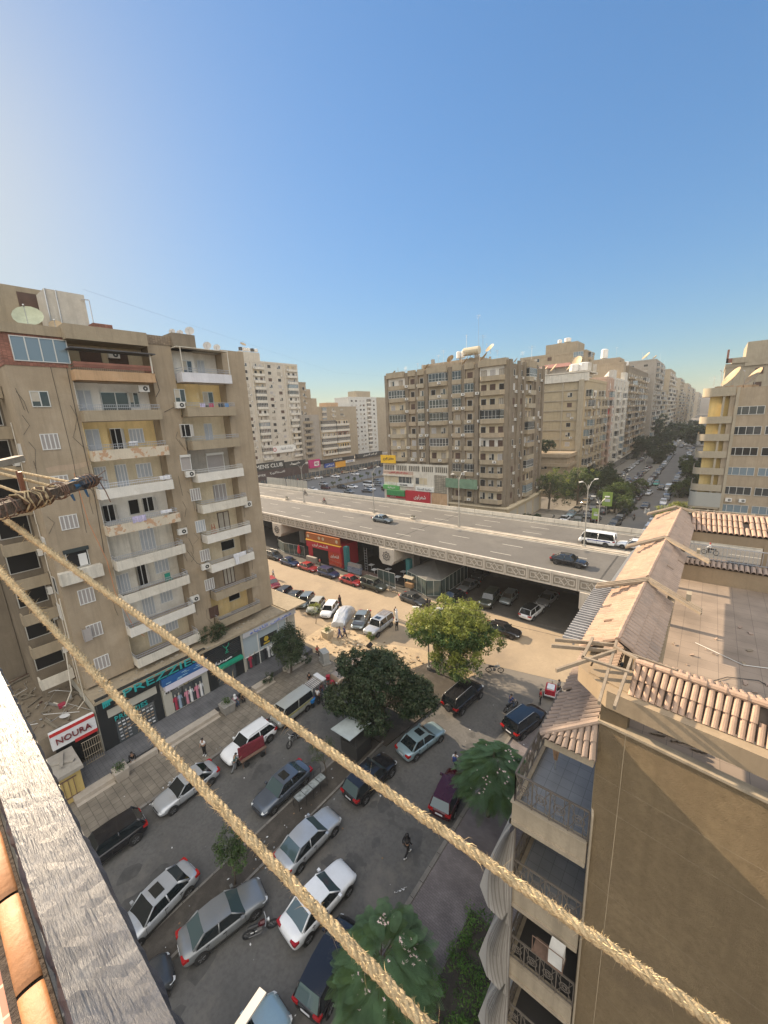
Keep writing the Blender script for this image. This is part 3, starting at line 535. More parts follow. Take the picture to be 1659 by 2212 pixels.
for k, (m, u, w, h, lab) in enumerate(((CLR, 20.6, .5, .8, 'crimson garments hanging on the second balcony of the right column'), (CLD, 21.6, .55, .5, 'dark cloth hanging on the second balcony of the right column'), (CLB, 22.2, .4, .55, 'blue and white cloth hanging at the right end of the second balcony, right column'), (CLP, 19.7, .5, .5, 'greyish cloth hanging at the left end of the second balcony, right column'))): cloth(lab, m, u, 29.2, w, h, 10+k, .95)
cloth('white sheet hanging over the seventh balcony of the right column', CLW, 21.4, 13.7, 1.5, .45, 20); cloth('narrow white towel hanging below the sheet on the seventh balcony of the right column', CLW, 21.0, 13.3, .5, .8, 21, 1.06)
t = thing('plastic_chair', 'green plastic chair on the seventh wide balcony of the left tower', 'chair', F.at(14.3, 12.6, .2), R_(90)); b = MB(); b.box(-.25, -.25, .4, .25, .25, .44); b.build('seat', mat('green_plastic', (.02, .22, .16), .5), t); b = MB(); b.box(-.25, .2, .44, .25, .25, .95); b.build('backrest', MATS['green_plastic'], t)
for sx in (-.22, .22):
    for sy in (-.22, .22): b = MB(); b.box(sx-.025, sy-.025, 0, sx+.025, sy+.025, .4); b.build('leg', MATS['green_plastic'], t)
t = thing('stepladder', 'rust-coloured stepladder on the sixth balcony of the right column', 'ladder', F.at(19.3, 15.8, .3), R_(90)); b = MB(); [b.tube([(s*.2, -.25, 0), (s*.12, 0, 1.5)], .025, 4) for s in (-1, 1)]; [b.tube([(s*.2, .25, 0), (s*.12, 0, 1.5)], .02, 4) for s in (-1, 1)]; b.build('side_rail', mat('rusty_orange', (.32, .1, .05), .7), t); b = MB(); [b.box(-.2+.02*k, -.25+.05*k-.04, .3*k+.2, .2-.02*k, -.25+.05*k+.05, .3*k+.24) for k in range(4)]; b.build('steps', MATS['rusty_orange'], t)
b = MB(); R9 = random.Random(4)
for k in range(26):  # cables sagging down the face
    y = R9.choice((16.3, 16.8, 17.4, 23.3, 9.6, 6.6)); z = R9.uniform(8, 31); b.tube([(-38.96, y, z), (-38.93, y+R9.uniform(-.3, .4), z-R9.uniform(.5, 1)), (-38.96, y+R9.uniform(-.2, .5), z-R9.uniform(1, 2.6))], .012, 3)
wb('cable', b, CABLE, tw)
# ---- ground-floor podium and shops
pod = thing('shop_podium', 'long single-storey row of shops at the foot of the left tower', 'building', (-37.2, 6.25, 0))
DKS = mat('black_shop_cladding', (.02, .022, .023), .5); TEAL = mat('teal_sign_letters', (.03, .33, .33), .4); CREAMT = mat('cream_shop_tiles', (.42, .40, .34), .6, var=.06); SHOPG = glassmat('shop_glass', (.07, .08, .085), .05)
b = MB(); b.box(-54, 6.25, 0, -37.2, 27, 5.2, 0); b.box(-54, 6.2, 5.2, -36.7, 27.3, 5.45, 1); b.box(-54, 25.5, 5.45, -36.3, 28.3, 5.6, 1); wb('wall', b, [CREAMT, TAN], pod)
random.seed(3); b = MB()
for k in range(60): x, y = random.uniform(-38.8, -36.8), random.uniform(6.4, 25); s = random.uniform(.05, .2); b.box(x, y, 5.45, x+s, y+s*1.4, 5.45+s*.5)
wb('rubble', b, ST('rubble_grey', (.3, .27, .22)), pod)
PF = Fac(pod, -37.2, 0, 90)
def pbox(name, m, u0, z0, u1, z1, d0=0., d1=.1, parent=pod): b = MB(); PF.box(b, u0, d0, z0, u1, d1, z1); return wb(name, b, m, parent)
pbox('shop_front', DKS, 6.3, .5, 11.2, 5.15, 0, .12); pbox('shop_front', CREAMT, 7.0, 3.35, 10.9, 4.1, .12, .16)
pbox('shop_window', SHOPG, 7.4, .55, 10.5, 2.75, .12, .15)
random.seed(11); b = MB()
for r_ in range(6):
    for c_ in range(9):
        if 3 <= c_ <= 4: continue
        u, z = 7.55+c_*.32, .75+r_*.33; PF.box(b, u, .15, z, u+.22, .2, z+.1, random.randrange(3))
wb('shoe_display', b, [mat('white_shoes', (.6, .6, .6), .6), mat('grey_shoes', (.25, .25, .26), .6), mat('tan_shoes', (.3, .22, .15), .6)], pod)
def ptext(s, m, u, z, w, h, d=.13, slope=0.): return text('lettering', s, m, pod, PF.at(u, z, d)-pod.location, PF.a, w, h, .08, slope)
pbox('sign_board', DKS, 6.35, 4.6, 15.7, 5.55, .12, .45)
pbox('sign_board', DKS, 6.35, 4.2, 11.2, 4.6, .12, .3)
ptext('PREZZIES', TEAL, 11.6, 5.06, 6.6, .7, .47); ptext('PREZZIES', TEAL, 8.7, 3.0, 2.6, .42, .16)
b = MB()
for k in range(4): PF.box(b, 6.75+.14*k, .46, 4.62+.02*k, 6.85+.14*k, .5, 5.0+.1*(k % 2))
PF.box(b, 6.75, .46, 4.95, 7.6, .51, 5.2); wb('sign_emblem', b, TEAL, pod)
pbox('sign_board', mat('blue_sign', (.02, .10, .28), .5), 11.3, 3.85, 15.6, 4.58, .1, .62)
b = MB()
for k in range(12): u = 11.6+random.random()*3.4; z = 3.9+random.random()*.6; PF.box(b, u, .62, z, u+.45, .64, z+.05)
wb('sign_script', b, mat('pale_blue_script', (.3, .5, .62), .5), pod)
pbox('sign_board', mat('white_light_box', (.62, .60, .68), .4), 11.5, 3.25, 15.6, 3.83, .1, .62)
pbox('shop_front', CREAMT, 11.3, .5, 15.6, 3.3, 0, .14); pbox('shop_window', SHOPG, 12.1, .6, 15.0, 2.75, .14, .17); pbox('shop_sign', WFRAME, 11.45, 2.75, 12.8, 3.05, .17, .22); ptext('RS Store', BLK, 12.1, 2.9, 1.1, .16, .23)
b = MB(); b.disc(tuple(PF.at(13.5, 3.05, .2)), .33, (1, 0, 0), 20); b.disc(tuple(PF.at(13.5, 3.05, .21)), .24, (1, 0, 0), 20, 1); wb('round_sign', b, [mat('brass', (.25, .2, .1), .4, .6), mat('cream_disc', (.45, .4, .28), .6)], pod)
b = MB()
for u in (13.0, 14.1): PF.box(b, u, .17, .6, u+.07, .22, 2.75)
wb('window_frame', b, BLK, pod)
CL = [mat('cloth_%s' % n, c, .9) for n, c in (('crimson', (.3, .03, .06)), ('pink', (.5, .2, .26)), ('white', (.6, .6, .6)), ('paleblue', (.28, .36, .45)), ('black', (.02, .02, .025)))]
def mannequin(u, m, parent=pod, z0=.7, d=.2):
    b = MB(); p = PF.at(u, z0, d); b.tube([(0, 0, 0), (0, 0, .7), (0, 0, 1.1), (0, 0, 1.35)], [.14, .12, .16, .06], 8); b.tube([(0, 0, 1.38), (0, 0, 1.6)], [.07, .06], 8, 1); b.tube([(0, -.16, 1.3), (.02, -.24, .9)], .045, 5); b.tube([(0, .16, 1.3), (.02, .24, .9)], .045, 5)
    return b.build('display_garment', [m, CREAMT], parent, loc=tuple(p-parent.location))
for u, k in ((12.3, 0), (12.65, 3), (13.35, 1), (13.75, 2), (14.35, 1), (14.75, 2)): mannequin(u, CL[k])
# pharmacy
pbox('shop_front', DKS, 15.7, .5, 19.6, 5.15, 0, .18); pbox('shop_window', SHOPG, 16.6, .55, 18.6, 2.5, .18, .2)
b = MB()
for k in range(9): PF.box(b, 15.8, .18, 3.4+k*.2, 19.4, .22, 3.45+k*.2)
wb('slat_panel', b, mat('dark_slat', (.05, .052, .055), .5), pod)
GRN = mat('pharmacy_green', (.02, .28, .17), .5); b = MB(); [b.tube([tuple(PF.at(17.9+dx, z, .26)) for dx, z in pth], .035, 5) for pth in ([(-.35, 4.85), (-.2, 4.55), (0, 4.5), (.2, 4.55), (.35, 4.85)], [(0, 4.5), (0, 3.9)], [(-.2, 3.88), (.2, 3.88)], [(-.15, 4.0), (.12, 4.15), (-.1, 4.35), (.12, 4.5)])]; wb('pharmacy_emblem', b, GRN, pod)
pbox('awning', GRN, 16.1, 2.55, 19.4, 2.85, .18, .7); ptext(ar('صيدلية'), CL[2], 17.4, 3.2, 1.9, .35, .24); text('lettering', 'Pharmacy', GRN, pod, PF.at(17.8, 2.7, .71)-pod.location, PF.a, 2., .2)
# clothes shop, two storeys of glass with blue-white sign
pbox('shop_front', mat('pale_blue_panel', (.36, .42, .45), .4), 19.7, 2.0, 25.6, 4.5, 0, .12); pbox('shop_window', SHOPG, 20.1, .55, 25.3, 2.0, 0, .12)
pbox('sign_board', mat('silver_fascia', (.45, .45, .46), .5), 19.8, 4.55, 26.9, 5.15, .1, .45); ptext(ar('معرض الازياء'), mat('blue_letters', (.2, .25, .5), .4), 23.4, 4.85, 5.6, .42, .46)
pbox('poster', DKS, 21.9, 2.4, 24.2, 3.5, .12, .16); b = MB(); b.disc(tuple(PF.at(22.7, 3.1, .17)), .33, (1, 0, 0), 6); PF.box(b, 22.3, .16, 2.5, 23.1, .18, 2.7); wb('poster_emblem', b, mat('gold_print', (.5, .36, .05), .5), pod)
b = MB()
for u in (19.75, 21.6, 24.4, 25.5): PF.box(b, u, .12, .5, u+.08, .2, 4.5)
PF.box(b, 19.75, .12, 2.0, 25.5, .2, 2.08); wb('window_frame', b, WFRAME, pod)
for u, k in ((20.4, 0), (21.0, 4), (22.3, 4), (22.8, 2), (23.2, 2), (23.7, 4)): mannequin(u, CL[k])
for u in (19.6, 25.8): pbox('pilaster', CREAMT, u, 0.5, u+.18, 5.15, 0, .25)
# ---- low shop with the white and red sign, debris on its roof
ns = thing('low_shop', 'low shop with a white and red NOURA sign and a debris-strewn roof', 'building', (-37.1, 3.2, 0))
b = MB(); b.box(-50, -2, 0, -37.6, 6.19, 4.05, 0); wb('wall', b, [BROWN2], ns)
NF = Fac(ns, -37.1, 0, 90)
b = MB(); NF.box(b, 3.2, -.4, 2.95, 6.15, .0, 4.4); wb('sign_board', b, mat('white_sign_face', (.66, .66, .66), .5), ns)
b = MB(); NF.box(b, 3.2, 0.0, 4.15, 6.15, .03, 4.42); NF.box(b, 4.6, 0.0, 2.75, 6.15, .03, 3.02); wb('sign_border', b, mat('sign_red', (.48, .03, .03), .5), ns)
text('lettering', 'NOURA', mat('dark_red_letters', (.16, .015, .02), .5), ns, NF.at(4.65, 3.58, .02)-ns.location, NF.a, 2.3, .5, .1)
b = MB(); b.box(-37.55, 3.4, .5, -37.5, 6.1, 2.8); wb('doorway', b, DARK, ns)
b = MB()
for k in range(9): y = 4.9+k*.15; b.tube([(-36.75, y, .5), (-36.75, y, 2.6)], .02, 4)
for z in (.55, 1.2, 1.9, 2.6): b.tube([(-36.75, 4.85, z), (-36.75, 6.15, z)], .025, 4)
wb('gate_grille', b, mat('rusty_beige_steel', (.34, .28, .2), .7), ns)
random.seed(5); b = MB()
for k in range(170):
    x, y = random.uniform(-49, -38), random.uniform(-1.5, 6); s = random.uniform(.05, .3); a = random.uniform(0, 3); c_, s_ = math.cos(a), math.sin(a); L_ = s*random.choice((1, 1, 3, 8))
    b.obox((x, y, 4.1+s*.2), (x+L_*c_, y+L_*s_, 4.1+s*.2+random.random()*.15), s*.6, s*.4, random.choice((0, 0, 0, 1, 2)))
b.disc((-39.0, 4.6, 4.3), .35, (0, .2, 1), 14, 3); b.box(-41.2, 4.6, 4.1, -40.7, 5.1, 4.35, 4)
for k in range(10): x, y = random.uniform(-47, -38.5), random.uniform(-1, 5); b.tube([(x, y, 4.15), (x+random.uniform(-2, 2), y+random.uniform(0, 2), 4.4), (x+random.uniform(-3, 3), y+2, 4.15)], .025, 4, 2)
wb('rubble', b, [ST('roof_rubble', (.17, .15, .12)), BROWNW, STEEL, CL[2], CL[0]], ns)
b = MB(); b.tube([(-40.5, 5.9, 9), (-40.3, 5.6, 5.5), (-40.6, 5.0, 4.2), (-42, 4.5, 4.2)], .05, 6); b.tube([(-39.6, 6.2, 14), (-39.6, 6.2, 4.5), (-39.0, 5.5, 4.3)], .04, 6); wb('hanging_pipe', b, DIRTYW, ns)
ks = thing('yellow_kiosk', 'small peeling yellow kiosk with a rubble-covered flat roof beside the steps', 'kiosk', (-35.2, 3.4, 0))
b = MB(); b.box(-36.9, 1.6, 0, -34.3, 4.1, 2.45); wb('wall', b, ST('kiosk_yellow', (.42, .32, .13), patch=(.3, .24, .15)), ks)
b = MB(); b.box(-37.0, 1.4, 2.45, -34.0, 4.3, 2.7); b.obox((-36.5, 2, 2.8), (-35, 4, 2.8), .3, .12); b.obox((-36.6, 3.6, 2.8), (-34.8, 3.2, 2.95), .2, .1); wb('roof', b, GREYC, ks)
b = MB()
for k in range(5): b.box(-34.3, 2.3+k*.32, .4, -34.24, 2.33+k*.32, 2.0)
b.box(-34.29, 2.2, .4, -34.25, 3.8, .5); b.box(-34.29, 2.2, 1.95, -34.25, 3.8, 2.05); wb('grille', b, RUST, ks)
# ================================================================ other buildings
KN = {'slide': 'sliding_window', 'dark': 'dark_window', 'wshut': 'shuttered_window', 'shutg': 'shuttered_window', 'brown': 'wooden_window', 'green': 'green_window', 'curtain': 'curtained_window', 'open': 'open_window', 'mirror': 'window', 'roller': 'window', 'door': 'balcony_door'}
def rk(R, ks=('slide', 'dark', 'wshut', 'brown', 'curtain', 'slide', 'dark')): return R.choice(ks)
def bays(F, cols, z0, pitch, n, R, bm, recess=(WHITEW, CREAM, TAN, CREAM), ac_p=.5, skip=None, bd=1.1, hp=1.05, top=False):
    rec = {}
    for f in range(n):
        z = z0+pitch*f
        for ci, (u, w, k) in enumerate(cols):
            if skip and skip(f, ci): continue
            if k in 'BbN':
                bx = rec.setdefault(R.choice(recess).name if k != 'N' else BROWN.name, MB())
                F.box(bx, u-w/2+.05, -.0, z+.1, u+w/2-.05, .02, z+pitch-.02)
                F.put(balc(w, bd if k != 'N' else .7, hp, bm if not callable(bm) else bm(R), hexa=(k == 'B')), u, z, .0)
                g = R.random()
                if g < .27 and k != 'N': F.put(glazing(w, bd, pitch-hp-.12, k == 'B', R.choice((0, 0, 1, 2))), u, z+hp, 0)
                elif g < .34: F.put(glazing(w, bd*.9 if k != 'N' else .66, pitch-hp-.12, k == 'B', 1), u, z+hp, 0)
                else:
                    m = max(1, int(w/1.9))
                    for i in range(m):
                        kd = rk(R); uu = u+(i-(m-1)/2)*w/m; F.put(win(min(1.3, w*.55), 1.5 if i else 1.9, kd), uu, z+.5+(.4 if i else 0), .03, name=KN[kd])
                if R.random() < .25 and g > .34 and k == 'b': F.put(rail(w-.1, bd-.03, hp, .3), u, z, 0)
                if R.random() < ac_p*(1 if k != 'N' else 1.2): F.put(ac(), u-w/2+.1 if R.random() < .5 else u+w*.2, z+hp*.35, bd-.1 if R.random() < .5 else .1)
            elif k == 'w':
                kd = rk(R); F.put(win(w, 1.35, kd), u, z+.95, .01, name=KN[kd])
                if R.random() < ac_p: F.put(ac(), u+w*.5+.3, z+.35, .03)
            elif k == 's': F.put(win(w, 1.15, 'slide' if R.random() < .6 else 'dark'), u, z+1.0, .01, name='strip_window')
    for nm, bx in rec.items(): wb('recess_wall', bx, MATS[nm], F.root)
def antenna(lab, x, y, z, h=4, grp='aerials on the rooftops'):
    b = MB(); b.tube([(0, 0, 0), (0, 0, h)], .03, 4)
    for k in range(3): b.tube([(-.8, 0, h-.2-.25*k), (.8, 0, h-.2-.25*k)], .015, 3)
    b.tube([(0, -.6, h-.2), (0, .6, h-.2)], .015, 3); o = b.build('roof_aerial', STEEL, loc=(x, y, z), rz=x); tag(o, lab, 'aerial', grp)
def tank(lab, x, y, z, r=.7, h=1.6, m=None, lying=False, grp='water tanks on the rooftops'):
    t = thing('water_tank', lab, 'water tank', (x, y, z), 0, grp); b = MB(); pts = [(0, 0, .5), (0, 0, .6), (0, 0, .5+h*.9), (0, 0, .5+h)]; rs = [r*.9, r, r, r*.6]
    if lying: pts = [(-h/2, 0, .5+r), (-h/2+.15, 0, .5+r), (h/2-.15, 0, .5+r), (h/2, 0, .5+r)]
    b.tube(pts, rs, 14); b.build('tank', m or TANKM, t, smooth=False); s = MB(); [s.box(x_*r-.05, y_*r-.05, 0, x_*r+.05, y_*r+.05, .5+(r*.5 if lying else 0)) for x_ in (-.8, .8) for y_ in (-.7, .7)]; s.build('stand', STEEL, t)
def shell(root, x0, y0, x1, y1, H, m, par=.0, parm=None):
    b = MB(); b.box(x0, y0, 0, x1, y1, H); wb('wall', b, m, root)
    if par:
        b = MB(); e = .12
        b.box(x0-e, y0-e, H, x1+e, y0+.15, H+par); b.box(x0-e, y1-.15, H, x1+e, y1+e, H+par); b.box(x0-e, y0+.15, H, x0+.15, y1-.15, H+par); b.box(x1-.15, y0+.15, H, x1+e, y1-.15, H+par); wb('roof_parapet', b, parm or m, root)
def pil(F, us, z0, z1, w, d, m, root):
    b = MB()
    for u in us: F.box(b, u-w/2, 0, z0, u+w/2, d, z1)
    wb('pilaster', b, m, root)
# ---- big brown corner block across the overpass
R = random.Random(21)
cb = thing('apartment_block', 'big brown corner apartment block with angled balconies above shop signs, across the overpass', 'building', (-70.5, 88, 0))
shell(cb, -69.8, 88.0, -35.5, 111.5, 37.6, BROWN2)
cols = [(3.8, 5.6, 'B'), (8.9, 2.2, 'N'), (11.7, 2.0, 'N'), (16.5, 5.6, 'B'), (21.9, 2.4, 'N'), (25.1, 2.4, 'N'), (30.7, 6.4, 'B')]
F = Fac(cb, -69.8, 88, 0)
bmx = lambda R: R.choice((TAN, TAN, BEIGE, BROWN))
bays(F, cols, 6.2, 3.1, 10, R, bmx, ac_p=.85, bd=1.35, skip=lambda f, c: f < 3 and c < 4)
b = MB()
for u, w, k in cols: F.box(b, u-w/2, 0, 37.2, u+w/2, .95 if w > 3 else .6, 38.6)
wb('roof_parapet', b, TAN, cb)
pil(F, [.45, 7.2, 10.3, 13.2, 20.0, 23.5, 26.9, 33.95], 5.6, 38.2, 1.0, .35, BROWN2, cb)
S = Fac(cb, -35.5, 88, 90)
bays(S, [(3.2, .9, 'w'), (7.8, .9, 'w'), (12.5, 5.0, 'b'), (20.5, 1.0, 'w')], 6.2, 3.1, 10, R, lambda R: R.choice((TAN, BEIGE)), ac_p=.7)
pil(S, [.6, 5.4, 9.0, 17.2, 22.6], 5.6, 38.3, 1.3, .4, BROWN2, cb)
b = MB(); S.box(b, 9.9, 0, 37.2, 15.0, 1.0, 38.7); wb('roof_parapet', b, TAN, cb)
b = MB(); b.box(-50, 87.6, 0, -35.2, 113, 5.1); b.box(-50.2, 87.0, 5.1, -34.3, 113.5, 5.45); wb('shop_storey', b, [CREAM], cb)
b = MB()
for k in range(4): S.box(b, 2.0+5.6*k, .31, .3, 6.4+5.6*k, .34, 4.0)
wb('roller_shutter', b, mat('cream_roller', (.45, .42, .36), .6), cb)
b = MB()
for k in range(3): F.box(b, 21+4.3*k, .41, .6, 24.3+4.3*k, .44, 4.0)
wb('shop_window', b, SHOPG, cb)
b = MB(); b.box(-62, 94, 37.6, -45, 107, 40.4); b.box(-58, 90.5, 37.6, -49, 94, 39.5); wb('roof_room', b, BROWN, cb)
# shop floors, left part
b = MB(); b.box(-71.2, 87.2, 4, -50.4, 95, 14.8); wb('annex_wall', b, [DIRTYW], cb)
A = Fac(cb, -71.2, 87.2, 0)
def abox(nm, m, u0, z0, u1, z1, d0=0., d1=.12, f=A, root=cb): b = MB(); f.box(b, u0, d0, z0, u1, d1, z1); return wb(nm, b, m, root)
b = MB()
for k in range(34):
    if k % 7 != 6: A.box(b, .5+k*.6, .0, 12.9, .5+k*.6+.36, .06, 14.3)
wb('arch_opening', b, mat('pale_arches', (.12, .11, .09), .9), cb)
abox('sign_band', DIRTYW, 0, 11.3, 10.2, 11.75, 0, .5); abox('sign_band', PINK, 0, 11.8, 10.2, 12.7, 0, .2)
RED = mat('sign_red2', (.42, .015, .03), .5); GREEN2 = mat('sign_green', (.10, .34, .10), .5); WHT = mat('sign_white', (.68, .67, .62), .5)
def cbt(s, m, u, z, w, h, d, nm='lettering'): return text(nm, s, m, cb, A.at(u, z, d)-cb.location, A.a, w, h, .08)
cbt(ar('مركز السلام الطبي'), RED, 5.4, 12.25, 6.5, .7, .22)
for u0, u1 in ((.3, 9.6), (11, 14.6)):
    k = u0
    while k < u1: abox('upper_window', SHOPG if int(k*3) % 2 else CREAM, k, 9.5, min(u1, k+1.1), 11.2, 0, .05); k += 1.25
abox('sign_board', WHT, 4.9, 8.6, 10.3, 9.5, 0, .35); cbt('EYE CENTER', BLK, 7.2, 9.0, 2.6, .35, .38); cbt('AVAA', WHT, 3.2, 9.2, 3.0, 1.0, .38)
abox('sign_board', GREEN2, -.1, 7.5, 5.6, 8.6, 0, .4); cbt(ar('صيدلية'), WHT, 2.9, 8.05, 2.6, .8, .42)
abox('awning', mat('green_awning', (.04, .22, .07), .7, var=.2), 1.6, 5.9, 7.6, 7.4, 0, 1.0); abox('sign_board', RED, 1.2, 5.2, 7.6, 5.9, 0, .5); cbt(ar('مطعم'), WHT, 3.5, 5.5, 2, .5, .52)
abox('sign_board', RED, 7.8, 4.5, 15.6, 7.6, 0, .6); cbt(ar('شعراوى'), WHT, 12.6, 6.0, 3.8, 1.4, .62)
abox('sign_board', WHT, 11.2, 7.7, 16.9, 8.9, 0, .5); cbt(ar('مكتبة الصحة'), mat('grey_letters', (.2, .2, .22), .6), 14, 8.3, 4.4, .8, .52)
abox('lattice_panel', tilemat('lattice', (.36, .32, .25), .5, .45, .08, .1, plane='xz'), 17, 7.6, 20.5, 12.2, 0, .2); abox('shop_front', ORANGE, 16, 3.8, 20.6, 7.5, 0, .1); abox('sign_board', BLK, 14.6, 2.9, 19.6, 3.9, 0, .8); cbt('BA OROBAN', WHT, 17.2, 3.4, 4.2, .6, .82)
abox('screen_panel', tilemat('green_corrugated', (.16, .26, .17), .25, 4, .02, .06, plane='xz'), 20.9, 9.5, 29.4, 11.8, .9, 1.2)
abox('sign_board', mat('grey_sign', (.4, .4, .38), .5), 30.2, 2.7, 34.4, 3.6, .4, 1.0); cbt('BEBY', WHT, 32.2, 3.1, 2.6, .6, 1.02)
b = MB(); b.tube([(0, 0, 0), (0, 0, 14.9)], .08, 4)
ys = MB(); A.box(ys, -.2, .6, 14.9, 5.0, .8, 17.1); wb('sign_board', ys, mat('yellow_sign', (.72, .42, .01), .5), cb); cbt(ar('معامل البرج'), mat('dark_letters', (.06, .05, .04), .6), 2.6, 16.1, 3.6, 1.0, .82)
for x, y, z, r, az, lab in ((-68, 89.5, 37.8, .9, -1.15, 'small dish at the far left corner of the brown corner block roof'), (-57.5, 89.3, 37.8, 1.15, -1.15, 'large tan dish left of the roof room on the brown corner block'), (-51.5, 91, 39.5, 1.0, -1.8, 'dark upright dish on the roof room of the brown corner block'), (-46.5, 89, 38, 1.1, -1.15, 'tan dish leaning at the middle of the brown corner block roof edge'), (-41, 90.5, 40.3, 1.15, -.55, 'big round dish standing highest on the brown corner block'), (-41.5, 88.6, 38.3, 1.25, -1.15, 'pale dish leaning on the right front roof edge of the brown corner block'), (-37.2, 96, 37.8, .9, -1.15, 'small dish on the street side roof edge of the brown corner block')): dish(lab, x, y, z, r, az, .75)
tank('large cream cylinder tank lying on the roof of the brown corner block', -46.8, 93, 40.4, .95, 4.2, mat('cream_tank', (.5, .43, .3), .6, var=.1), True)
for x, lab in ((-51.2, 'thin white roof tank left of the cylinder tank on brown corner block'), (-50, 'short white roof tank beside the cylinder tank on brown corner block')): tank(lab, x, 94.5, 40.4, .5, 1.6)
for x, y, z, h, lab in ((-44.6, 92, 40.4, 9, 'tallest thin aerial mast on the brown corner block'), (-48.5, 93.5, 40.4, 5.5, 'aerial with crossbars above the cylinder tank'), (-43.5, 92, 40.4, 4.5, 'aerial right of the tall mast on brown corner block'), (-60.5, 90, 37.6, 3, 'small aerial on the left part of the brown corner block roof'), (-64.5, 90, 37.6, 2.2, 'smallest aerial near the left roof corner of the brown corner block'), (-34.5, 99, 39, 3, 'aerial above the street side of brown corner block')): antenna(lab, x, y, z, h)
R = random.Random(44); b = MB()
for k in range(40): x, y = R.uniform(-69, -36), R.uniform(88.6, 110); z = 37.6 if not (-62 < x < -45 and 94 < y < 107) else 40.4; b.box(x, y, z, x+R.uniform(.3, 1.2), y+R.uniform(.3, 1.2), z+R.uniform(.3, 1.3))
for k in range(16): x, y = R.uniform(-68, -37), R.uniform(88.6, 94); b.tube([(x, y, 37.6), (x, y, 37.6+R.uniform(1.2, 2.6))], .04, 3)
wb('roof_clutter', b, [GREYC], cb)
for k, (x, y, z, h) in enumerate(((-53.5, 91, 39.5, 3.4), (-55.5, 92, 39.5, 2.6), (-47.5, 90, 38, 3.6), (-39.5, 91, 38, 3.0), (-38.2, 103, 38, 3.6), (-66.5, 93, 37.6, 3))): antenna(['aerial at the left of the roof room on the brown corner block', 'short aerial beyond the left roof room aerial of the brown corner block', 'aerial in front of the cylinder tank on the brown corner block', 'aerial over the right front bay of the brown corner block', 'aerial far back on the street side of the brown corner block', 'aerial at the far left roof end of the brown corner block'][k], x, y, z, h)
# ---- street side row beyond the corner block (front at x=-32)
def row_block(name, lab, y0, y1, H, m, side, front=(), x0=-62, x1=-31.8, z0=5.2, seed=1, bm=TAN, rec=(CREAM, TAN, WHITEW), par=.9, fp=3.1, ac_p=.5, n=None, pilw=None, hp=.95, bd=1.6):
    R = random.Random(seed); t = thing(name, lab, 'building', (x1, y0, 0), group=None); shell(t, x0, y0, x1, y1, H, m, par)
    n = n or int((H-z0)/fp)
    if front: bays(Fac(t, x0, y0, 0), front, z0, fp, n, R, bm, rec, ac_p, bd=bd, hp=hp)
    S = Fac(t, x1, y0, 90); bays(S, side, z0, fp, n, R, bm, rec, ac_p, bd=bd, hp=hp)
    if pilw: pil(S, pilw, 4, H+.4, .8, .5, m, t)
    b = MB(); S.box(b, .3, 0, .4, y1-y0-.3, .06, 3.8); wb('shop_storey', b, SHOPG, t); b = MB(); S.box(b, 0, 0, 3.9, y1-y0, .9, 4.3); wb('canopy', b, PALE, t); return t
LITB = ST('light_beige_stucco', (.36, .30, .205), stain=(.30, .25, .18), var=.06)
t2 = row_block('apartment_block', 'beige corner block with a blank banded side wall and curved street balconies', 139.6, 172, 35.6, LITB, [(3, 2.2, 'b'), (8, 4.5, 'B'), (15, 4.5, 'B'), (22, 4.5, 'B'), (29, 4.2, 'B')], [(3, 2.5, 'w'), (8, 1.6, 'w'), (13.5, 1.2, 'w'), (26, 1.4, 'w')], seed=2, bm=BEIGE, ac_p=.6)
b = MB(); FF = Fac(t2, -62, 139.6, 0)
for k in range(10): FF.box(b, 0, 0, 5+3.1*k, 30.2, .25, 5.4+3.1*k)
FF.box(b, 23.6, 0, 5, 24.1, .3, 36); FF.box(b, 28.6, 0, 4, 30.1, .8, 36); wb('floor_band', b, BEIGE, t2)
b = MB(); b.box(-62, 139.0, 35.6, -31, 141, 38.0); wb('roof_terrace_wall', b, DIRTYW, t2)
b = MB(); [b.box(-31.9, 142+7*k, 38.4, -30.9, 142.3+7*k, 41) for k in range(2)]; b.box(-45, 139.4, 38.2, -31.2, 152, 38.6); b.box(-50, 141, 38, -46, 150, 41); wb('roof_pergola', b, PALE, t2)
b = MB(); b.box(-48, 130, 0, -33.2, 139.5, 13.5); b.box(-48.3, 129.4, 9.9, -32.6, 139.5, 10.9); b.box(-48.3, 129.4, 12.8, -32.6, 139.5, 13.9); wb('low_wing', b, BROWN, t2)
LW = Fac(t2, -48, 130, 0)
for f in range(3):
    for u in (3, 8, 12): LW.put(win(1.8, 1.4, 'dark' if f % 2 else 'slide'), u, 2.2+3.4*f, .02, name='dark_window')
for k, (x, y, z, r, lab) in enumerate(((-50, 141, 38.6, 2.3, 'leftmost tan dish leaning on the beige corner block roof'), (-44.5, 141, 38.6, 1.9, 'second tan dish leaning on the beige corner block roof'), (-42, 141.5, 38.6, 2.2, 'third tan dish leaning on the beige corner block roof'), (-37.5, 142, 38.6, 1.6, 'smaller dish beside the white tanks on the beige corner block roof'))): dish(lab, x, y, z, r*.8, -1.1, .7)
tank('wide white tank on the beige corner block roof, left of the pair', -36.8, 146, 38.6, 1.5, 2.4); tank('wide white tank on the beige corner block roof, right of the pair', -34, 146.5, 38.6, 1.7, 2.6)
t3 = row_block('apartment_block', 'narrow pinkish block with dark vertical strips between beige block and white arched block', 172.2, 183.4, 37.5, PINK, [(2, 1., 'w'), (5.6, 4.2, 'b'), (9.5, 1., 'w')], seed=3, pilw=[.5, 3.2, 8, 10.7], bm=PINK)
b = MB(); b.box(-31.79, 176, 23.6, -31.7, 180, 26.6); wb('painted_panel', b, mat('red_wall_paint', (.5, .03, .04), .8), t3)
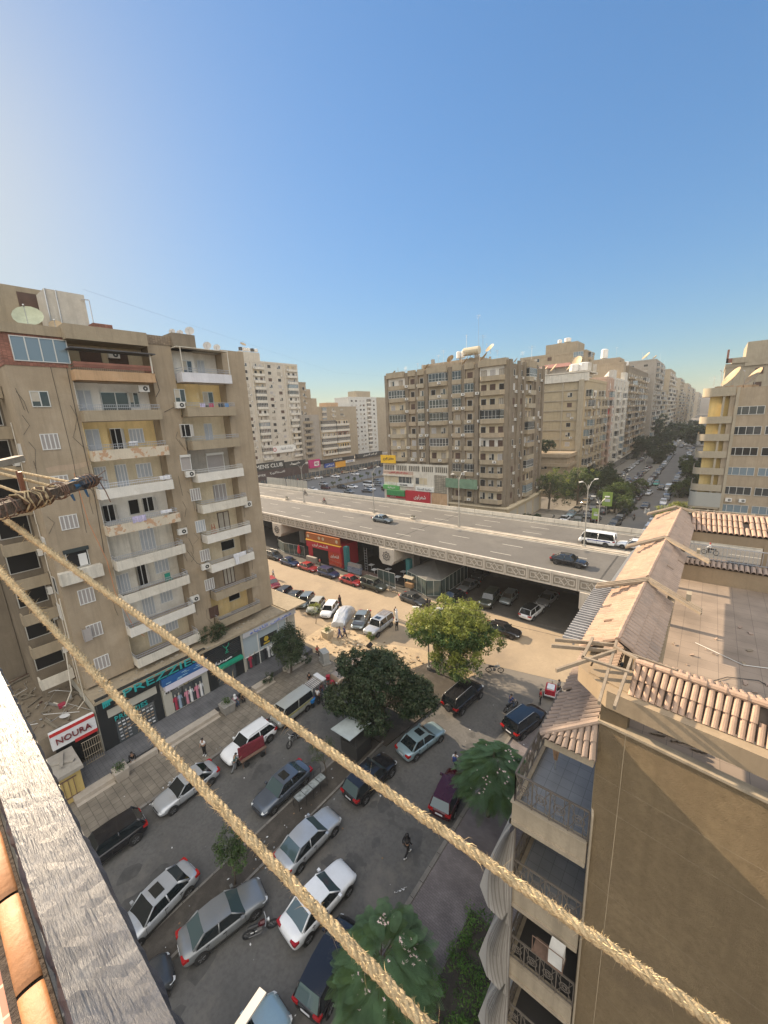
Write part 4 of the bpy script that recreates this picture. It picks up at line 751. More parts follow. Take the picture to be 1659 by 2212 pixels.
WHB = ST('whitish_stucco', (.50, .48, .44), stain=(.40, .38, .34))
t4 = row_block('apartment_block', 'whitish arched apartment block with rows of small dark windows on the far street', 183.6, 218, 37.8, WHB, [(2.2, 1.1, 'w'), (5.4, 1.1, 'w'), (11, 5.5, 'B'), (16.4, 1.1, 'w'), (19.4, 1.1, 'w'), (25.5, 5.5, 'B'), (31, 1.2, 'w')], seed=4, bm=WHB, rec=(WHB, WHITEW), ac_p=.3, pilw=[.6, 8, 14.4, 22, 29, 34])
b = MB(); b.tube([(-36, 200, 38.7), (-36, 200, 40), (-36, 200, 42.2)], [2.5, 2.5, .6], 10); b.box(-33.5, 184, 38.7, -31.8, 190, 41.5); b.box(-33.5, 210, 38.7, -31.8, 217, 42); wb('roof_gable', b, WHB, t4)
t5 = row_block('apartment_block', 'dark brown block with stacked uneven balconies right of the whitish arched block', 218.2, 286, 44.5, BROWN2, [(4, 5, 'b'), (11, 4, 'b'), (18, 5, 'B'), (26, 5, 'b'), (34, 5, 'b'), (43, 6, 'B'), (52, 5, 'b'), (61, 6, 'b')], [(24, 1.2, 'w'), (28, 1.5, 'w')], seed=5, z0=5.4, bm=BROWN)
b = MB(); b.box(-48, 219, 44.5, -36, 232, 49.5); wb('roof_room', b, BROWN, t5)
tank('tall white tank on the stair room of the dark brown block', -43, 222, 49.5, 1.5, 4.2); tank('white tank near the street corner of the dark brown block roof', -35.5, 232, 45, 1.5, 3)
dish('large tan dish at the street corner of the dark brown block roof', -36.5, 220, 45, 1.7, -1.1, .75); dish('tan dish behind the corner dish on dark brown block roof', -34.5, 232, 45, 1.5, -1.1, .75); antenna('aerial beside the tall tank on the dark brown block', -38, 222, 49.5, 5)
t6 = row_block('apartment_block', 'tall grey block whose shaded flat end wall shows small windows above the far street', 288, 334, 52.5, GREYB, [(8+9.5*k, 6, 'b') for k in range(4)], [(19.5, 2.2, 'w'), (26.5, 2.2, 'w')], x0=-60, x1=-28.6, seed=6, bm=GREYB)
row_block('apartment_block', 'lower block tucked behind the tall grey block on the far street', 340, 380, 37, TAN, [(8+9.5*k, 6, 'b') for k in range(4)], x0=-60, x1=-29.2, seed=16)
dish('very large tan dish on the tall grey block roof', -34, 290, 53, 2.6, -1.1, .75); dish('small dish on the right roof corner of the tall grey block', -29.8, 291, 53, 1.5, -1.1, .75)
t7 = row_block('apartment_block', 'tan block with long pale balcony bands on its end wall, beyond the tall grey block', 384.5, 436, 53, TAN, [(8+14*k, 8, 'b') for k in range(4)], [(24.5, 11, 'b')], x0=-62, x1=-28.4, seed=7, bm=PALE)
b = MB(); b.box(-40, 386, 53, -33, 392, 57); wb('roof_room', b, BROWN, t7); antenna('cluster of red and white masts on the tan banded block', -36, 386, 57, 9); antenna('thin mast beside the red and white masts on the tan banded block', -33, 387, 54, 7)
t8 = row_block('apartment_block', 'hazy beige block with a domed roof structure farther along the far street', 505, 570, 52, BEIGE, [(10+18*k, 9, 'b') for k in range(3)], [(20, 8, 'b')], x0=-66, x1=-28.2, seed=8, bm=BEIGE)
b = MB(); b.tube([(-44, 512, 52), (-44, 512, 57), (-44, 512, 59.5)], [7, 7, 1], 10); wb('roof_dome', b, TAN, t8)
row_block('apartment_block', 'lower brown block between the tan banded block and the domed block', 442, 500, 40, BROWN2, [(8+12*k, 6, 'b') for k in range(4)], x0=-60, x1=-29.2, seed=17)
row_block('apartment_block', 'lower block beyond the domed block of the far street', 580, 638, 41, GREYB, [(8+12*k, 6, 'b') for k in range(4)], x0=-60, x1=-29, seed=18)
t9 = row_block('apartment_block', 'hazy grey-tan block with a plain end wall far along the street', 645, 730, 52, TAN, [(14+22*k, 10, 'b') for k in range(3)], [(26, 3, 'w')], x0=-60, x1=-28, seed=9)
row_block('apartment_block', 'pale distant block at the end of the far street left side', 760, 880, 50, BEIGE, [(20+30*k, 12, 'b') for k in range(3)], [(22, 4, 'w')], x0=-60, x1=-27, seed=10)
row_block('apartment_block', 'farthest narrow block on the left side of the far street', 1020, 1300, 49, TAN, [(30+40*k, 14, 'b') for k in range(5)], x0=-60, x1=-26, seed=11)
# upper blocks behind the row
def back_block(lab, x0, y0, x1, y1, H, m, cols, z0, n, seed, scols=()):
    t = thing('apartment_block', lab, 'building', (x1, y0, 0)); shell(t, x0, y0, x1, y1, H, m, .8); R = random.Random(seed)
    bays(Fac(t, x0, y0, 0), cols, z0, 3.1, n, R, TAN, (TAN, CREAM), .2); 
    if scols: bays(Fac(t, x1, y0, 90), scols, z0, 3.1, n, R, TAN, (TAN, CREAM), .2)
    return t
tb = back_block('tan block rising behind the beige corner block, with a wider upper part', -66, 176, -40.5, 190, 48.5, TAN, [(3, 2., 'w'), (7, 2., 'w'), (12, 1.6, 'w'), (23, 3.5, 'b')], 36.5, 4, 31, [(5, 3, 'b')])
b = MB(); b.box(-56, 177, 48.5, -44, 188, 53); wb('roof_room', b, TAN, tb)
tank('round white tank highest on the tan block behind the beige corner block', -48.5, 180, 53, 1.3, 1.6); tank('small white tank on the tan block behind the beige corner block', -51.5, 180, 53, .8, 1.4)
dish('very large tan dish standing before the tan upper block', -41.5, 168, 42, 2.2, -.5, .4)
pv = thing('roof_pavilion', 'small red-tiled roof pavilion behind the dishes of the beige corner block', 'pavilion', (-44, 152, 38)); b = MB(); b.box(-5, -3, 0, 5, 4, 3.2); b.build('wall', GREYC, pv)
b = MB(); b.add([(-6.5, -4.5, 3.2), (6.5, -4.5, 3.2), (6.5, 5, 3.2), (-6.5, 5, 3.2), (-4, 0, 4.8), (4, 0, 4.8)], [(0, 1, 5, 4), (1, 2, 5), (2, 3, 4, 5), (3, 0, 4), (0, 3, 2, 1)]); b.build('roof', mat('dull_red_tiles', (.24, .11, .08), .8, var=.2), pv)
back_block('brown roofline block behind the whitish arched block with a square stair room', -60, 212, -33, 217.9, 46, BROWN, [(8, 2, 'w'), (16, 2, 'w')], 38, 2, 33)
# ---- right hand side of the far street
R = random.Random(77)
rb = thing('apartment_block', 'tan block on the right with curved yellow-lit corner balconies and long strip windows', 'building', (-1.6, 86, 0))
b = MB(); b.box(1.9, 86, 0, 40, 110, 29.2); b.box(-.6, 86.9, 0, 1.9, 110, 29.2); wb('wall', b, [BROWN], rb)
RF = Fac(rb, 2.4, 86, 0)
for f, z in enumerate((6.0, 9.2, 12.2, 15.4, 18.6, 21.9, 25.0)):
    for u in (1.9, 5.9, 10.0): RF.put(win(3.6, 1.3, ['slide', 'mirror', 'slide', 'mirror', 'dark', 'slide', 'slide'][f]), u+.1, z, .02, name='strip_window')
for z, u in ((8.3, 7.4), (11.0, 1.2), (11.0, 2.9), (14.3, 6.5)): RF.put(ac(), u, z, .05)
def curved(r, w, z0, z1, th=.12):
    n = 10; pts = [(math.cos(math.pi+math.pi/2*k/n)*r, math.sin(math.pi+math.pi/2*k/n)*r) for k in range(n+1)]; pi = [(x*(r-th)/r, y*(r-th)/r) for x, y in pts]
    b = MB(); out = [(-r, 6)]+pts+[(w, -r)]; inn = [(-r+th, 6)]+pi+[(w, -r+th)]
    for k in range(len(out)-1): b.prism([out[k], out[k+1], inn[k+1], inn[k]], z0, z1)
    b.prism([(w, 0), (w, -r), *pts[::-1], (-r, 6), (0, 6)], z0-.16, z0-.001); return b
cz = (12.7, 15.5, 18.3, 21.1, 23.9)
LITY = ST('yellow_balcony_wall', (.62, .46, .19), stain=(.58, .46, .25))
cm = curved(1.15, 3.0, 0, .95).mesh('balcony', BEIGE)
for z in (4.1, 6.9, 9.7)+cz: place('balcony', cm, rb, (-.5+1.6, .9, z))
b = MB(); curved(1.0, 2.0, 0, .1)
b.box(-.59, 86.85, 11, 1.89, 86.9, 29.0); b.box(-.62, 86.9, 11, -.6, 92.9, 29); wb('recess_wall', b, LITY, rb)
b = MB(); b.box(1.0, 85.9, 3, 1.3, 86.84, 29.0); b.box(2.6, 85.7, 3, 3.0, 86.1, 29.3); wb('column', b, BEIGE, rb)
rm = curved(1.15, 3.0, 0, 1.2).mesh('roof_parapet', BEIGE); place('roof_parapet', rm, rb, (1.1, .9, 28.2))
gm = curved(1.2, 3.1, 0, 2.3, .05).mesh('balcony_glazing', [mat('milky_glass', (.33, .33, .3), .2)]); place('balcony_glazing', gm, rb, (1.1, .9, 10.0))
b = MB(); [b.tube([(-1.7, 84.6, z), (7, 84.6, z)], .05, 4) for z in (7.6, 8.2, 8.8, 9.4)]; [b.tube([(x, 84.6, 7), (x, 84.6, 9.5)], .05, 4) for x in (-1.7, 0, 2, 4, 6, 7)]; b.box(-1.7, 84.6, 6.9, 7, 86, 7.0); wb('laundry_frame', b, mat('weathered_pipes', (.38, .34, .27), .7), rb)
for k, (x, r) in enumerate(((1.5, 1.9), (4.2, 1.7), (7.5, 1.3))): dish(['leftmost large golden dish on the roof of the right strip-window block', 'middle golden dish on the roof of the right strip-window block', 'smallest golden dish, rightmost on the right strip-window block'][k], x+.3, 88.5, 29.2, r*.92, -1.25, .62)
antenna('thin aerial at the left roof corner of the right strip-window block', -.4, 90, 29.3, 2.2)
random.seed(6); b = MB()
for k in range(50): x, y = random.uniform(-.3, 5), random.uniform(86.3, 90); b.box(x, y, 29.2, x+.4, y+.3, 29.35+random.random()*.3)
wb('rubble', b, [ST('roof_rubble2', (.3, .22, .15))], rb)
t = back_block('stepped tan block with a red brick parapet behind the right strip-window block', 1.2, 128, 30, 150, 35, BEIGE, [(6, 1.4, 'w'), (12, 1.4, 'w')], 29, 2, 41)
b = MB(); b.box(4.5, 127.6, 35, 30, 145, 40.2); b.box(2.2, 127.5, 35.8, 5, 140, 37); wb('roof_room', b, BEIGE, t); b = MB(); b.box(1.1, 127.7, 36.0, 4.4, 128, 37); b.box(1.1, 127.7, 36, 1.5, 128, 39); wb('brick_parapet', b, BRICK, t)
b = MB(); b.box(-1.5, 83.2, 0, 30, 85.9, 5.8); wb('shop_storey', b, [PALE], rb); LF_ = Fac(rb, -1.5, 83.2, 0)
for k in range(5): LF_.put(win(4.2, 2.0, 'dark'), 3.2+5.2*k, 3.0, .02, name='dark_window')
for u in (9.2, 12.4, 13.8): LF_.put(ac(), u, 3.2, .1)
b = MB(); b.box(-2.5, 80.5, 5.9, 30, 80.8, 6.4); wb('maroon_fascia', b, mat('maroon_band', (.22, .01, .03), .6), rb)
row = [(70, 200, 33, 'mostly hidden block on the right side of the far street beyond the strip-window block'), (205, 420, 40, 'far right side block of the far street seen as a thin dark edge')]
for y0, y1, H, lab in ((152, 300, 30, row[0][3]), (420, 700, 36, row[1][3])): back_block(lab, 4.5, y0, 40, y1, H, TAN, [], 4, 8, 51)
# ---- square on the left beyond the overpass: three blocks facing +x
R = random.Random(91)
def side_block(lab, x, y0, y1, H, m, cols, z0, n, seed, bm, rec, depth=22, fp=3.1, par=.8, ac_p=.5):
    R = random.Random(seed); t = thing('apartment_block', lab, 'building', (x, y0, 0)); shell(t, x-depth, y0, x, y1, H, m, par); F = Fac(t, x, y0, 90); bays(F, cols, z0, fp, n, R, bm, rec, ac_p); return t, F
PALEB = ST('pale_beige_block', (.46, .42, .36), stain=(.38, .35, .30))
T1, F1_ = side_block('tall pale beige tower block beyond the overpass, left, with arched top windows', -157, 98, 130.5, 53.2, PALEB, [(4.5, 1.6, 'w'), (10.6, 5.2, 'b'), (16.5, 1.8, 'w'), (21.6, 1.8, 'w'), (28.5, 5.6, 'b')], 10.9, 15, 61, DIRTYW, (WHITEW, PALEB, CREAM), fp=3.25-.43)
pil(F1_, [1.3, 7.3, 13.9, 24.6, 32], 10, 53.6, .7, .35, PALEB, T1)
b = MB(); b.box(-165, 101, 54, -158, 111, 57.5); wb('roof_room', b, PALEB, T1)
for k in range(5): tank(['dark drum tank first from left on the pale tower block', 'second drum tank on the pale tower block', 'third drum tank, white, on the pale tower block', 'fourth drum tank, dark, on the pale tower block', 'fifth drum tank, white, rightmost on pale tower block'][k], -159, 102.5+1.9*k, 57.5, .8, 1.3, BLK if k in (0, 3) else TANKM)
dish('white dish leaning on the pale tower block roof beside the drum tanks', -159, 104, 59.2, 1.3, 1.6, .9)
T2, F2_ = side_block('stepped brown block with roof plants between pale tower block and balconied block', -163, 130.8, 140, 46, BROWN, [(3, 4, 'b'), (7.5, 1.5, 'w')], 8, 12, 62, TAN, (TAN, CREAM), 20)
b = MB(); b.box(-175, 140, 0, -163.5, 147, 39); b.box(-173, 136, 39, -163.2, 143, 43.5); wb('wall', b, [BROWN], T2)
T3, F3_ = side_block('low brown block with cream and brick balcony bands above the square shops', -155, 140.3, 161.5, 27.3, BROWN, [(5.5, 10, 'b'), (15.8, 9.5, 'b')], 9.5, 6, 63, DIRTYW, (LITY, CREAM, BRICK), 20, fp=3.0, par=.6)
b = MB(); b.box(-166, 128.5, 0, -155.2, 140.2, 30.5); wb('wall', b, [GREYB], T3)
for k in range(8): F3_.put(balc(5.5, 1., 1., TAN), -8, 5.5+3*k, 0); F3_.put(win(3, 1.5, 'dark'), -8, 6.6+3*k, 0, name='dark_window')
T4, F4_ = side_block('white slab block with a flat roof rim and plain brown end wall, beyond the square', -200, 209.8, 240, 42.2, ST('white_slab', (.50, .50, .48)), [(3, 2, 'w'), (7.5, 2, 'w'), (12, 2, 'w'), (15.5, 2, 'w'), (21, 4, 'b'), (27, 2, 'w')], 4.5, 12, 64, WHITEW, (PALEB, TAN), 14)
b = MB(); b.box(-214, 240.1, 0, -200.4, 256, 43); b.box(-212, 222, 43, -204, 238, 47.5); wb('wall', b, [TAN], T4)
T5, _f = side_block('tan low block with a rooftop frame behind the balconied block', -190, 170, 206, 35.2, TAN, [(6, 3, 'b'), (14, 3, 'b'), (22, 3, 'w')], 4.5, 10, 65, PALEB, (TAN, CREAM), 20)
b = MB(); b.box(-198, 180, 35.2, -191, 190, 38.5); wb('roof_room', b, ORANGE, T5)
T6, _f = side_block('hazy distant block closing the square behind the white slab block', -214, 262, 330, 33, GREYB, [(8+9*k, 4, 'b') for k in range(7)], 4.5, 8, 66, TAN, (TAN,), 20)
# shop row with fascias
sr = thing('shop_row', 'row of shops with dark and coloured fascias along the square beyond the overpass', 'building', (-150, 95, 0))
b = MB(); b.box(-156.9, 95, 0, -150.4, 205, 6.6); wb('wall', b, [GREYB], sr); SR = Fac(sr, -150, 0, 90)
def sb(nm, m, u0, z0, u1, z1, d=.3): b = MB(); SR.box(b, u0, -.4, z0, u1, d, z1); return wb(nm, b, m, sr)
def stx(s, m, u, z, w, h, d=.32): return text('lettering', s, m, sr, SR.at(u, z, d)-sr.location, SR.a, w, h, .1)
sb('sign_board', DKS, 96, 7.3, 112, 10.6); stx('MENS CLUB', WHT, 104, 9.0, 14, 1.7); sb('shop_front', mat('brown_shop', (.05, .03, .03), .6), 96, 3.0, 126, 7.2, .1)
sb('sign_board', DKS, 112.2, 7.0, 124.5, 9.7); stx(ar('ملابس رجالى'), WHT, 118, 8.6, 6, 1.1); stx('COFFEE', WHT, 98.5, 5.3, 6, .9, .14); stx(ar('لاستاكوزا'), WHT, 108, 5.6, 8, 1.2, .14)
sb('sign_board', mat('magenta_sign', (.42, .01, .14), .5), 126.6, 5.0, 133.4, 9.0, .6); sb('sign_board', WHT, 129.5, 5.9, 132.6, 8.0, .65); stx('MID', mat('magenta2', (.3, .02, .12), .5), 131, 7, 2.2, 1.2, .68)
sb('sign_board', DKS, 134, 6.4, 158, 8.2, .8); stx('APO X AZZ', WHT, 145.5, 7.4, 6.5, .9, .82); sb('sign_board', mat('blue_sign2', (.02, .07, .32), .5), 136.6, 4.1, 143.4, 6.2, .4); stx(ar('اديداس'), WHT, 140, 5.1, 5.4, 1.3, .42)
sb('sign_board', mat('orange_sign', (.62, .3, .02), .5), 144, 3.2, 151.4, 6.3, .5); sb('sign_board', WHT, 151.6, 4.9, 158.4, 6.4, .6); stx('DANIEL', mat('blue_text', (.1, .15, .35), .5), 155, 5.6, 5, .8, .62); sb('sign_board', DKS, 160, 6.2, 182, 8.6, 1.0); stx(ar('ابو العز السورى'), WHT, 171, 7.6, 12, 1.3, 1.02)
b = MB()
for k in range(44): SR.box(b, 96.3+2.45*k, .0, .2, 98.2+2.45*k, .12, 3.0)
wb('shop_window', b, SHOPG, sr)
qs = thing('billboard', 'long white clinic sign with a red ring on the pale tower block', 'sign', (-156.4, 110, 14)); QF = Fac(qs, -156.2, 0, 90)
b = MB(); QF.box(b, 110.3, -.2, 13.6, 124.5, .2, 16.9); wb('sign_board', b, WHT, qs); text('lettering', ar('عيادات الشفاء'), mat('grey_txt', (.12, .12, .15), .6), qs, QF.at(119, 15.4, .22)-qs.location, QF.a, 7, 1.4, .05); b = MB(); pts = [tuple(QF.at(112.2+.8*math.cos(t/10*6.3), 15.3+.8*math.sin(t/10*6.3), .25)) for t in range(11)]; b.tube(pts, .14, 5); wb('sign_emblem', b, RED, qs)
# dark neighbour at the far left edge, whose shadow lies over the near street
nb = thing('apartment_block', 'dark neighbouring block behind the low shop at the left edge', 'building', (-50.5, 4.0, 0)); b = MB(); b.box(-90, -70, 0, -50.5, 4.05, 33.5); wb('wall', b, [BROWN2], nb)
# skyline filler far away
R = random.Random(5)
for k, (x, y, w, d, h) in enumerate([(-260, 300, 40, 30, 30), (-190, 420, 60, 30, 36), (-120, 520, 60, 40, 34), (-60, 1400, 120, 60, 46), (40, 1200, 60, 60, 40), (-330, 230, 40, 60, 38)]):
    t = thing('apartment_block', ['hazy far block behind the white slab block', 'hazy far block seen between square and corner block', 'hazy far block behind the trees of the square', 'faint block closing the far street on the left', 'faint block closing the far street on the right', 'hazy far block behind the pale tower block'][k], 'building', (x, y, 0)); shell(t, x-w/2, y-d/2, x+w/2, y+d/2, h, (GREYB, TAN, BEIGE)[k % 3], .8)
    bays(Fac(t, x-w/2, y-d/2, 0), [(4+6*i, 3, 'w') for i in range(int(w/6))][:9], 5, 3.1, 8, R, TAN, (TAN,), 0)
# ================================================================ building on the right with tiled roof edges
ROUGH = mat('rough_spray_stucco', (.36, .265, .155), .95, var=.16, vs=.5, stain=(.27, .20, .125), sc=.35, fine=.22, streak=.20, patch=(.31, .235, .145), pt=.66, ps=.45, bump=4.5, bs=42, spec=.1)
GROOVE = mat('stucco_groove', (.44, .34, .22), .9, var=.2); SMOOTH = ST('smooth_tan_render', (.27, .21, .145), bump=.1); LEDGE = ST('ledge_render', (.33, .275, .205), stain=(.24, .20, .145), streak=.35)
TILE = mat('clay_roof_tile', (.40, .27, .19), .8, var=.26, vs=2.6, stain=(.28, .205, .155), sc=1.1, fine=.12, bump=.4, bs=30)
TILEG = mat('weathered_roof_tile', (.33, .245, .19), .85, var=.2, vs=2.5, stain=(.22, .175, .145), sc=1.3, fine=.15, bump=.4, bs=30)
MORTAR = mat('dark_tile_bedding', (.09, .07, .055), .95, var=.3, vs=3)
WOOD = mat('weathered_wood', (.27, .215, .155), .9, var=.3, vs=3, fine=.3, streak=.2); ROOFT = tilemat('roof_floor_tiles', (.27, .21, .16), .5, .5, .006, .05, .9, bump=.1)
tr = thing('tiled_roof_building', 'near tan stucco building on the right with clay-tiled roof edges and a flat roof', 'building', (-1.25, 8.95, 0))
GA = R_(-8); gs = lambda x, y0=8.95: y0+(x+1.25)*math.tan(GA)
b = MB(); b.prism([(-1.25, 8.95), (8, gs(8)), (8, 26.4), (-1.25, 26.4)], 0, 18.9); wb('wall', b, [ROUGH], tr)
b = MB(); b.prism([(-1.25, 8.95), (8, gs(8)), (8, gs(8)+.16), (-1.25, 9.11)], 18.9, 20.0); b.box(-1.25, 8.96, 18.9, -.72, 9.5, 20.55); wb('roof_parapet', b, [ROUGH], tr)
b = MB(); b.prism([(-1.28, 8.92), (8, gs(8)-.03), (8, gs(8)+.2), (-1.28, 9.13)], 20.0, 20.06); wb('parapet_coping', b, [LEDGE], tr)
b = MB(); b.prism([(-1.1, 9.12), (7.9, 8.4), (7.9, 26.2), (-1.1, 26.2)], 18.9, 19.0); wb('roof_floor', b, [ROOFT], tr)
b = MB()
def gstrip(x0, z0, x1, z1, w=.01): b.add([(x0, gs(x0)-.004, z0), (x1, gs(x1)-.004, z1), (x1, gs(x1)-.004, z1+w), (x0, gs(x0)-.004, z0+w)], [(0, 1, 2, 3)])
for z in (18.55, 17.75, 15.3, 13.9, 11.9, 9.4, 6.9): gstrip(-1.24, z, 8, z, .008)
for x, z0, z1 in ((-.72, 0, 19.98),): b.add([(x, gs(x)-.005, z0), (x+.011, gs(x)-.005, z0), (x+.011, gs(x)-.005, z1), (x, gs(x)-.005, z1)], [(0, 1, 2, 3)])
wb('wall_groove', b, GROOVE, tr)
# ring beam below the canopies
b = MB(); b.prism([(-1.88, 9.62), (-1.88, 9.50), (-1.15, 8.86), (8, gs(8, 8.88)), (8, gs(8, 8.88)+.22), (-.9, 9.12), (-1.5, 9.62)], 20.5, 20.92)
b.box(-1.88, 9.62, 20.5, -1.66, 26.3, 20.9); b.box(-.5, 10.2, 20.55, -.3, 24.4, 20.85); b.box(-.3, 24.2, 20.4, 8, 24.5, 20.85); b.box(-1.2, 26.2, 20.4, 8, 26.5, 20.85); b.prism([(-1.6, 9.3), (-.75, 9.0), (-.6, 9.9), (-1.6, 9.9)], 20.92, 20.96)
wb('ring_beam', b, [SMOOTH], tr)
b = MB()
for x, y in ((-1.2, 13), (-1.2, 17), (-1.2, 21), (-1.2, 25.8), (2.6, 24.3), (6, 24.3)): b.box(x-.1, y-.12, 18.9, x+.12, y+.12, 20.55)
wb('roof_post', b, [SMOOTH], tr)
def tiles(p_ridge0, p_ridge1, p_eave0, p_eave1, sp, rows, m, name, seed, cap=True):
    """half-round clay tiles laid from ridge to eave, rows overlapping, over a backing board"""
    R = random.Random(seed); r0, r1, e0, e1 = map(Vector, (p_ridge0, p_ridge1, p_eave0, p_eave1)); n = max(2, int((r1-r0).length/sp)); b = MB(); al = (r1-r0).normalized()
    nrm = (r1-r0).cross(e0-r0).normalized()
    if nrm.z < 0: nrm = -nrm
    b.quad(r0-nrm*.03, r1-nrm*.03, e1-nrm*.03, e0-nrm*.03, 1)
    for i in range(n):
        A = r0.lerp(r1, (i+.5)/n); E = e0.lerp(e1, (i+.5)/n); w = (r1-r0).length/n*.47; dn = (E-A)
        for k in range(rows):
            a = A+dn*(k/rows)+al*R.uniform(-.008, .008); c = A+dn*((k+1.12)/rows)+al*R.uniform(-.01, .01); h0 = .0; h1 = .018+R.uniform(0, .008)
            if R.random() < .012: continue
            o = len(b.v); N = 5
            for (p, wd, hh) in ((a, w*.86, h0), (c, w, h1)):
                for q in range(N+1):
                    th = math.pi*q/N; b.v.append(tuple(p+al*(math.cos(th)*wd)+nrm*(math.sin(th)*wd*1.15+hh)))
            for q in range(N): b.f.append((o+q, o+q+1, o+N+1+q+1, o+N+1+q)); b.mi.append(0)
            o2 = len(b.v); b.v += [tuple(c+al*(math.cos(math.pi*q/N)*w*.82)+nrm*(math.sin(math.pi*q/N)*w*.92+h1)) for q in range(N+1)]
            for q in range(N): b.f.append((o+N+1+q, o+N+1+q+1, o2+q+1, o2+q)); b.mi.append(0)
    o = wb(name, b, [m, MORTAR], tr)
    if cap:
        b = MB(); L_ = (r1-r0).length; k = int(L_/.3)
        for i in range(k): b.tube([r0+al*(L_*i/k)+nrm*.03, r0+al*(L_*(i+1.08)/k)+nrm*.045], [.062, .07], 8)
        wb('ridge_tile', b, m, tr)
    return o
for y0, y1, s in ((10.15, 14.3, 1), (14.85, 19.6, 2), (20.1, 26.2, 3)):
    rx = lambda y: -1.19+(y-9.84)*.027
    tiles((rx(y0), y0, 21.5), (rx(y1), y1, 21.5), (-1.96, y0, 21.0), (-1.96+.012*(y1-10), y1, 21.0), .175, 3, TILE, 'roof_tiles', s)
    tiles((rx(y1), y1, 21.5), (rx(y0), y0, 21.5), (-.45+.02*(y1-10.7), y1, 20.98), (-.45+.02*(y0-10.7), y0, 20.98), .175, 3, TILEG, 'roof_tiles', s+10, cap=False)
tiles((-.72, 9.46, 21.5), (8, 8.6, 21.5), (-.78, 9.05, 20.93), (8, 8.2, 20.93), .126, 2, TILE, 'roof_tiles', 21)
tiles((8, 8.6, 21.47), (-.62, 9.46, 21.47), (8, 9.25, 21.2), (-.62, 10.05, 21.2), .126, 2, TILE, 'roof_tiles', 22, cap=False)
tiles((-.3, 26.1, 21.4), (8, 26.3, 21.4), (-.2, 24.2, 20.9), (8, 24.25, 20.9), .2, 3, TILE, 'roof_tiles', 23)
b = MB(); b.box(-.5, 22.25, 18.9, 8, 22.5, 19.75); wb('roof_parapet', b, [SMOOTH], tr)
tiles((-.3, 22.62, 19.9), (8, 22.62, 19.9), (-.3, 22.2, 19.78), (8, 22.2, 19.78), .19, 1, TILEG, 'roof_tiles', 24, cap=False)
b = MB(); k = 0
for i in range(56): b.box(-.6+i*.15, 23.0, 19.4, -.585+i*.15, 23.015, 20.55)
b.box(-.6, 22.99, 20.54, 8, 23.02, 20.57); b.box(-.6, 22.99, 19.9, 8, 23.02, 19.93); wb('roof_fence', b, RAIL, tr)
# low tiled roof over the top balcony
tiles((-1.27, 9.0, 19.95), (-1.27, 13.2, 19.95), (-2.42, 8.72, 19.2), (-2.42, 13.2, 19.2), .165, 4, TILEG, 'roof_tiles', 31, cap=False)
b = MB(); b.tube([(-1.25, 8.98, 20.0), (-2.45, 8.68, 19.24)], .06, 8); wb('hip_tile', b, TILEG, tr)
tiles((-2.3, 8.78, 19.33), (-1.27, 9.0, 19.93), (-2.38, 8.62, 19.2), (-1.2, 8.62, 19.2), .15, 2, TILEG, 'roof_tiles', 32, cap=False)
b = MB(); b.box(-2.36, 8.72, 18.9, -1.26, 13.2, 19.16); wb('canopy_beam', b, [LEDGE], tr)
# projecting pergola timbers
b = MB()
def beam(x0, y0, x1, y1, z0=21.42, z1=21.42, w=.05, h=.085): b.obox((x0, y0, z0), (x1, y1, z1), w, h)
for a in ((-2.46, 9.48, -1.2, 10.05), (-2.45, 9.16, -1.15, 9.76), (-2.08, 8.26, -1.15, 9.66, 21.4, 21.5), (-1.21, 10.1, -1.12, 7.74, 21.5, 21.36), (-.82, 9.64, -.86, 7.77, 21.5, 21.36)): beam(*a)
for a in ((-1.7, 9.95, -1.7, 8.93, 21.5, 21.5, .06, .05), (-1.72, 8.95, -.78, 8.93, 21.5, 21.5, .06, .05), (-1.2, 9.7, -.7, 9.45, 21.56, 21.56, .06, .05), (-.95, 9.6, .0, 9.45, 21.56, 21.56, .04, .04)): beam(*a)
wb('pergola_beam', b, WOOD, tr)
for yy, xl, yl, xr, yr in ((14.55, -2.35, 13.78, .36, 13.5), (19.9, -2.2, 18.6, .5, 18.25), (26.45, -2.15, 25.1, .6, 26.0)):
    b = MB()
    for k in range(3):
        o_ = -.14*k; beam(xl, yl+o_, -1.0, yy+o_, 21.35, 21.6); beam(-1.03, yy+o_, xr, yr+o_, 21.6, 21.32)
    wb('pergola_beam', b, WOOD, tr)
b = MB(); b.box(-.02, 13.72, 21.42, .1, 14.02, 21.62); b.box(.1, 18.6, 21.4, .2, 18.85, 21.58); wb('timber_block', b, LEDGE, tr)
b = MB()
for k in range(26):
    y = 10.6+k*.16; b.obox((-2.55-.0*k, y, 20.93), (-1.9, y+.03, 20.93), .035, .07)
for x in (-2.25,): b.obox((x, 10.5, 20.86), (x, 14.75, 20.86), .05, .06)
wb('slat_canopy', b, mat('grey_slats', (.36, .35, .34), .8, var=.2), tr)
b = MB(); b.add([(-2.35, 15.2, 20.6), (-1.9, 15.2, 20.95), (-1.85, 20.3, 20.95), (-2.2, 20.3, 20.6)], [(0, 1, 2, 3)]); b.add([(-2.35, 15.2, 20.57), (-2.2, 20.3, 20.57), (-1.85, 20.3, 20.92), (-1.9, 15.2, 20.92)], [(0, 1, 2, 3)]); wb('sheet_canopy', b, mat('grey_sheet_metal', (.2, .21, .22), .5, .5), tr)
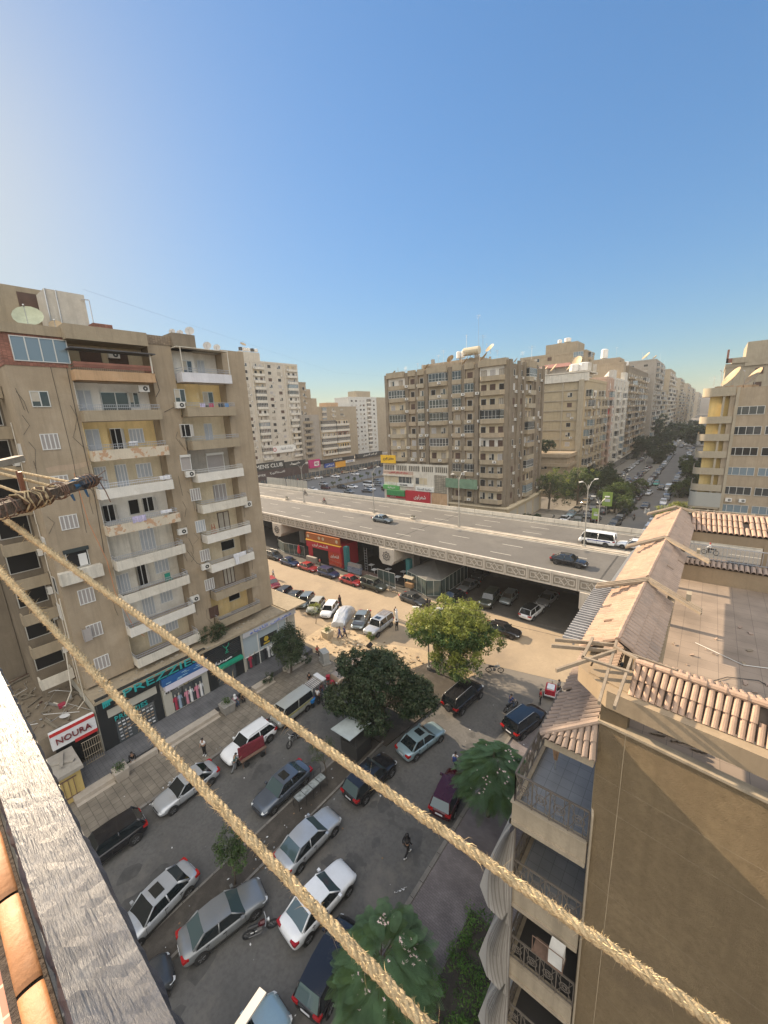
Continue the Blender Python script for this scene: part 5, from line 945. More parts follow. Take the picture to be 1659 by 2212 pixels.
# debris and cable on the flat roof
random.seed(9); b = MB()
for k in range(46):
    x, y = random.gauss(.9, .9), random.gauss(13.2, 2.1)
    if x < -.4 or y < 10.3 or x > 3: continue
    s = random.uniform(.03, .11); a = random.random()*3; b.obox((x, y, 19.02), (x+s*1.6*math.cos(a), y+s*1.6*math.sin(a), 19.03+random.random()*.05), s, .02, random.choice((0, 0, 1)))
for k in range(26): x, y = random.uniform(-.35, .5), random.uniform(10.4, 11.6); a = random.gauss(.2, .3); b.obox((x, y, 19.03), (x+.3*math.cos(a), y+.3*math.sin(a), 19.05), .05, .03, 1)
o = wb('roof_debris', b, [TILEG, WOOD], tr)
b = MB(); b.tube([(.5, 13.5, 19.03), (.7, 13.6, 19.03), (1.2, 14.3, 19.03), (1.9, 14.6, 19.03), (2.3, 14.3, 19.03)], .012, 4); b.tube([(.2, 12.2, 19.03), (1.0, 12.9, 19.03), (1.8, 13.0, 19.03), (2.3, 12.3, 19.03), (2.1, 11.8, 19.03)], .012, 4); b.tube([(.4, 16, 19.03), (1.6, 15.3, 19.03), (3, 15.8, 19.03)], .012, 4, 1); wb('loose_cable', b, [BLK, WFRAME], tr)
b = MB(); b.tube([(1.1, 11.1, 19.0), (1.1, 11.1, 19.08)], [.08, .05], 10); wb('vent_cap', b, WFRAME, tr)
b = MB()
for k in range(60):
    a = random.random()*6.3; r = random.random()**.6; x, y = -.35+r*.38*math.cos(a), 9.75+r*.3*math.sin(a); s = random.uniform(.05, .14)*(1.2-r); b.tube([(x, y, 19.0), (x+.02, y, 19.0+s*1.3), (x, y+.02, 19.0+s*1.8)], [s, s*.7, .01], 6)
for k in range(5): b.obox((-.3+.12*k, 9.42-.02*k, 19.05), (.1+.15*k, 9.3, 19.12), .16, .04, 1)
wb('soil_heap', b, [mat('brown_soil', (.16, .08, .05), .95, var=.3, vs=5, fine=.3), WOOD], tr)
# balconies
IRON = mat('old_iron_railing', (.15, .125, .10), .7, .2, var=.2, vs=5); BFL = tilemat('balcony_floor_tiles', (.25, .255, .26), .33, .33, .006, .05, .6, bump=.1)
def ornate(b, p, q, z0, z1):
    p = Vector((*p, 0)); q = Vector((*q, 0)); L_ = (q-p).length; d = (q-p)/L_; n = max(1, round(L_/.46)); w = L_/n
    P = lambda t, z: p+d*t+Vector((0, 0, z))
    b.obox(P(0, z1), P(L_, z1), .05, .035); b.obox(P(0, z0+.06), P(L_, z0+.06), .03, .02)
    for i in range(n+1): b.box(*(P(i*w, z0)-Vector((.014, .014, 0))), *(P(i*w, z1)+Vector((.014, .014, 0))))
    for i in range(n):
        c = i*w+w/2; zc = (z0+z1)/2+.03; h = (z1-z0-.12)/2
        b.tube([P(c-w/2, zc-h), P(c, zc+h*.2), P(c+w/2, zc-h)], .012, 4); b.tube([P(c-w/2, zc+h), P(c, zc-h*.2), P(c+w/2, zc+h)], .012, 4)
        for rr in (.32, .16): b.tube([P(c+w*rr*math.cos(k*math.pi/5), zc+w*rr*math.sin(k*math.pi/5)) for k in range(11)], .011, 4, cap=False)
        b.tube([P(c-w*.25, zc-h), P(c-w*.25, zc+h)], .009, 4); b.tube([P(c+w*.25, zc-h), P(c+w*.25, zc+h)], .009, 4)
for i in range(5):
    z = 16.4-3*i; x0, x1, ya, yb = -3.16, -1.27, 8.86, 13.2
    b = MB(); b.box(x0, ya, z-.66, x1, ya+.14, z+.06); b.box(x0, ya+.14, z-.66, x0+.14, yb, z+.06); b.box(x0-.05, ya-.05, z-.66, x1, ya, z-.52); b.box(x0-.05, ya-.05, z-.66, x0, yb, z-.52); b.box(x0-.04, ya-.04, z+.06, x1, ya+.16, z+.1); b.box(x0-.04, ya+.16, z+.06, x0+.16, yb, z+.1); b.box(x0+.14, ya+.14, z-.2, x1, yb, z-.06)
    t = wb('balcony', b, [LEDGE], tr)
    b = MB(); b.box(x0+.14, ya+.14, z-.059, x1, yb, z-.02); o = b.build('floor_tiles', BFL if i < 2 else mat('shaded_balcony_floor', (.05, .045, .04), .8), t)  # lower floors coloured dark for the shade of the enclosed balconies
    b = MB(); ornate(b, (x0+.05, ya+.05), (x1, ya+.05), z+.1, z+1.02); ornate(b, (x0+.05, ya+.05), (x0+.05, yb), z+.1, z+1.02); b.build('railing', IRON, t)
    b = MB(); b.tube([(x0+.08, ya+.02, z-2.4), (x0+.08, ya+.02, z-.66)], .022, 6)
    if i: b.tube([(x0+.1, ya+.04, z+1.0), (x0+.1, ya+.04, z+2.34)], .02, 6)
    b.build('post', IRON, t)
    if i >= 2:
        b = MB(); b.box(x1-.02, ya+.3, z, x1-.01, yb, z+2.3); b.box(x0+.3, yb-.4, z, x1, yb-.38, z+2.3); b.build('interior_shade', DARK, t)  # flat black panels stand in for shade inside the lower balconies
b = MB(); b.tube([(-1.2, 8.86, z) for z in (0, 5, 10, 14, 17.35)]+[(-1.2, 8.86, 17.4), (-1.24, 9.0, 17.55), (-1.24, 9.0, 18.8)], .03, 8); wb('drain_pipe', b, LEDGE, tr)
b = MB(); b.box(-2.3, 8.4, 12.3, -1.5, 8.8, 12.32); [b.tube([(x, 8.4, 12.3), (x, 8.4, 12.9)], .014, 4) for x in (-2.3, -1.9, -1.5)]; b.tube([(-2.3, 8.4, 12.9), (-1.5, 8.4, 12.9)], .014, 4)
t = wb('unit_cage', b, RUST, tr); b = MB(); b.box(-1.88, 8.43, 12.33, -1.52, 8.75, 12.85); b.build('air_conditioner', ACW, t)
# striped awning curtains, swelling out over the street side and tied at their near ends
AWN = mat('striped_awning_cloth', (.36, .335, .30), .9, var=.06, vs=3); AWND = mat('awning_stripe', (.25, .225, .20), .9, var=.06)
for i in range(4):
    z1 = 15.62-3*i; b = MB(); NV = 12; vs = []; rows = []
    def prof(t_): return (-3.18-.86*t_**.85-.05*math.sin(t_*3.1), z1-3.0*t_)
    for u in range(61):      # long sloping drop along the street side
        y = 13.2-4.4*u/60
        rows.append([(prof(v/NV)[0]+(.014 if u % 2 else -.014)*(1+v/NV), y, prof(v/NV)[1]) for v in range(NV+1)])
    gp = Vector((-3.02, 8.62, z1-3.45))
    for u in range(1, 37):   # near end closes in a fan gathered at the post
        a = u/36; row = []
        for v in range(NV+1):
            t_ = v/NV; px, pz = prof(t_); e_ = Vector((px, 8.8, pz)); n_ = Vector((-3.06, 8.84, z1-2.9*t_)); p = e_.lerp(n_, a**.85); p.y -= .42*math.sin(math.pi*min(1, a*1.05))**.8*math.sin(math.pi*min(1, .15+t_*.75))
            g = max(0, (t_-.55)/.45)**1.4; p = p.lerp(gp, g*(.25+.75*a)); p.y -= .12*g*(1-a); rb_ = (.022 if u % 2 else -.022)*(1-.5*g); row.append((p.x, p.y+rb_, p.z-.2*g*(1-a)))
        rows.append(row)
    vs = [p for r_ in rows for p in r_]; NU = len(rows)-1
    fs = [(u*(NV+1)+v, u*(NV+1)+v+1, (u+1)*(NV+1)+v+1, (u+1)*(NV+1)+v) for u in range(NU) for v in range(NV)]
    b.add(vs, fs); b.mi = [1 if (k//NV) % (9 if k//NV < 60 else 3) == 2 else 0 for k in range(len(fs))]
    o = b.build('awning_curtain', [AWN, AWND], tr, loc=-tr.location)
    sm = o.modifiers.new('solid', 'SOLIDIFY'); sm.thickness = .01
t = thing('parasol', 'closed tan parasol leaning on the top balcony of the right building', 'parasol', (-2.55, 10.7, 16.4)); b = MB(); b.tube([(0, 0, 0), (0, 0, 2.3)], .02, 6); b.build('pole', STEEL, t)
b = MB(); n = 16; vs = []
for zz, r in ((.35, .05), (.9, .13), (1.6, .17), (2.1, .1), (2.25, .02)):
    for k in range(n): q = r*(1 if k % 2 else .6); vs.append((q*math.cos(2*math.pi*k/n), q*math.sin(2*math.pi*k/n), zz))
b.add(vs, [(r*n+k, r*n+(k+1) % n, (r+1)*n+(k+1) % n, (r+1)*n+k) for r in range(4) for k in range(n)]); b.build('canopy', mat('tan_canvas', (.35, .22, .13), .9, var=.25, vs=6), t)
# ================================================================ vehicles
def paint(name, c, met=.0, rough=.28, dust=.35):
    m = mat('car_paint_'+name, c, rough, met, var=.06, vs=1.2, coat=(.25 if max(c) < .1 else .6), stain=tuple(v*(1-dust)+d*dust for v, d in zip(c, (.30, .26, .20))), sc=1.1); return m
BASE = paint('base', (.3, .3, .3)); PN = {'silver': paint('silver', (.42, .44, .46), .35), 'white': paint('white', (.72, .73, .74), 0, .3, .12), 'black': paint('black', (.014, .014, .016), 0, .15, .05), 'navy': paint('navy', (.03, .05, .12), .3), 'dark grey': paint('darkgrey', (.06, .065, .07), .3, .3, .2), 'blue-grey': paint('bluegrey', (.10, .12, .15), .4, .25, .1),
      'light blue': paint('lightblue', (.26, .36, .40), .3), 'grey': paint('grey', (.20, .21, .215), .3), 'red': paint('red', (.34, .03, .03), .1), 'dark red': paint('darkred', (.055, .005, .009), .2, .2, .08), 'beige': paint('beige', (.36, .30, .22), .2), 'green': paint('green', (.02, .26, .20), 0), 'dark green': paint('darkgreen', (.045, .055, .045), .2), 'grey-blue': paint('greyblue', (.20, .235, .245), .4), 'bronze': paint('bronze', (.36, .27, .19), .35), 'faded grey': paint('fadedgrey', (.36, .37, .34), .1, .5)}
CG = mat('car_glass', (.012, .016, .018), .04, spec=1.); CGT = mat('tinted_car_glass', (.055, .085, .09), .03, spec=1.); TYRE = mat('tyre_rubber', (.016, .016, .016), .85); RIM = mat('alloy_rim', (.35, .35, .36), .35, .7); TRIM = mat('black_trim', (.02, .02, .02), .6)
HEADL = mat('headlight_lens', (.6, .62, .62), .1); TAILL = mat('taillight_lens', (.32, .012, .012), .2); PLATE = mat('number_plate', (.55, .56, .58), .5)
KIND = {  # L, W, H, sill, belt, nose z, hood z, deck z, windscreen base/top, rear top/base (from rear, fractions of L)
 'sedan': (4.55, 1.78, 1.45, .25, .90, .60, .86, .95, .705, .56, .27, .13), 'hatch': (3.95, 1.72, 1.50, .25, .92, .62, .90, .95, .73, .60, .12, .03),
 'suv': (4.55, 1.86, 1.68, .30, 1.02, .75, 1.02, 1.05, .71, .60, .09, .02), 'bigsuv': (4.8, 1.92, 1.86, .42, 1.12, .95, 1.10, 1.12, .70, .62, .05, .012),
 'van': (4.2, 1.62, 1.88, .30, 1.05, .85, 1.08, 1.08, .93, .80, .03, .01), 'minibus': (4.9, 1.72, 2.1, .32, 1.12, .8, 1.10, 1.12, .95, .83, .03, .005), 'mpv': (4.45, 1.75, 1.62, .28, .98, .68, .98, 1.0, .78, .62, .08, .02), 'pickup': (4.9, 1.8, 1.7, .4, 1.05, .9, 1.05, 1.05, .70, .60, .42, .39), 'suvlow': (4.6, 1.85, 1.62, .3, .98, .72, .98, 1.0, .71, .58, .12, .03)}
def body_loft(k):
    L, W_, H, s, bl, nz, hz, dz, wb_, wt, rt, rb_ = KIND[k]; w = W_/2
    st = [(-.006, .70, s+.14, dz-.28), (.012, .89, s+.05, dz-.10), (.05, .965, s, dz-.02), (.13, .99, s, dz), (.25, 1, s, bl+.015), (.45, 1, s, bl+.005), (.62, 1, s, bl), (wb_+.02, .99, s, hz+.02), (min(.9, wb_+.12), .975, s, hz-.015), (.945, .935, s+.01, (hz+nz)/2+.035), (.985, .83, s+.05, nz+.01), (1.008, .62, s+.14, nz-.12)]
    if k in ('van', 'minibus'): st = [(0, .9, s+.1, dz-.1), (.01, .96, s, dz), (.1, 1, s, bl), (.4, 1, s, bl), (.7, 1, s, bl), (.88, .99, s, hz), (.95, .97, s, hz-.03), (.985, .93, s+.04, nz), (1, .86, s+.1, nz-.15)]
    vs = []; N = 7
    for f, ws, z0, z1 in st:
        x = (f-.5)*L; W2 = w*ws; zs = [(0, z1+.025), (W2*.55, z1+.02), (W2*.90, z1-.012), (W2*.985, z1-.10), (W2*1.0, (z0+z1)/2+.02), (W2*.965, z0+.08), (W2*.90, z0), ]
        vs += [(x, y, z) for y, z in zs]+[(x, -y, z) for y, z in reversed(zs[1:])]
    n = 2*N-1; fs = []
    for i in range(len(st)-1):
        for q in range(n): a = i*n+q; b_ = i*n+(q+1) % n; fs.append((a, a+n, b_+n, b_))
    fs.append(tuple(range(n))); fs.append(tuple((len(st)-1)*n+q for q in range(n-1, -1, -1)))
    return vs, fs, st
def cabin(k):
    L, W_, H, s, bl, nz, hz, dz, wb_, wt, rt, rb_ = KIND[k]; w = W_/2; X = lambda f: (f-.5)*L
    tb = .80 if k not in ('van', 'minibus') else .90
    zf = hz+.02; zr = dz if k in ('sedan', 'pickup') else bl+.02; lo = [(X(wb_), w*.86, zf), (X(rb_), w*.84, zr)]; hi = [(X(wt), w*tb*.93, H-.05), (X(rt), w*tb*.90, H-.07)]
    return lo, hi
def rounded(vs, fs):
    me = bpy.data.meshes.new('t'); me.from_pydata(vs, [], fs); o = bpy.data.objects.new('t', me); COL.objects.link(o); m = o.modifiers.new('s', 'SUBSURF'); m.levels = 1; m.render_levels = 1
    r = bpy.data.meshes.new_from_object(o.evaluated_get(bpy.context.evaluated_depsgraph_get())); out = [tuple(v.co) for v in r.vertices], [tuple(p.vertices) for p in r.polygons]; bpy.data.objects.remove(o); return out
def car_meshes(k, glass=CG):
    L, W_, H, s, bl, nz, hz, dz, wb_, wt, rt, rb_ = KIND[k]; w = W_/2; X = lambda f: (f-.5)*L; D = {}
    vs, fs, st = body_loft(k); b = MB(); vs, fs = rounded(vs, fs); b.add(vs, fs)
    lo, hi = cabin(k); (xf, yf, zf), (xr, yr, zr) = lo; (tf, tyf, tzf), (tr_, tyr, tzr) = hi; xm = (tf+tr_)/2
    # roof with crown
    o = len(b.v); b.add([(tf+.04, tyf, tzf), (tf+.06, 0, tzf+.025), (tf+.04, -tyf, tzf), (xm, tyf*1.02, H-.02), (xm, 0, H+.015), (xm, -tyf*1.02, H-.02), (tr_-.04, tyr, tzr), (tr_-.06, 0, tzr+.025), (tr_-.04, -tyr, tzr)], [(0, 1, 4, 3), (1, 2, 5, 4), (3, 4, 7, 6), (4, 5, 8, 7)])
    b.add([(tf+.04, tyf, tzf-.05), (xm, tyf*1.02, H-.07), (tr_-.04, tyr, tzr-.05), (tf+.04, tyf, tzf), (xm, tyf*1.02, H-.02), (tr_-.04, tyr, tzr)], [(0, 1, 4, 3), (1, 2, 5, 4)]); b.add([(tf+.04, -tyf, tzf-.05), (xm, -tyf*1.02, H-.07), (tr_-.04, -tyr, tzr-.05), (tf+.04, -tyf, tzf), (xm, -tyf*1.02, H-.02), (tr_-.04, -tyr, tzr)], [(3, 4, 1, 0), (4, 5, 2, 1)])
    for sgn in (1, -1):   # pillars
        b.obox((xf, sgn*yf*1.0, zf-.03), (tf+.03, sgn*tyf, tzf), .07, .05, up=(0, 1, 0)); b.obox((xr, sgn*yr, zr-.03), (tr_-.03, sgn*tyr, tzr), .16 if k != 'sedan' else .14, .05, up=(0, 1, 0))
        q = .48; xl = xr+(xf-xr)*q; b.obox((xl, sgn*(w*.915), bl), (xm+.02, sgn*tyf*1.0, H-.06), .07, .04, up=(0, 1, 0))
    me = b.mesh('body', [BASE]); me.polygons.foreach_set('use_smooth', [True]*len(me.polygons)); D['body'] = me
    e = .012
    b = MB(); b.quad((xf+.05, yf*.97, zf), (xf+.05, -yf*.97, zf), (tf+.03, -tyf*.95, tzf-.01), (tf+.03, tyf*.95, tzf-.01)); D['windscreen'] = b.mesh('windscreen', glass)
    b = MB(); b.quad((xr-.04, -yr*.95, zr), (xr-.04, yr*.95, zr), (tr_-.04, tyr*.93, tzr-.01), (tr_-.04, -tyr*.93, tzr-.01)); D['rear_window'] = b.mesh('rear_window', glass)
    for sgn in (1, -1):
        b = MB(); p = [(xf-.02, sgn*w*.925, bl-.01), (xr+.06, sgn*w*.91, bl-.005), (tr_, sgn*(tyr+e), tzr-.03), (xm, sgn*(tyf+e), H-.075), (tf, sgn*(tyf+e), tzf-.03)]
        b.add(p, [(0, 1, 2, 3, 4)] if sgn < 0 else [(4, 3, 2, 1, 0)]); D['side_window%d' % (sgn > 0)] = b.mesh('side_window', CG)
    wr = .315 if k in ('sedan', 'hatch', 'mpv') else .36 if k != 'van' else .3; D['wr'] = wr; D['wx'] = (L*(.5-.185), -L*(.5-.19) if k not in ('van', 'minibus') else -L*.27); D['wy'] = w-.09
    b = MB(); b.tube([(0, -.11, 0), (0, -.09, 0), (0, .09, 0), (0, .11, 0)], [wr*.93, wr, wr, wr*.93], 18); D['wheel'] = b.mesh('wheel', TYRE)
    b = MB(); b.disc((0, -.112, 0), wr*.66, (0, -1, 0), 16); b.disc((0, .112, 0), wr*.66, (0, 1, 0), 16)
    for q in range(5): a = q*1.2566+.3; [b.obox((.08*wr*math.cos(a), sy*.116, .08*wr*math.sin(a)), (.62*wr*math.cos(a), sy*.116, .62*wr*math.sin(a)), .006, .04, 1, up=(0, sy, 0)) for sy in (-1, 1)]
    D['rim'] = b.mesh('rim', [mat('rim_shadow', (.06, .06, .06), .5, .4), RIM])
    b = MB()
    for x in D['wx']:
        for sgn in (1, -1): b.disc((x, sgn*(w+.002), wr+.01), wr+.06, (0, sgn, 0), 18)
    D['wheel_arch'] = b.mesh('wheel_arch', TRIM)
    zl = nz+.0; xn = X(.965)
    for sgn in (1, -1):
        b = MB(); b.add([(X(.90), sgn*w*.86, zl+.10), (X(.965), sgn*w*.60, zl+.045), (X(1.0)-.01, sgn*w*.62, zl-.07), (X(.985), sgn*w*.80, zl-.06), (X(.925), sgn*w*.935, zl-.0)], [(0, 1, 2, 3, 4)] if sgn > 0 else [(4, 3, 2, 1, 0)])
        b.v = [(x+.018, y*1.012, z+.02) for x, y, z in b.v]; D['headlight%d' % (sgn > 0)] = b.mesh('headlight', HEADL)
        b = MB(); zt = dz-.10; b.box(X(0)-.0, min(sgn*w*.52, sgn*w*.86), zt-.16, X(.03), max(sgn*w*.52, sgn*w*.86), zt+.01); b.box(X(.005), min(sgn*w*.80, sgn*w*.955), zt-.15, X(.07), max(sgn*w*.80, sgn*w*.955), zt+.0); D['taillight%d' % (sgn > 0)] = b.mesh('taillight', TAILL)
        b = MB(); b.box(xf-.25, min(sgn*(w-.02), sgn*(w+.17)), bl, xf-.10, max(sgn*(w-.02), sgn*(w+.17)), bl+.13); D['mirror%d' % (sgn > 0)] = b.mesh('door_mirror', BASE)
    b = MB(); b.box(X(1)-.015, -.26, s+.2, X(1)+.01, .26, s+.32); D['plate'] = b.mesh('number_plate', PLATE)
    b = MB(); b.box(X(0)-.02, -.26, dz-.36, X(0)+.01, .26, dz-.24); D['rplate'] = b.mesh('number_plate', PLATE)
    b = MB(); b.box(X(1)-.04, -w*.42, s+.34, X(1)+.012, w*.42, nz-.16); b.box(X(1)-.05, -w*.6, s+.06, X(1)+.006, w*.6, s+.18); D['grille'] = b.mesh('grille', TRIM)
    b = MB(); 
    for sgn in (1, -1):
        for xx in (X(.44), X(.25)): b.box(xx, sgn*(w+.0)-.012, bl-.14, xx+.18, sgn*(w+.0)+.012, bl-.11)
    for sgn in (1, -1):
        for xx in (X(.70), X(.47), X(.27)): b.box(xx, min(sgn*(w-.01), sgn*(w+.004)), s+.12, xx+.014, max(sgn*(w-.01), sgn*(w+.004)), bl-.04)
        b.box(X(.2), min(sgn*(w-.03), sgn*(w+.0)), s-.02, X(.8), max(sgn*(w-.03), sgn*(w+.0)), s+.05)
    D['trim'] = b.mesh('door_trim', TRIM)
    return D
CM = {}
def near_car(k, color, label, x, y, ang, group, cat='car', tint=False, extras=(), z=0.0, name='parked_car', scale=1):
    key = (k, tint)
    if key not in CM: CM[key] = car_meshes(k, CGT if tint else CG)
    D = CM[key]; P = PN[color]; t = thing(name, label, cat, (x, y, z), R_(ang), group)
    def pt(nm, me, loc=(0, 0, 0), par=None):
        o = place(nm, me, par or t, loc)
        if me.materials and me.materials[0] == BASE: o.material_slots[0].link = 'OBJECT'; o.material_slots[0].material = P
        return o
    body = pt('body', D['body'])
    for nm in ('windscreen', 'rear_window', 'side_window0', 'side_window1', 'headlight0', 'headlight1', 'taillight0', 'taillight1', 'mirror0', 'mirror1', 'grille', 'wheel_arch', 'trim'):
        pt({'mirror0': 'door_mirror', 'mirror1': 'door_mirror', 'trim': 'door_trim'}.get(nm, nm.rstrip('01')), D[nm])
    pt('number_plate', D['plate']); pt('number_plate', D['rplate'])
    for xx in D['wx']:
        for sgn in (1, -1): wh = pt('wheel', D['wheel'], (xx, sgn*D['wy'], D['wr'])); place('rim', D['rim'], wh)
    L, W_, H = KIND[k][:3]; lo, hi = cabin(k); tf, tr_ = hi[0][0], hi[1][0]; ty = hi[0][1]
    if 'sunroof' in extras: b = MB(); b.box(tf-.75, -.38, H-.01, tf-.2, .38, H+.022); b.build('sunroof', CG, t)
    if 'blackroof' in extras: b = MB(); b.add([(tf+.03, ty*.97, H-.02), (tf+.03, -ty*.97, H-.02), (tr_, -ty*.97, H-.03), (tr_, ty*.97, H-.03), ((tf+tr_)/2, ty*.97, H+.004), ((tf+tr_)/2, -ty*.97, H+.004), ((tf+tr_)/2, 0, H+.03), (tf+.03, 0, H+.012), (tr_, 0, H)], [(0, 4, 6, 7), (7, 6, 5, 1), (4, 3, 8, 6), (6, 8, 2, 5)]); b.build('glass_roof', CG, t)
    if 'rails' in extras:
        for sgn in (1, -1): b = MB(); b.tube([(tf-.1, sgn*ty*.9, H-.02), (tf-.2, sgn*ty*.9, H+.05), (tr_+.2, sgn*ty*.9, H+.04), (tr_+.1, sgn*ty*.9, H-.04)], .022, 6); b.build('roof_rail', STEEL, t)
    if 'rack' in extras:
        b = MB(); x0, x1 = tr_+.1, tr_+1.5
        for q in range(8): b.box(x0+(x1-x0)*q/7-.015, -ty*.9, H+.08, x0+(x1-x0)*q/7+.015, ty*.9, H+.11)
        for sgn in (1, -1): b.tube([(x0, sgn*ty*.9, H+.14), (x1, sgn*ty*.9, H+.14)], .02, 5)
        b.build('roof_rack', mat('rust_brown_rack', (.22, .14, .1), .8), t)
    if 'spare' in extras: o = pt('spare_wheel', D['wheel'], (-L/2-.14, -.1, .95)); o.rotation_euler = (0, 0, R_(90)); place('rim', D['rim'], o)
    if 'blackhood' in extras: b = MB(); b.box(L*.24, -W_*.4, KIND[k][6]-.02, L*.44, W_*.4, KIND[k][6]+.022); b.build('bonnet', PN['dark grey'], t)
    if 'van' in extras:
        b = MB()
        for sgn in (1, -1): b.box(-L*.46, sgn*(W_/2)-.012, .9, L*.3, sgn*(W_/2)+.012, 1.05)
        b.build('side_stripe', mat('faint_stripe', (.3, .28, .1), .6), t)
    return t
def far_meshes(k):
    """small distant car: one mesh, same outline"""
    vs, fs, st = body_loft(k); b = MB(); b.add(vs, fs); lo, hi = cabin(k); (xf, yf, zf), (xr, yr, zr) = lo; (tf, tyf, tzf), (tr_, tyr, tzr) = hi; L, W_, H = KIND[k][:3]
    b.add([(xf, yf, zf-.02), (xf, -yf, zf-.02), (xr, -yr, zr-.02), (xr, yr, zr-.02), (tf, tyf, tzf), (tf, -tyf, tzf), (tr_, -tyr, tzr), (tr_, tyr, tzr)], [(0, 4, 5, 1), (1, 5, 6, 2), (2, 6, 7, 3), (3, 7, 4, 0)], 1)
    b.add([(tf+.03, tyf*1.02, tzf), (tf+.03, -tyf*1.02, tzf), (tr_-.03, -tyr*1.02, tzr), (tr_-.03, tyr*1.02, tzr), (0, tyf, H), (0, -tyf, H)], [(0, 4, 5, 1), (4, 3, 2, 5)], 0)
    for x in (L*.315, -L*.31):
        for sgn in (1, -1): b.tube([(x, sgn*(W_/2-.2), .31), (x, sgn*(W_/2+.005), .31)], .32, 10, 2)
    for sgn in (1, -1): b.box(L/2-.06, min(sgn*.5, sgn*.8), .6, L/2+.01, max(sgn*.5, sgn*.8), .75, 3); b.box(-L/2-.01, min(sgn*.5, sgn*.8), .7, -L/2+.05, max(sgn*.5, sgn*.8), .88, 4)
    return b.mesh('small_car', [BASE, CG, TYRE, HEADL, TAILL])
def far_car(k, color, label, x, y, ang, group, z=0., name='parked_car', cat='car'):
    me = cached(('far', k), lambda: far_meshes(k)); o = place(name, me, None, (x, y, z), R_(ang)); o.material_slots[0].link = 'OBJECT'; o.material_slots[0].material = PN[color]; tag(o, label, cat, group); return o
GL, GM, GR, GS, GK, GU = 'cars parked along the left pavement', 'cars parked along the tree median', 'cars on the right of the near street', 'cars parked nose-in on the sandy lot', 'cars parked along the overpass shops', 'cars parked in the shade under the overpass'
near_car('suvlow', 'black', 'black estate car parked at the left pavement, cut off by the painted plank', -27.9, 3.6, -92, GL)
near_car('sedan', 'silver', 'silver saloon at the left pavement under the lower rope', -27.9, 8.9, -90, GL)
near_car('suvlow', 'white', 'white crossover beside the maroon handcart', -27.8, 14.2, -90, GL, extras=('rails',))
near_car('van', 'faded grey', 'old faded grey van with dull yellow side stripes beside the striped stall', -27.9, 18.9, -88, GL, 'van', extras=('van',), name='parked_van')
near_car('mpv', 'bronze', 'silver-bronze people carrier at the left pavement catching sun on its rear', -27.5, 26.3, -99, GL, extras=('rails',))
near_car('sedan', 'blue-grey', 'dark blue-grey saloon with sunroof left of the metal rack', -22.0, 13.3, -90, GM, extras=('sunroof',), tint=True)
near_car('sedan', 'silver', 'silver saloon with sunroof and tinted glass parked beside the small median bush', -21.7, 4.2, -84, GM, extras=('sunroof',))
near_car('sedan', 'silver', 'bright silver saloon with pale windows right of the median, between the two ropes', -17.5, 12.0, 88, GM, tint=True)
near_car('sedan', 'white', 'clean white saloon driving beneath the lower rope', -14.4, 10.1, 86, GM, tint=True, name='driving_car')
near_car('sedan', 'grey', 'weathered dark grey saloon with a teal windscreen beside the dark motorcycle', -18.0, 6.3, 77, GM, tint=True)
near_car('sedan', 'light blue', 'light blue saloon below the big dark tree', -16.1, 23.1, 78, GM, extras=('sunroof',))
near_car('suvlow', 'black', 'black hatchback behind the upper rope, right of the median', -17.2, 17.8, 87, GM, extras=('sunroof',), tint=True)
near_car('bigsuv', 'black', 'large black off-roader with a rear spare wheel in the shade of the sunlit tree', -15.7, 29.8, 83, GM, extras=('spare', 'rails'))
near_car('hatch', 'dark red', 'dark red hatchback half hidden under the flowering tree', -11.8, 20.3, 98, GR, tint=True)
near_car('suv', 'black', 'black crossover with bright roof rails near the tiled canopy', -9.9, 30.2, 74, GR, extras=('rails', 'blackroof'))
near_car('hatch', 'black', 'black hatchback under the lower flowering tree at the bottom', -11.9, 8.6, 100, GR, tint=True)
near_car('sedan', 'light blue', 'pale car cut off by the bottom edge of the picture', -12.7, 4.0, 88, GR)
near_car('hatch', 'dark grey', 'dark car mostly hidden behind the painted plank at the bottom', -18.6, 1.7, 80, GM)
near_car('hatch', 'dark grey', 'first dark car of the sandy lot, half hidden by the shop roof', -50.3, 34.6, -72, GS)
near_car('sedan', 'dark grey', 'second car of the sandy lot, dark and half hidden by the shop roof', -47.6, 34.7, -64, GS)
near_car('hatch', 'grey-blue', 'pale grey hatchback behind the bare bush on the sandy lot', -45.2, 35.1, -64, GS)
near_car('hatch', 'faded grey', 'faded car overlapped by yellow-green twigs on the sandy lot', -42.5, 34.8, -64, GS)
near_car('hatch', 'white', 'white hatchback left of the covered car', -39.9, 35.1, -64, GS)
near_car('sedan', 'grey-blue', 'grey saloon with a black bonnet right of the covered car', -34.2, 35.6, -64, GS, extras=('blackhood',))
near_car('bigsuv', 'silver', 'silver off-roader with a brown roof rack on the sandy lot', -31.0, 35.5, -86, GS, extras=('rack', 'sunroof'))
near_car('suv', 'dark grey', 'dark estate car, leftmost of the row along the overpass shops', -67, 45.2, -1, GK, extras=('rails',))
near_car('sedan', 'navy', 'navy car between the dark estate and the first red car', -61.3, 44.7, -1, GK)
near_car('sedan', 'red', 'bright red car in front of the red shop', -55.9, 44.8, -1, GK)
near_car('suvlow', 'navy', 'navy car between the two red cars', -50.4, 44.8, -1, GK)
near_car('sedan', 'red', 'duller red saloon left of the dark green off-roader', -44.6, 44.6, -2, GK)
near_car('bigsuv', 'dark green', 'dark green off-roader with roof rails beside the motorcycle', -39.9, 45.0, -2, GK, extras=('rails',))
near_car('sedan', 'dark grey', 'dark grey saloon by the glass tent, left of two women in black', -31.9, 44.6, -8, GK)
near_car('hatch', 'red', 'crimson car driving at the foot of the left tower', -55.3, 36.3, -14, None, name='driving_car')
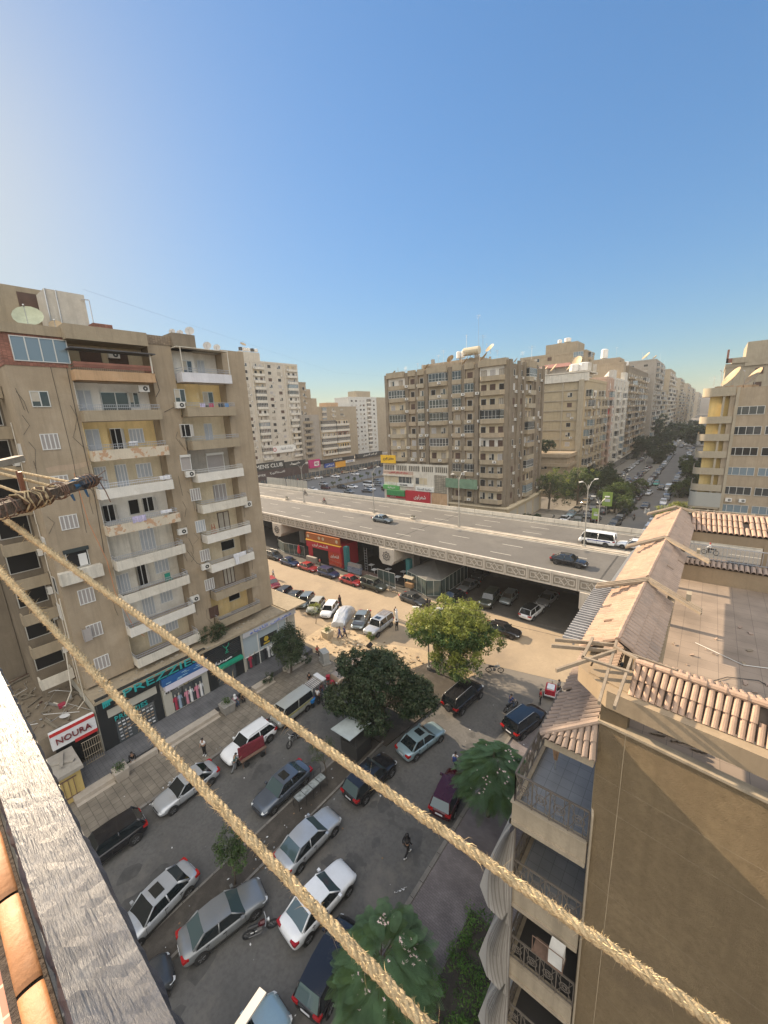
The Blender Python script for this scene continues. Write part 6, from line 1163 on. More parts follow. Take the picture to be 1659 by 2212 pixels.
near_car('sedan', 'black', 'black car in the shade beside the glass tent', -27.3, 48.5, -106, GU, extras=('blackroof',))
near_car('sedan', 'grey', 'grey-beige saloon behind the black car beside the glass tent', -27.2, 53.3, -98, GU)
near_car('suv', 'dark grey', 'dark farthest car beside the glass tent under the overpass', -27.6, 59.0, -95, GU)
near_car('bigsuv', 'dark green', 'dark green jeep in the shade of the overpass', -22.4, 50.5, -84, GU, extras=('spare',))
near_car('hatch', 'grey-blue', 'pale blue-grey hatchback in the shade of the overpass', -20.4, 52.7, -88, GU)
near_car('suvlow', 'white', 'white crossover with black roof in the shade of the overpass', -16.2, 50.4, 83, GU, extras=('blackroof',))
near_car('sedan', 'grey', 'grey saloon behind the white crossover under the overpass', -15.7, 55.4, -96, GU)
near_car('sedan', 'black', 'shiny black saloon driving past the sunlit tree', -17.6, 43.7, 3, None, name='driving_car')
near_car('sedan', 'grey-blue', 'grey-blue saloon driving on the overpass beside the median', -48.8, bw(-10.1, 9.9).y, -1.5, 'vehicles driving on the overpass', z=7.0, name='driving_car')
near_car('sedan', 'black', 'black saloon driving on the overpass near its patterned parapet', -12.7, bw(26, 5.6).y, -1.5, 'vehicles driving on the overpass', z=7.0, extras=('sunroof',), name='driving_car')
mb_ = near_car('minibus', 'white', 'white minibus with blue side stripes on the overpass', -11.5, bw(27.2, 16.3).y, 178.5, 'vehicles driving on the overpass', 'minibus', z=7.0, name='minibus')
b = MB()
for sgn in (1, -1): b.box(-1.9, sgn*.865-.01, .85, 1.2, sgn*.865+.01, .98)
b.build('side_stripe', mat('blue_stripe', (.03, .06, .25), .5), mb_)
near_car('sedan', 'white', 'white car behind the minibus on the overpass', -6.7, bw(32, 17.0).y, 178.5, 'vehicles driving on the overpass', z=7.0, name='driving_car')
# covered car: cloth over a saloon
cc = thing('covered_car', 'car wrapped in a wrinkled silver cover on the sandy lot', 'covered car', (-37.1, 35.1, 0), R_(-64), GS); b = MB(); vs = []; n = 26; R = random.Random(4)
prof = [(-2.35, .35), (-2.3, .75), (-1.9, 1.05), (-1.3, 1.15), (-.7, 1.5), (.2, 1.55), (.8, 1.4), (1.3, 1.08), (1.9, .95), (2.3, .7), (2.38, .3)]
for x, h in prof:
    for q in range(n+1):
        a = math.pi*q/n; wv = R.uniform(-.05, .05); y = math.cos(a)*(.93+.06*(1-h/1.5)); y = math.copysign(abs(math.cos(a))**.55, math.cos(a))*.95+wv; z = max(.04, max(0, math.sin(a))**.5*h+R.uniform(-.03, .03)); vs.append((x+R.uniform(-.03, .03), y, z))
b.add(vs, [(i*(n+1)+q, (i+1)*(n+1)+q, (i+1)*(n+1)+q+1, i*(n+1)+q+1) for i in range(len(prof)-1) for q in range(n)]+[tuple(range(n+1)), tuple((len(prof)-1)*(n+1)+q for q in range(n, -1, -1))]); b.build('cover', mat('silver_cover', (.55, .56, .57), .32, .35, var=.1, vs=4), cc)
# rows beyond the overpass
def crow(x, y0, n, step, face, group, where, colors, seed, z=0, jitter=.25, angle=None, kinds=('sedan', 'hatch', 'suv', 'sedan', 'suvlow')):
    R = random.Random(seed); y = y0
    for i in range(n):
        c = colors[i] if i < len(colors) else R.choice(('silver', 'black', 'white', 'dark grey', 'silver', 'grey', 'black', 'navy', 'white', 'dark red', 'beige')); k = R.choice(kinds)
        far_car(k, c, '%s car, %s in %s' % (c, ORD[i+1], where), x+R.uniform(-jitter, jitter), y, (angle if angle is not None else face)+R.uniform(-4, 4), group, z); y += step*R.uniform(.95, 1.12)+(4 if R.random() < .08 else 0)
crow(-25.9, 96, 24, 6.4, -90, 'cars parked on the left side of the far street', 'the left kerb row of the far street', ['silver', 'white', 'light blue', 'beige'], 1)
crow(-22.6, 96.5, 12, 6.6, -80, 'cars parked double on the left side of the far street', 'the inner left row of the far street', ['beige', 'dark green', 'dark grey', 'dark grey'], 2, jitter=.7)
crow(-14.9, 96.5, 30, 6.3, -95, 'cars parked along the far street median', 'the median row of the far street', ['dark grey', 'dark grey', 'black', 'black', 'dark grey', 'black'], 3)
crow(-19.6, 97.5, 14, 8.4, 85, 'cars parked on the left edge of the far median', 'the row left of the far median', ['dark grey', 'black'], 4)
crow(-8.0, 94.5, 9, 6.2, -92, 'cars parked at the right kerb of the far street', 'the right kerb row of the far street', ['light blue', 'white', 'white', 'dark grey'], 5)
crow(-7.6, 160, 17, 10.5, -92, 'cars parked farther up the right kerb', 'the upper right kerb row beyond the green van', ['dark red', 'dark grey', 'grey', 'navy'], 6, jitter=.9)
crow(-20, 300, 12, 9, -90, 'cars far up the street', 'the hazy far cluster on the left lane', [], 7, jitter=3.5)
crow(-12, 310, 12, 10, -90, 'cars far up the street on the right', 'the hazy far cluster on the right lane', [], 8, jitter=2.5)
far_car('mpv', 'green', 'bright green van driving up the far street', -12.6, 166, -92, None, name='green_van', cat='van'); far_car('minibus', 'white', 'white minibus coming down the far street', -8.6, 157, -92, None, name='minibus', cat='minibus'); far_car('sedan', 'white', 'white saloon driving beside the round median tree', -13.0, 147, -95, None, name='driving_car'); far_car('sedan', 'dark grey', 'dark saloon driving toward the overpass on the far street', -11.6, 127, -92, None, name='driving_car'); far_car('pickup', 'dark grey', 'dark three-wheeler truck on the far street near the white minibus', -10.6, 158, -92, None, name='small_truck', cat='truck')
PG = 'cars in the square beyond the overpass'
for x, y, c, k, a, lab in ((-129, 116, 'silver', 'sedan', 0, 'silver saloon in the square, left of the planted median'), (-122, 104, 'white', 'sedan', 0, 'white car just behind the far parapet, below the planted median'), (-120, 109, 'dark red', 'suv', 0, 'dark red off-roader below the planted median of the square'), (-112, 132, 'grey', 'sedan', 0, 'grey saloon driving right of the planted median'), (-111.5, 116, 'white', 'sedan', 10, 'white saloon in the middle of the square'), (-114.5, 113, 'black', 'suvlow', 5, 'black car left of the white saloon in the square'), (-108, 122, 'white', 'minibus', 0, 'white minibus in the square'), (-104, 124, 'grey', 'hatch', 5, 'grey car touching the white minibus in the square'), (-101, 115, 'white', 'sedan', 0, 'white car near the corner block shops'), (-98, 121, 'grey-blue', 'pickup', 0, 'grey-blue pickup near the corner block shops'), (-99, 111, 'dark grey', 'sedan', 10, 'dark saloon near the corner block shops'), (-94, 117, 'black', 'suv', 30, 'black car nearest the green awning shop'), (-105, 107, 'grey', 'sedan', -5, 'grey car behind the far parapet near the corner block'), (-140, 134, 'white', 'pickup', 0, 'white pickup before the blue shop sign'), (-137, 145, 'white', 'sedan', 0, 'white saloon before the orange shop sign'), (-147, 126, 'beige', 'hatch', 90, 'beige car before the magenta sign'), (-132, 170, 'dark green', 'suv', 0, 'dark green car up the square'), (-126, 158, 'dark red', 'sedan', 5, 'dark red car up the square'), (-118, 165, 'black', 'sedan', 5, 'black car up the square'), (-133, 100, 'white', 'sedan', 0, 'white car beside the sound screens of the overpass')): far_car(k, c, lab, x, y, a, PG)
crow(-146, 112, 14, 6.0, 90, 'cars at the square shop kerb', 'the kerb row before the square shops', [], 12, angle=80); crow(-138, 176, 18, 6.2, 90, 'cars packed far up the square', 'the packed row far up the square', [], 13, jitter=3, angle=60); crow(-128, 178, 16, 6.4, 90, 'cars packed far up the square, right side', 'the right packed row far up the square', [], 14, jitter=3, angle=60); crow(-110, 172, 14, 7, 90, 'cars parked far right in the square', 'the far right row of the square', [], 15, jitter=2, angle=70)
# motorcycles
def moto_mesh():
    D = {}
    b = MB()
    b.tube([(.55, 0, .55), (.42, 0, .85), (.36, 0, 1.0)], .025, 6); b.tube([(-.5, 0, .33), (0, 0, .32), (.1, 0, .6), (.4, 0, .85)], .03, 6); b.tube([(.65, 0, .3), (.5, 0, .62), (.38, 0, .98)], .03, 6); D['frame'] = b.mesh('frame', STEEL)
    b = MB(); b.tube([(-.1, 0, .72), (.08, 0, .80), (.26, 0, .80), (.34, 0, .74)], [.07, .14, .14, .06], 8); D['fuel_tank'] = b.mesh('fuel_tank', BASE)
    b = MB(); b.tube([(-.62, 0, .80), (-.4, 0, .78), (-.05, 0, .76)], [.08, .11, .09], 8); D['seat'] = b.mesh('seat', BLK)
    b = MB(); b.tube([(.3, -.34, 1.03), (.36, -.1, 1.0), (.36, .1, 1.0), (.3, .34, 1.03)], .018, 6); D['handlebar'] = b.mesh('handlebar', STEEL)
    b = MB(); b.tube([(-.12, 0, .38), (.14, 0, .42)], [.16, .13], 8); b.tube([(-.6, -.12, .3), (0, -.14, .3), (.15, -.1, .4)], .03, 6); D['engine'] = b.mesh('engine', mat('engine_grey', (.12, .12, .12), .5, .5))
    b = MB(); [b.tube([(.3*math.cos(a), 0, .3*math.sin(a)), (.3*math.cos(a+.4), 0, .3*math.sin(a+.4))], .045, 6) for a in [q*.3927 for q in range(16)]]; [b.tube([(0, 0, 0), (.28*math.cos(a), 0, .28*math.sin(a))], .008, 3) for a in [q*.785 for q in range(8)]]; D['wheel'] = b.mesh('wheel', TYRE)
    b = MB(); b.tube([(.44, 0, .88), (.54, 0, .88)], [.06, .09], 8); D['headlight'] = b.mesh('headlight', HEADL); return D
MM = moto_mesh()
def moto(x, y, ang, color, label, z=0., group='motorcycles', lean=6, box=None):
    t = thing('motorcycle', label, 'motorcycle', (x, y, z), R_(ang), group); t.rotation_euler = (R_(lean), 0, R_(ang))
    for k in ('frame', 'seat', 'handlebar', 'engine', 'headlight'): place(k, MM[k], t)
    o = place('fuel_tank', MM['fuel_tank'], t); o.material_slots[0].link = 'OBJECT'; o.material_slots[0].material = PN[color]
    for xx in (.66, -.6): place('wheel', MM['wheel'], t, (xx, 0, .33))
    if box: b = MB(); b.box(-.85, -.2, .85, -.42, .2, 1.25); b.build('top_box', box, t)
    return t
RBOX = mat('red_delivery_box', (.36, .015, .03), .5)
moto(-16.1, 7.3, 60, 'dark red', 'black and dark red motorcycle beside the weathered grey saloon'); moto(-25.1, 16.9, -80, 'black', 'black motorcycle parked mid-road behind the upper rope')
for x, y, a, c, bx, lab in ((-27.4, 22.0, -60, 'dark red', None, 'dark red motorcycle nearest the blue bucket'), (-26.9, 22.9, -70, 'black', RBOX, 'motorcycle with a crimson delivery box touching the people carrier'), (-27.7, 23.4, -50, 'red', RBOX, 'motorcycle with a red box behind the crimson-box one'), (-26.6, 22.2, -75, 'grey', None, 'grey motorcycle at the road side of the motorcycle cluster'), (-27.9, 30.4, 20, 'black', None, 'black motorcycle parked on the rubble before the dark tree'), (-27.1, 29.8, 25, 'black', None, 'second black motorcycle parked tight on the rubble before the dark tree'), (-36.5, 45.8, -5, 'grey', None, 'motorcycle between the dark green off-roader and the food cart'), (-15.2, 35.8, 30, 'grey', None, 'motorcycle under the right edge of the sunlit tree'), (-11.7, 31.4, 70, 'black', None, 'black motorcycle beside the black crossover')): moto(x, y, a, c, lab, box=bx)
moto(-86.8, bw(-48, 21.2).y, 178, 'black', 'motorcycle ridden on the overpass beyond the first lamp', 7.0, lean=0); moto(-72.9, bw(-34, 16.0).y, 178, 'red', 'motorcycle ridden on the overpass near the median lamp', 7.0, lean=0); moto(1.8, bw(40.4, 19.5).y, 178, 'black', 'motorcycle with rider in white seen beyond the tiled roof', 7.0, lean=0); moto(-12.2, 111, -90, 'black', 'motorcycle ridden on the far street just beyond the overpass', lean=0); moto(-29, 104, -90, 'black', 'motorcycle parked at the far left pavement by the dark trees', lean=3)

b = MB(); R = random.Random(77)
for k in range(60):
    x, y = R.uniform(-29, -11), R.uniform(1, 33)
    if -21.2 < x < -18.6: continue
    r = R.uniform(.12, .7); n = 9; b.add([(x+r*R.uniform(.6, 1.2)*math.cos(q*.698), y+r*R.uniform(.8, 1.8)*math.sin(q*.698), .0085+.0001*k) for q in range(n)], [tuple(range(n))])
o = b.build('oil_stains', mat('oil_stained_asphalt', (.062, .060, .056), .7, var=.3, vs=2)); o['kind'] = 'structure'
# ================================================================ people
def skin(name, verts, edges, m, sub=1):
    me = bpy.data.meshes.new(name); me.from_pydata([v[:3] for v in verts], edges, []); o = bpy.data.objects.new(name, me); COL.objects.link(o)
    md = o.modifiers.new('skin', 'SKIN'); md.use_smooth_shade = True
    for i, v in enumerate(verts): d = me.skin_vertices[0].data[i]; d.radius = (v[3], v[3] if len(v) < 5 else v[4]); d.use_root = (i == 0)
    if sub: s_ = o.modifiers.new('sub', 'SUBSURF'); s_.levels = sub; s_.render_levels = sub
    dg = bpy.context.evaluated_depsgraph_get(); r = bpy.data.meshes.new_from_object(o.evaluated_get(dg)); bpy.data.objects.remove(o); r.name = name; r.materials.clear(); r.materials.append(m); return r
SKINM = mat('skin', (.28, .16, .10), .6); HAIR = mat('black_hair', (.012, .01, .01), .6); SHOE = mat('dark_shoes', (.03, .028, .026), .6); SHOEW = mat('white_shoes2', (.6, .6, .58), .6)
POSES = {
 'stand': dict(hipz=.93, lean=0, legs=((.02, .5, .0, .08, -.02), (-.02, .5, .0, .08, .02)), arms=((.02, 1.13, .06, .90, .20), (.02, 1.13, .05, .90, .20))),
 'walk': dict(hipz=.90, lean=.04, legs=((.16, .50, .26, .09, 0), (-.02, .48, -.30, .12, 0)), arms=((-.14, 1.14, -.16, .93, .2), (.14, 1.14, .26, .96, .2))),
 'hold': dict(hipz=.93, lean=.03, legs=((.03, .5, .0, .08, 0), (-.03, .5, -.02, .08, 0)), arms=((.05, 1.13, .26, 1.25, .14), (.05, 1.14, .24, 1.02, .18))),
 'sit': dict(hipz=.50, lean=.08, legs=((.42, .52, .44, .09, 0), (.40, .50, .38, .09, 0)), arms=((.16, .78, .34, .62, .17), (.16, .78, .36, .66, .12))),
 'ride': dict(hipz=.86, lean=.10, legs=((.32, .76, .12, .36, .10), (.32, .76, .12, .36, .10)), arms=((.30, 1.10, .44, 1.02, .24), (.30, 1.10, .44, 1.02, .24))),
 'push': dict(hipz=.88, lean=.22, legs=((.18, .5, .05, .08, 0), (-.10, .48, -.36, .10, 0)), arms=((.38, 1.12, .58, 1.10, .16), (.38, 1.12, .58, 1.12, .16)))}
def body_verts(pose):
    P = POSES[pose]; hz = P['hipz']; l = P['lean']; X = lambda h: l*(h/.6)
    V = [(0, 0, hz+.03, .125, .10), (X(.17), 0, hz+.20, .115, .09), (X(.40), 0, hz+.42, .145, .10), (X(.53), 0, hz+.54, .065), (X(.60)+.01, 0, hz+.60, .052), (X(.68)+.02, 0, hz+.68, .085, .09), (X(.78)+.02, 0, hz+.77, .085, .09)]
    E = [(0, 1), (1, 2), (2, 3), (3, 4), (4, 5), (5, 6)]; arm = []; leg = []
    for s, (ex, ez, wx, wz, wy) in zip((1, -1), P['arms']):
        dz = hz-.93 if pose not in ('sit', 'ride', 'push') else 0; n = len(V); sx = X(.47)
        V += [(sx, s*.17, hz+.48, .055), (ex, s*.23, ez+dz, .042), (wx, s*wy, wz+dz, .028), (wx+.03, s*(wy-.005), wz+dz-.05 if wz < 1.0 else wz+dz+.02, .032, .02)]; E += [(2, n), (n, n+1), (n+1, n+2), (n+2, n+3)]; arm.append((n, n+1, n+2)); h = V[-1]
        dn = -1 if wz < 1.0 else .3
        for q in range(5):
            off = (q-2)*.016; L_ = (.045, .07, .078, .072, .055)[q]; fx = .0 if dn < 0 else .05; n2 = len(V)
            V += [(h[0]+off+(.028 if q == 0 else 0), h[1], h[2]+dn*.03, .009), (h[0]+off+fx*1.2+(.03 if q == 0 else .012), h[1]-s*.012, h[2]+dn*L_, .0075)]; E += [(n+3, n2), (n2, n2+1)]
    for s, (kx, kz, ax, az, ay) in zip((1, -1), P['legs']):
        n = len(V); V += [(0, s*.09, hz-.03, .088), (kx, s*(.10+abs(ay)), kz, .058), (ax, s*(.10+abs(ay)), az, .038), (ax+.13, s*(.11+abs(ay)), max(.035, az-.05), .032)]; E += [(0, n), (n, n+1), (n+1, n+2), (n+2, n+3)]; leg.append((n, n+1, n+2, n+3))
    return V, E, arm, leg
_PC = {}
def person(x, y, ang, label, pose='stand', top=None, bottom=None, sleeves='short', z=0., robe=None, scarf=None, shoes=SHOE, bag=None, group=None, scale=1., helmet=None):
    V, E, arm, leg = body_verts(pose); t = thing('person', label, 'person', (x, y, z), R_(ang), group); t.scale = (scale,)*3
    def c(key, fn):
        if key not in _PC: _PC[key] = fn()
        return _PC[key]
    bm = c(('b', pose), lambda: skin('body', V, E, SKINM)); o = place('body', bm, t)
    f = .017
    def put(nm, key, vs, es, m):
        me = c((nm, key), lambda: skin(nm, vs, es, m)); o = place(nm, me, t); o.material_slots[0].link = 'OBJECT'; o.material_slots[0].material = m
    if not robe:
        tv = [(*V[i][:3], V[i][3]+f, (V[i][4] if len(V[i]) > 4 else V[i][3])+f) for i in (0, 1, 2, 3)]; tv[3] = (*V[3][:3], .07, .06); te = [(0, 1), (1, 2), (2, 3)]
        for a in arm:
            n = len(tv); e = V[a[1]]; tv += [(*V[a[0]][:3], .07), ((V[a[0]][0]+e[0]*2)/3, (V[a[0]][1]+e[1]*2)/3, (V[a[0]][2]+e[2]*2)/3, .058)]; te += [(2, n), (n, n+1)]
            if sleeves == 'long': tv += [(*e[:3], .05), (*V[a[2]][:3], .038)]; te += [(n+1, n+2), (n+2, n+3)]
        put('shirt', (pose, sleeves), tv, te, top or CL[2])
        bv = [(*V[0][:3], .135, .112)]; be = []
        for L_ in leg: n = len(bv); bv += [(*V[L_[0]][:3], .10), (*V[L_[1]][:3], .074), (*V[L_[2]][:3], .052)]; be += [(0, n), (n, n+1), (n+1, n+2)]
        put('trousers', pose, bv, be, bottom or BLK)
    else:
        P = POSES[pose]; b = MB(); n = 16; rows = [(hz_, r, o_) for hz_, r, o_ in ((.06, .30, 0), (.5, .25, 0), (.95, .20, 0), (1.15, .19, .01), (1.36, .20, .02), (1.46, .12, .03))]
        for zz, r, o_ in rows:
            for q in range(n): a = 2*math.pi*q/n; w = 1+.07*(q % 2)*(zz < 1.1); b.v.append((o_+r*.8*w*math.cos(a), r*w*math.sin(a), zz))
        for i in range(len(rows)-1):
            for q in range(n): b.f.append((i*n+q, i*n+(q+1) % n, (i+1)*n+(q+1) % n, (i+1)*n+q)); b.mi.append(0)
        b.build('robe', robe, t, smooth=True)
        tv = []; te = []
        for a in arm: n = len(tv); tv += [(*V[a[0]][:3], .075), (*V[a[1]][:3], .065), (*V[a[2]][:3], .055)]; te += [(n, n+1), (n+1, n+2)]
        for k in range(2): me = c(('slv', pose, k), lambda: skin('sleeve', tv[3*k:3*k+3], [(0, 1), (1, 2)], robe)); o = place('sleeve', me, t); o.material_slots[0].link = 'OBJECT'; o.material_slots[0].material = robe
    hd = V[5]; b = MB(); r = .10 if not scarf else .125
    for i in range(5):
        th = math.pi/2*i/4
        for q in range(12): a = 2*math.pi*q/12; b.v.append((hd[0]-.015+r*math.cos(th)*math.cos(a)*1.08, r*math.cos(th)*math.sin(a), hd[2]+.03+r*1.15*math.sin(th)))
    for i in range(4):
        for q in range(12): b.f.append((i*12+q, i*12+(q+1) % 12, (i+1)*12+(q+1) % 12, (i+1)*12+q)); b.mi.append(0)
    if scarf:
        o_ = len(b.v)
        for zz, rr in ((hd[2]+.03, .125), (hd[2]-.10, .11), (hd[2]-.28, .22)):
            for q in range(12): a = 2*math.pi*q/12; b.v.append((hd[0]-.025+rr*math.cos(a)*(.8 if math.cos(a) > .5 and zz > hd[2]-.1 else 1), rr*math.sin(a)*1.05, zz))
        for i in range(2):
            for q in range(12): b.f.append((o_+i*12+q, o_+i*12+(q+1) % 12, o_+(i+1)*12+(q+1) % 12, o_+(i+1)*12+q)); b.mi.append(0)
    b.build('headscarf' if scarf else 'helmet' if helmet else 'hair', scarf or helmet or HAIR, t, smooth=True)
    b = MB(); [b.tube([(hd[0]+.085, s*.032, hd[2]+.045), (hd[0]+.092, s*.032, hd[2]+.045)], .011, 6, 1) for s in (1, -1)]; b.tube([(hd[0]+.08, 0, hd[2]+.05), (hd[0]+.108, 0, hd[2]+.01), (hd[0]+.085, 0, hd[2]+.0)], [.008, .014, .008], 5); b.tube([(hd[0]+.083, -.022, hd[2]-.03), (hd[0]+.09, 0, hd[2]-.032), (hd[0]+.083, .022, hd[2]-.03)], .007, 4, 1)
    if not scarf: [b.tube([(hd[0], s*.085, hd[2]+.04), (hd[0], s*.1, hd[2]+.01)], .018, 5) for s in (1, -1)]
    b.build('face', [SKINM, mat('eye_and_lip_dark', (.07, .03, .025), .5)], t)
    b = MB()
    for L_ in leg: a = V[L_[2]]; e = V[L_[3]]; b.tube([(a[0]-.06, a[1], a[2]-.03), (a[0]+.02, a[1], a[2]-.02), (e[0], e[1], e[2]), (e[0]+.05, e[1], e[2]-.005)], [.035, .052, .042, .02], 8)
    b.build('shoes', shoes, t)
    if bag: b = MB(); b.box(-.26, -.15, POSES[pose]['hipz']+.12, -.13, .15, POSES[pose]['hipz']+.5); b.build('backpack', bag, t)
    return t
NVY = mat('navy_uniform', (.03, .05, .16), .9); REDC = mat('red_shirt', (.42, .02, .03), .9); DGR = mat('dark_green_shirt', (.03, .09, .08), .9); GRY = mat('grey_trousers', (.17, .18, .19), .9); BEI = mat('beige_trousers', (.38, .33, .26), .9); PNK = mat('pink_top', (.35, .16, .2), .9); BRC = mat('brown_scarf', (.12, .06, .04), .9); BLKC = mat('black_cloth', (.014, .013, .014), .95); JEAN = mat('denim', (.06, .09, .15), .9); ROBEW = mat('white_robe', (.62, .62, .6), .9)
person(-30.1, 11.4, -60, 'man in white shirt and black trousers standing on the paved sidewalk before the white crossover', 'hold', CL[2], BLKC, shoes=SHOEW, z=.14)
person(-34.2, 7.4, -20, 'man in black top sitting on the walkway edge above the stone planter', 'sit', BLKC, GRY, 'long', z=.5-.45)
person(-26.75, 12.15, 80, 'boy in dark green shirt pushing the maroon handcart', 'push', DGR, GRY, scale=.93)
person(-33.6, 16.3, 10, 'woman in pink top and white bag sitting on the step beside the dark stone planter', 'sit', PNK, JEAN, 'long', z=.05, scarf=CL[2]); person(-33.6, 17.0, 0, 'woman in black sitting on the step, right of the woman in pink', 'sit', BLKC, BLKC, 'long', z=.05, scarf=BLKC)
person(-12.0, 15.3, 75, 'woman in black with long dark hair walking alone on the near street', 'walk', BLKC, BLKC, 'long', shoes=SHOEW, scarf=HAIR)
person(-12.6, 22.6, 100, 'man with a dark backpack walking behind the flowering tree', 'walk', CL[2], BLKC, bag=NVY)
person(-27.1, 21.4, 110, 'man in white shirt standing between the blue bucket and the motorcycles', 'stand', CL[2], BLKC); person(-29.7, 22.6, -60, 'man in black standing behind the striped stall', 'stand', BLKC, BLKC); person(-27.6, 22.3, -30, 'man in dark clothes leaning over the motorcycles', 'push', mat('plum_shirt', (.12, .05, .07), .9), JEAN, 'long')
person(-33.85, 31.1, 15, 'left one of two walking men in navy uniforms', 'walk', NVY, NVY, 'long'); person(-33.5, 31.65, 10, 'right one of two walking men in navy uniforms', 'walk', NVY, BLKC, 'long')
person(-40.4, 37.7, -80, 'woman in a long black robe standing on the sunlit street by the covered car', robe=BLKC, scarf=BRC)
person(-30.9, 38.0, -30, 'man in white shirt, left in the group of four beside the roof-rack car', 'hold', CL[2], BLKC); person(-31.1, 39.3, -70, 'man in black, farthest in the group of four beside the roof-rack car', 'stand', BLKC, BLKC); person(-30.6, 38.8, 200, 'woman in white headscarf and robe in the group of four', robe=ROBEW, scarf=CL[2]); person(-28.95, 36.7, 140, 'man with backpack and white shirt, nearest in the group of four', 'stand', CL[2], BLKC, bag=BLK)
person(-28.9, 44.0, -60, 'left of two women in black robes by the tree top', robe=BLKC, scarf=BLKC); person(-28.3, 43.7, -90, 'right of two women in black robes by the tree top', robe=BLKC, scarf=BLKC)
person(-9.7, 33.7, 200, 'man in red shirt leaning on the black crossover with bright roof rails', 'stand', REDC, BLKC); person(-11.7, 31.4, 70, 'man in dark blue sitting on the motorcycle beside the black crossover', 'ride', NVY, JEAN)
person(-58.1, 38.6, 0, 'man in white shirt walking behind the crimson car by the left tower', 'walk', CL[2], GRY); person(-55.0, 47.0, -100, 'man in red at the door of the red shop', 'stand', REDC, BLKC, z=.1); person(-33.4, 26.9, 0, 'person in red sitting on the low wall near the electrical cabinet', 'sit', REDC, BLKC, z=.05)
person(-8.7, 36.0, 160, 'vendor in grey standing behind the red drinks tricycle', 'stand', GRY, BLKC)
for x, dy, lab, tp in ((-86.8, bw(-48, 21.2).y, 'rider in black on the motorcycle beyond the first overpass lamp', BLKC), (-72.9, bw(-34, 16.0).y, 'rider in red and black on the motorcycle near the overpass median lamp', mat('maroon_jacket', (.2, .02, .02), .9)), (1.8, bw(40.4, 19.5).y, 'rider in white on the motorcycle beyond the tiled roof', CL[2])): person(x, dy, 178, lab, 'ride', tp, BLKC, 'long', z=7.0, helmet=REDC if x > 0 else None)
person(-12.2, 111, -90, 'rider in black on the far street motorcycle', 'ride', BLKC, BLKC); person(-10.8, 119.5, -90, 'left of two men in pale robes walking on the far street', robe=ROBEW); person(-10.1, 119.2, -90, 'right of two men in pale robes walking on the far street', robe=ROBEW)
person(-25.2, 97.5, -60, 'man in white shirt by the first silver car of the far street', 'stand', CL[2], BLKC); person(-25.9, 97.8, -60, 'man in black beside the man in white by the first silver car', 'stand', BLKC, BLKC); person(-36.9, 104.5, 0, 'person in white by the shutter wall of the brown corner block', 'stand', CL[2], GRY)
R = random.Random(8)
for k in range(26): 
    cc_ = R.choice((CL[2], BLKC, NVY, GRY, REDC, BEI)); cn = {CL[2]: 'white', BLKC: 'black', NVY: 'navy', GRY: 'grey', REDC: 'red', BEI: 'beige'}[cc_]
    person(-148.4+R.uniform(-.8, 3), 104+3.1*k+R.uniform(-1, 1), R.uniform(0, 360), 'pedestrian in %s, %s from the left before the square shops' % (cn, ORD[k+1]), R.choice(('stand', 'walk')), cc_, BLKC, group='pedestrians before the square shops')
# ================================================================ street objects
t = thing('handcart', 'maroon mattress-loaded handcart pushed beside the white crossover', 'handcart', (-26.55, 13.7, 0), R_(82)); b = MB(); b.box(-1.1, -.35, .6, 1.1, .35, .68); [b.box(x, y-.02, 0, x+.04, y+.02, .6) for x in (-1, .95) for y in (-.3, .3)]; b.build('frame', RUST, t)
b = MB(); [b.tube([(-1.05+.06*q, 0, .72), (-1.05+.06*q+.02, 0, 1.75-.25*(q/36)**2)], .1, 8) for q in range(0, 36, 3)]; b.box(-1.08, -.1, .7, 1.05, .1, 1.62); b.build('mattress', mat('maroon_quilt', (.16, .02, .03), .8, var=.3, vs=5), t); b = MB(); [b.tube([(x, y-.03, .22), (x, y+.03, .22)], .22, 12) for x in (-.7, .7) for y in (-.36, .36)]; b.build('wheels', TYRE, t)
def planter(x, y, lab, s=1.1, h=.85, m=None, z=.14):
    t = thing('stone_planter', lab, 'planter', (x, y, z)); b = MB(); b.add([(px*s/2*f, py*s/2*f, zz) for zz, f in ((0, .8), (h, 1.)) for px, py in ((-1, -1), (1, -1), (1, 1), (-1, 1))], [(3, 2, 1, 0), (0, 1, 5, 4), (1, 2, 6, 5), (2, 3, 7, 6), (3, 0, 4, 7), (4, 5, 6, 7)]); b.build('pot', m or STONE, t)
    b = MB(); R = random.Random(x); 
    for k in range(220): p = Vector((R.gauss(0, .2), R.gauss(0, .2), h+R.uniform(0, .45))); d = Vector((R.uniform(-1, 1), R.uniform(-1, 1), R.uniform(-.3, 1))).normalized()*.09; u = d.orthogonal().normalized()*.04; b.quad(p-u, p+d-u*.2, p+d*1.3+u*.2, p+u)
    b.build('plant', MATS.get('leaf_mid') or leafmat('leaf_mid', (.07, .12, .035)), t)
planter(-33.5, 6.3, 'pale stone planter with a green tuft between the two flights of steps', 1.0); planter(-33.4, 15.4, 'dark stone planter beside the seated women', 1.2, .9, CONCD); planter(-35.3, 30.4, 'large rounded planter with a shrub at the corner of the sandy lot', 1.2, 1.0, CREAM, 0)
b = MB(); b.box(-33.95, 5.8, .14, -33.6, 9.1, .62); struct('walkway_edge', b, STONE)
t = thing('electrical_cabinet', 'grey metal electrical cabinet on a low plinth near the people carrier', 'cabinet', (-31.4, 26.3, 0), R_(-20)); b = MB(); b.box(-.55, -.35, .3, .55, .35, 1.6); b.box(-.6, -.4, 1.6, .6, .4, 1.66); b.build('cabinet', mat('grey_cabinet', (.32, .32, .30), .7, var=.1, streak=.2), t); b = MB(); b.box(-.7, -.5, 0, .7, .5, .3); b.box(-1.2, -.3, 0, -.75, .3, .35); b.build('plinth', CONCD, t)
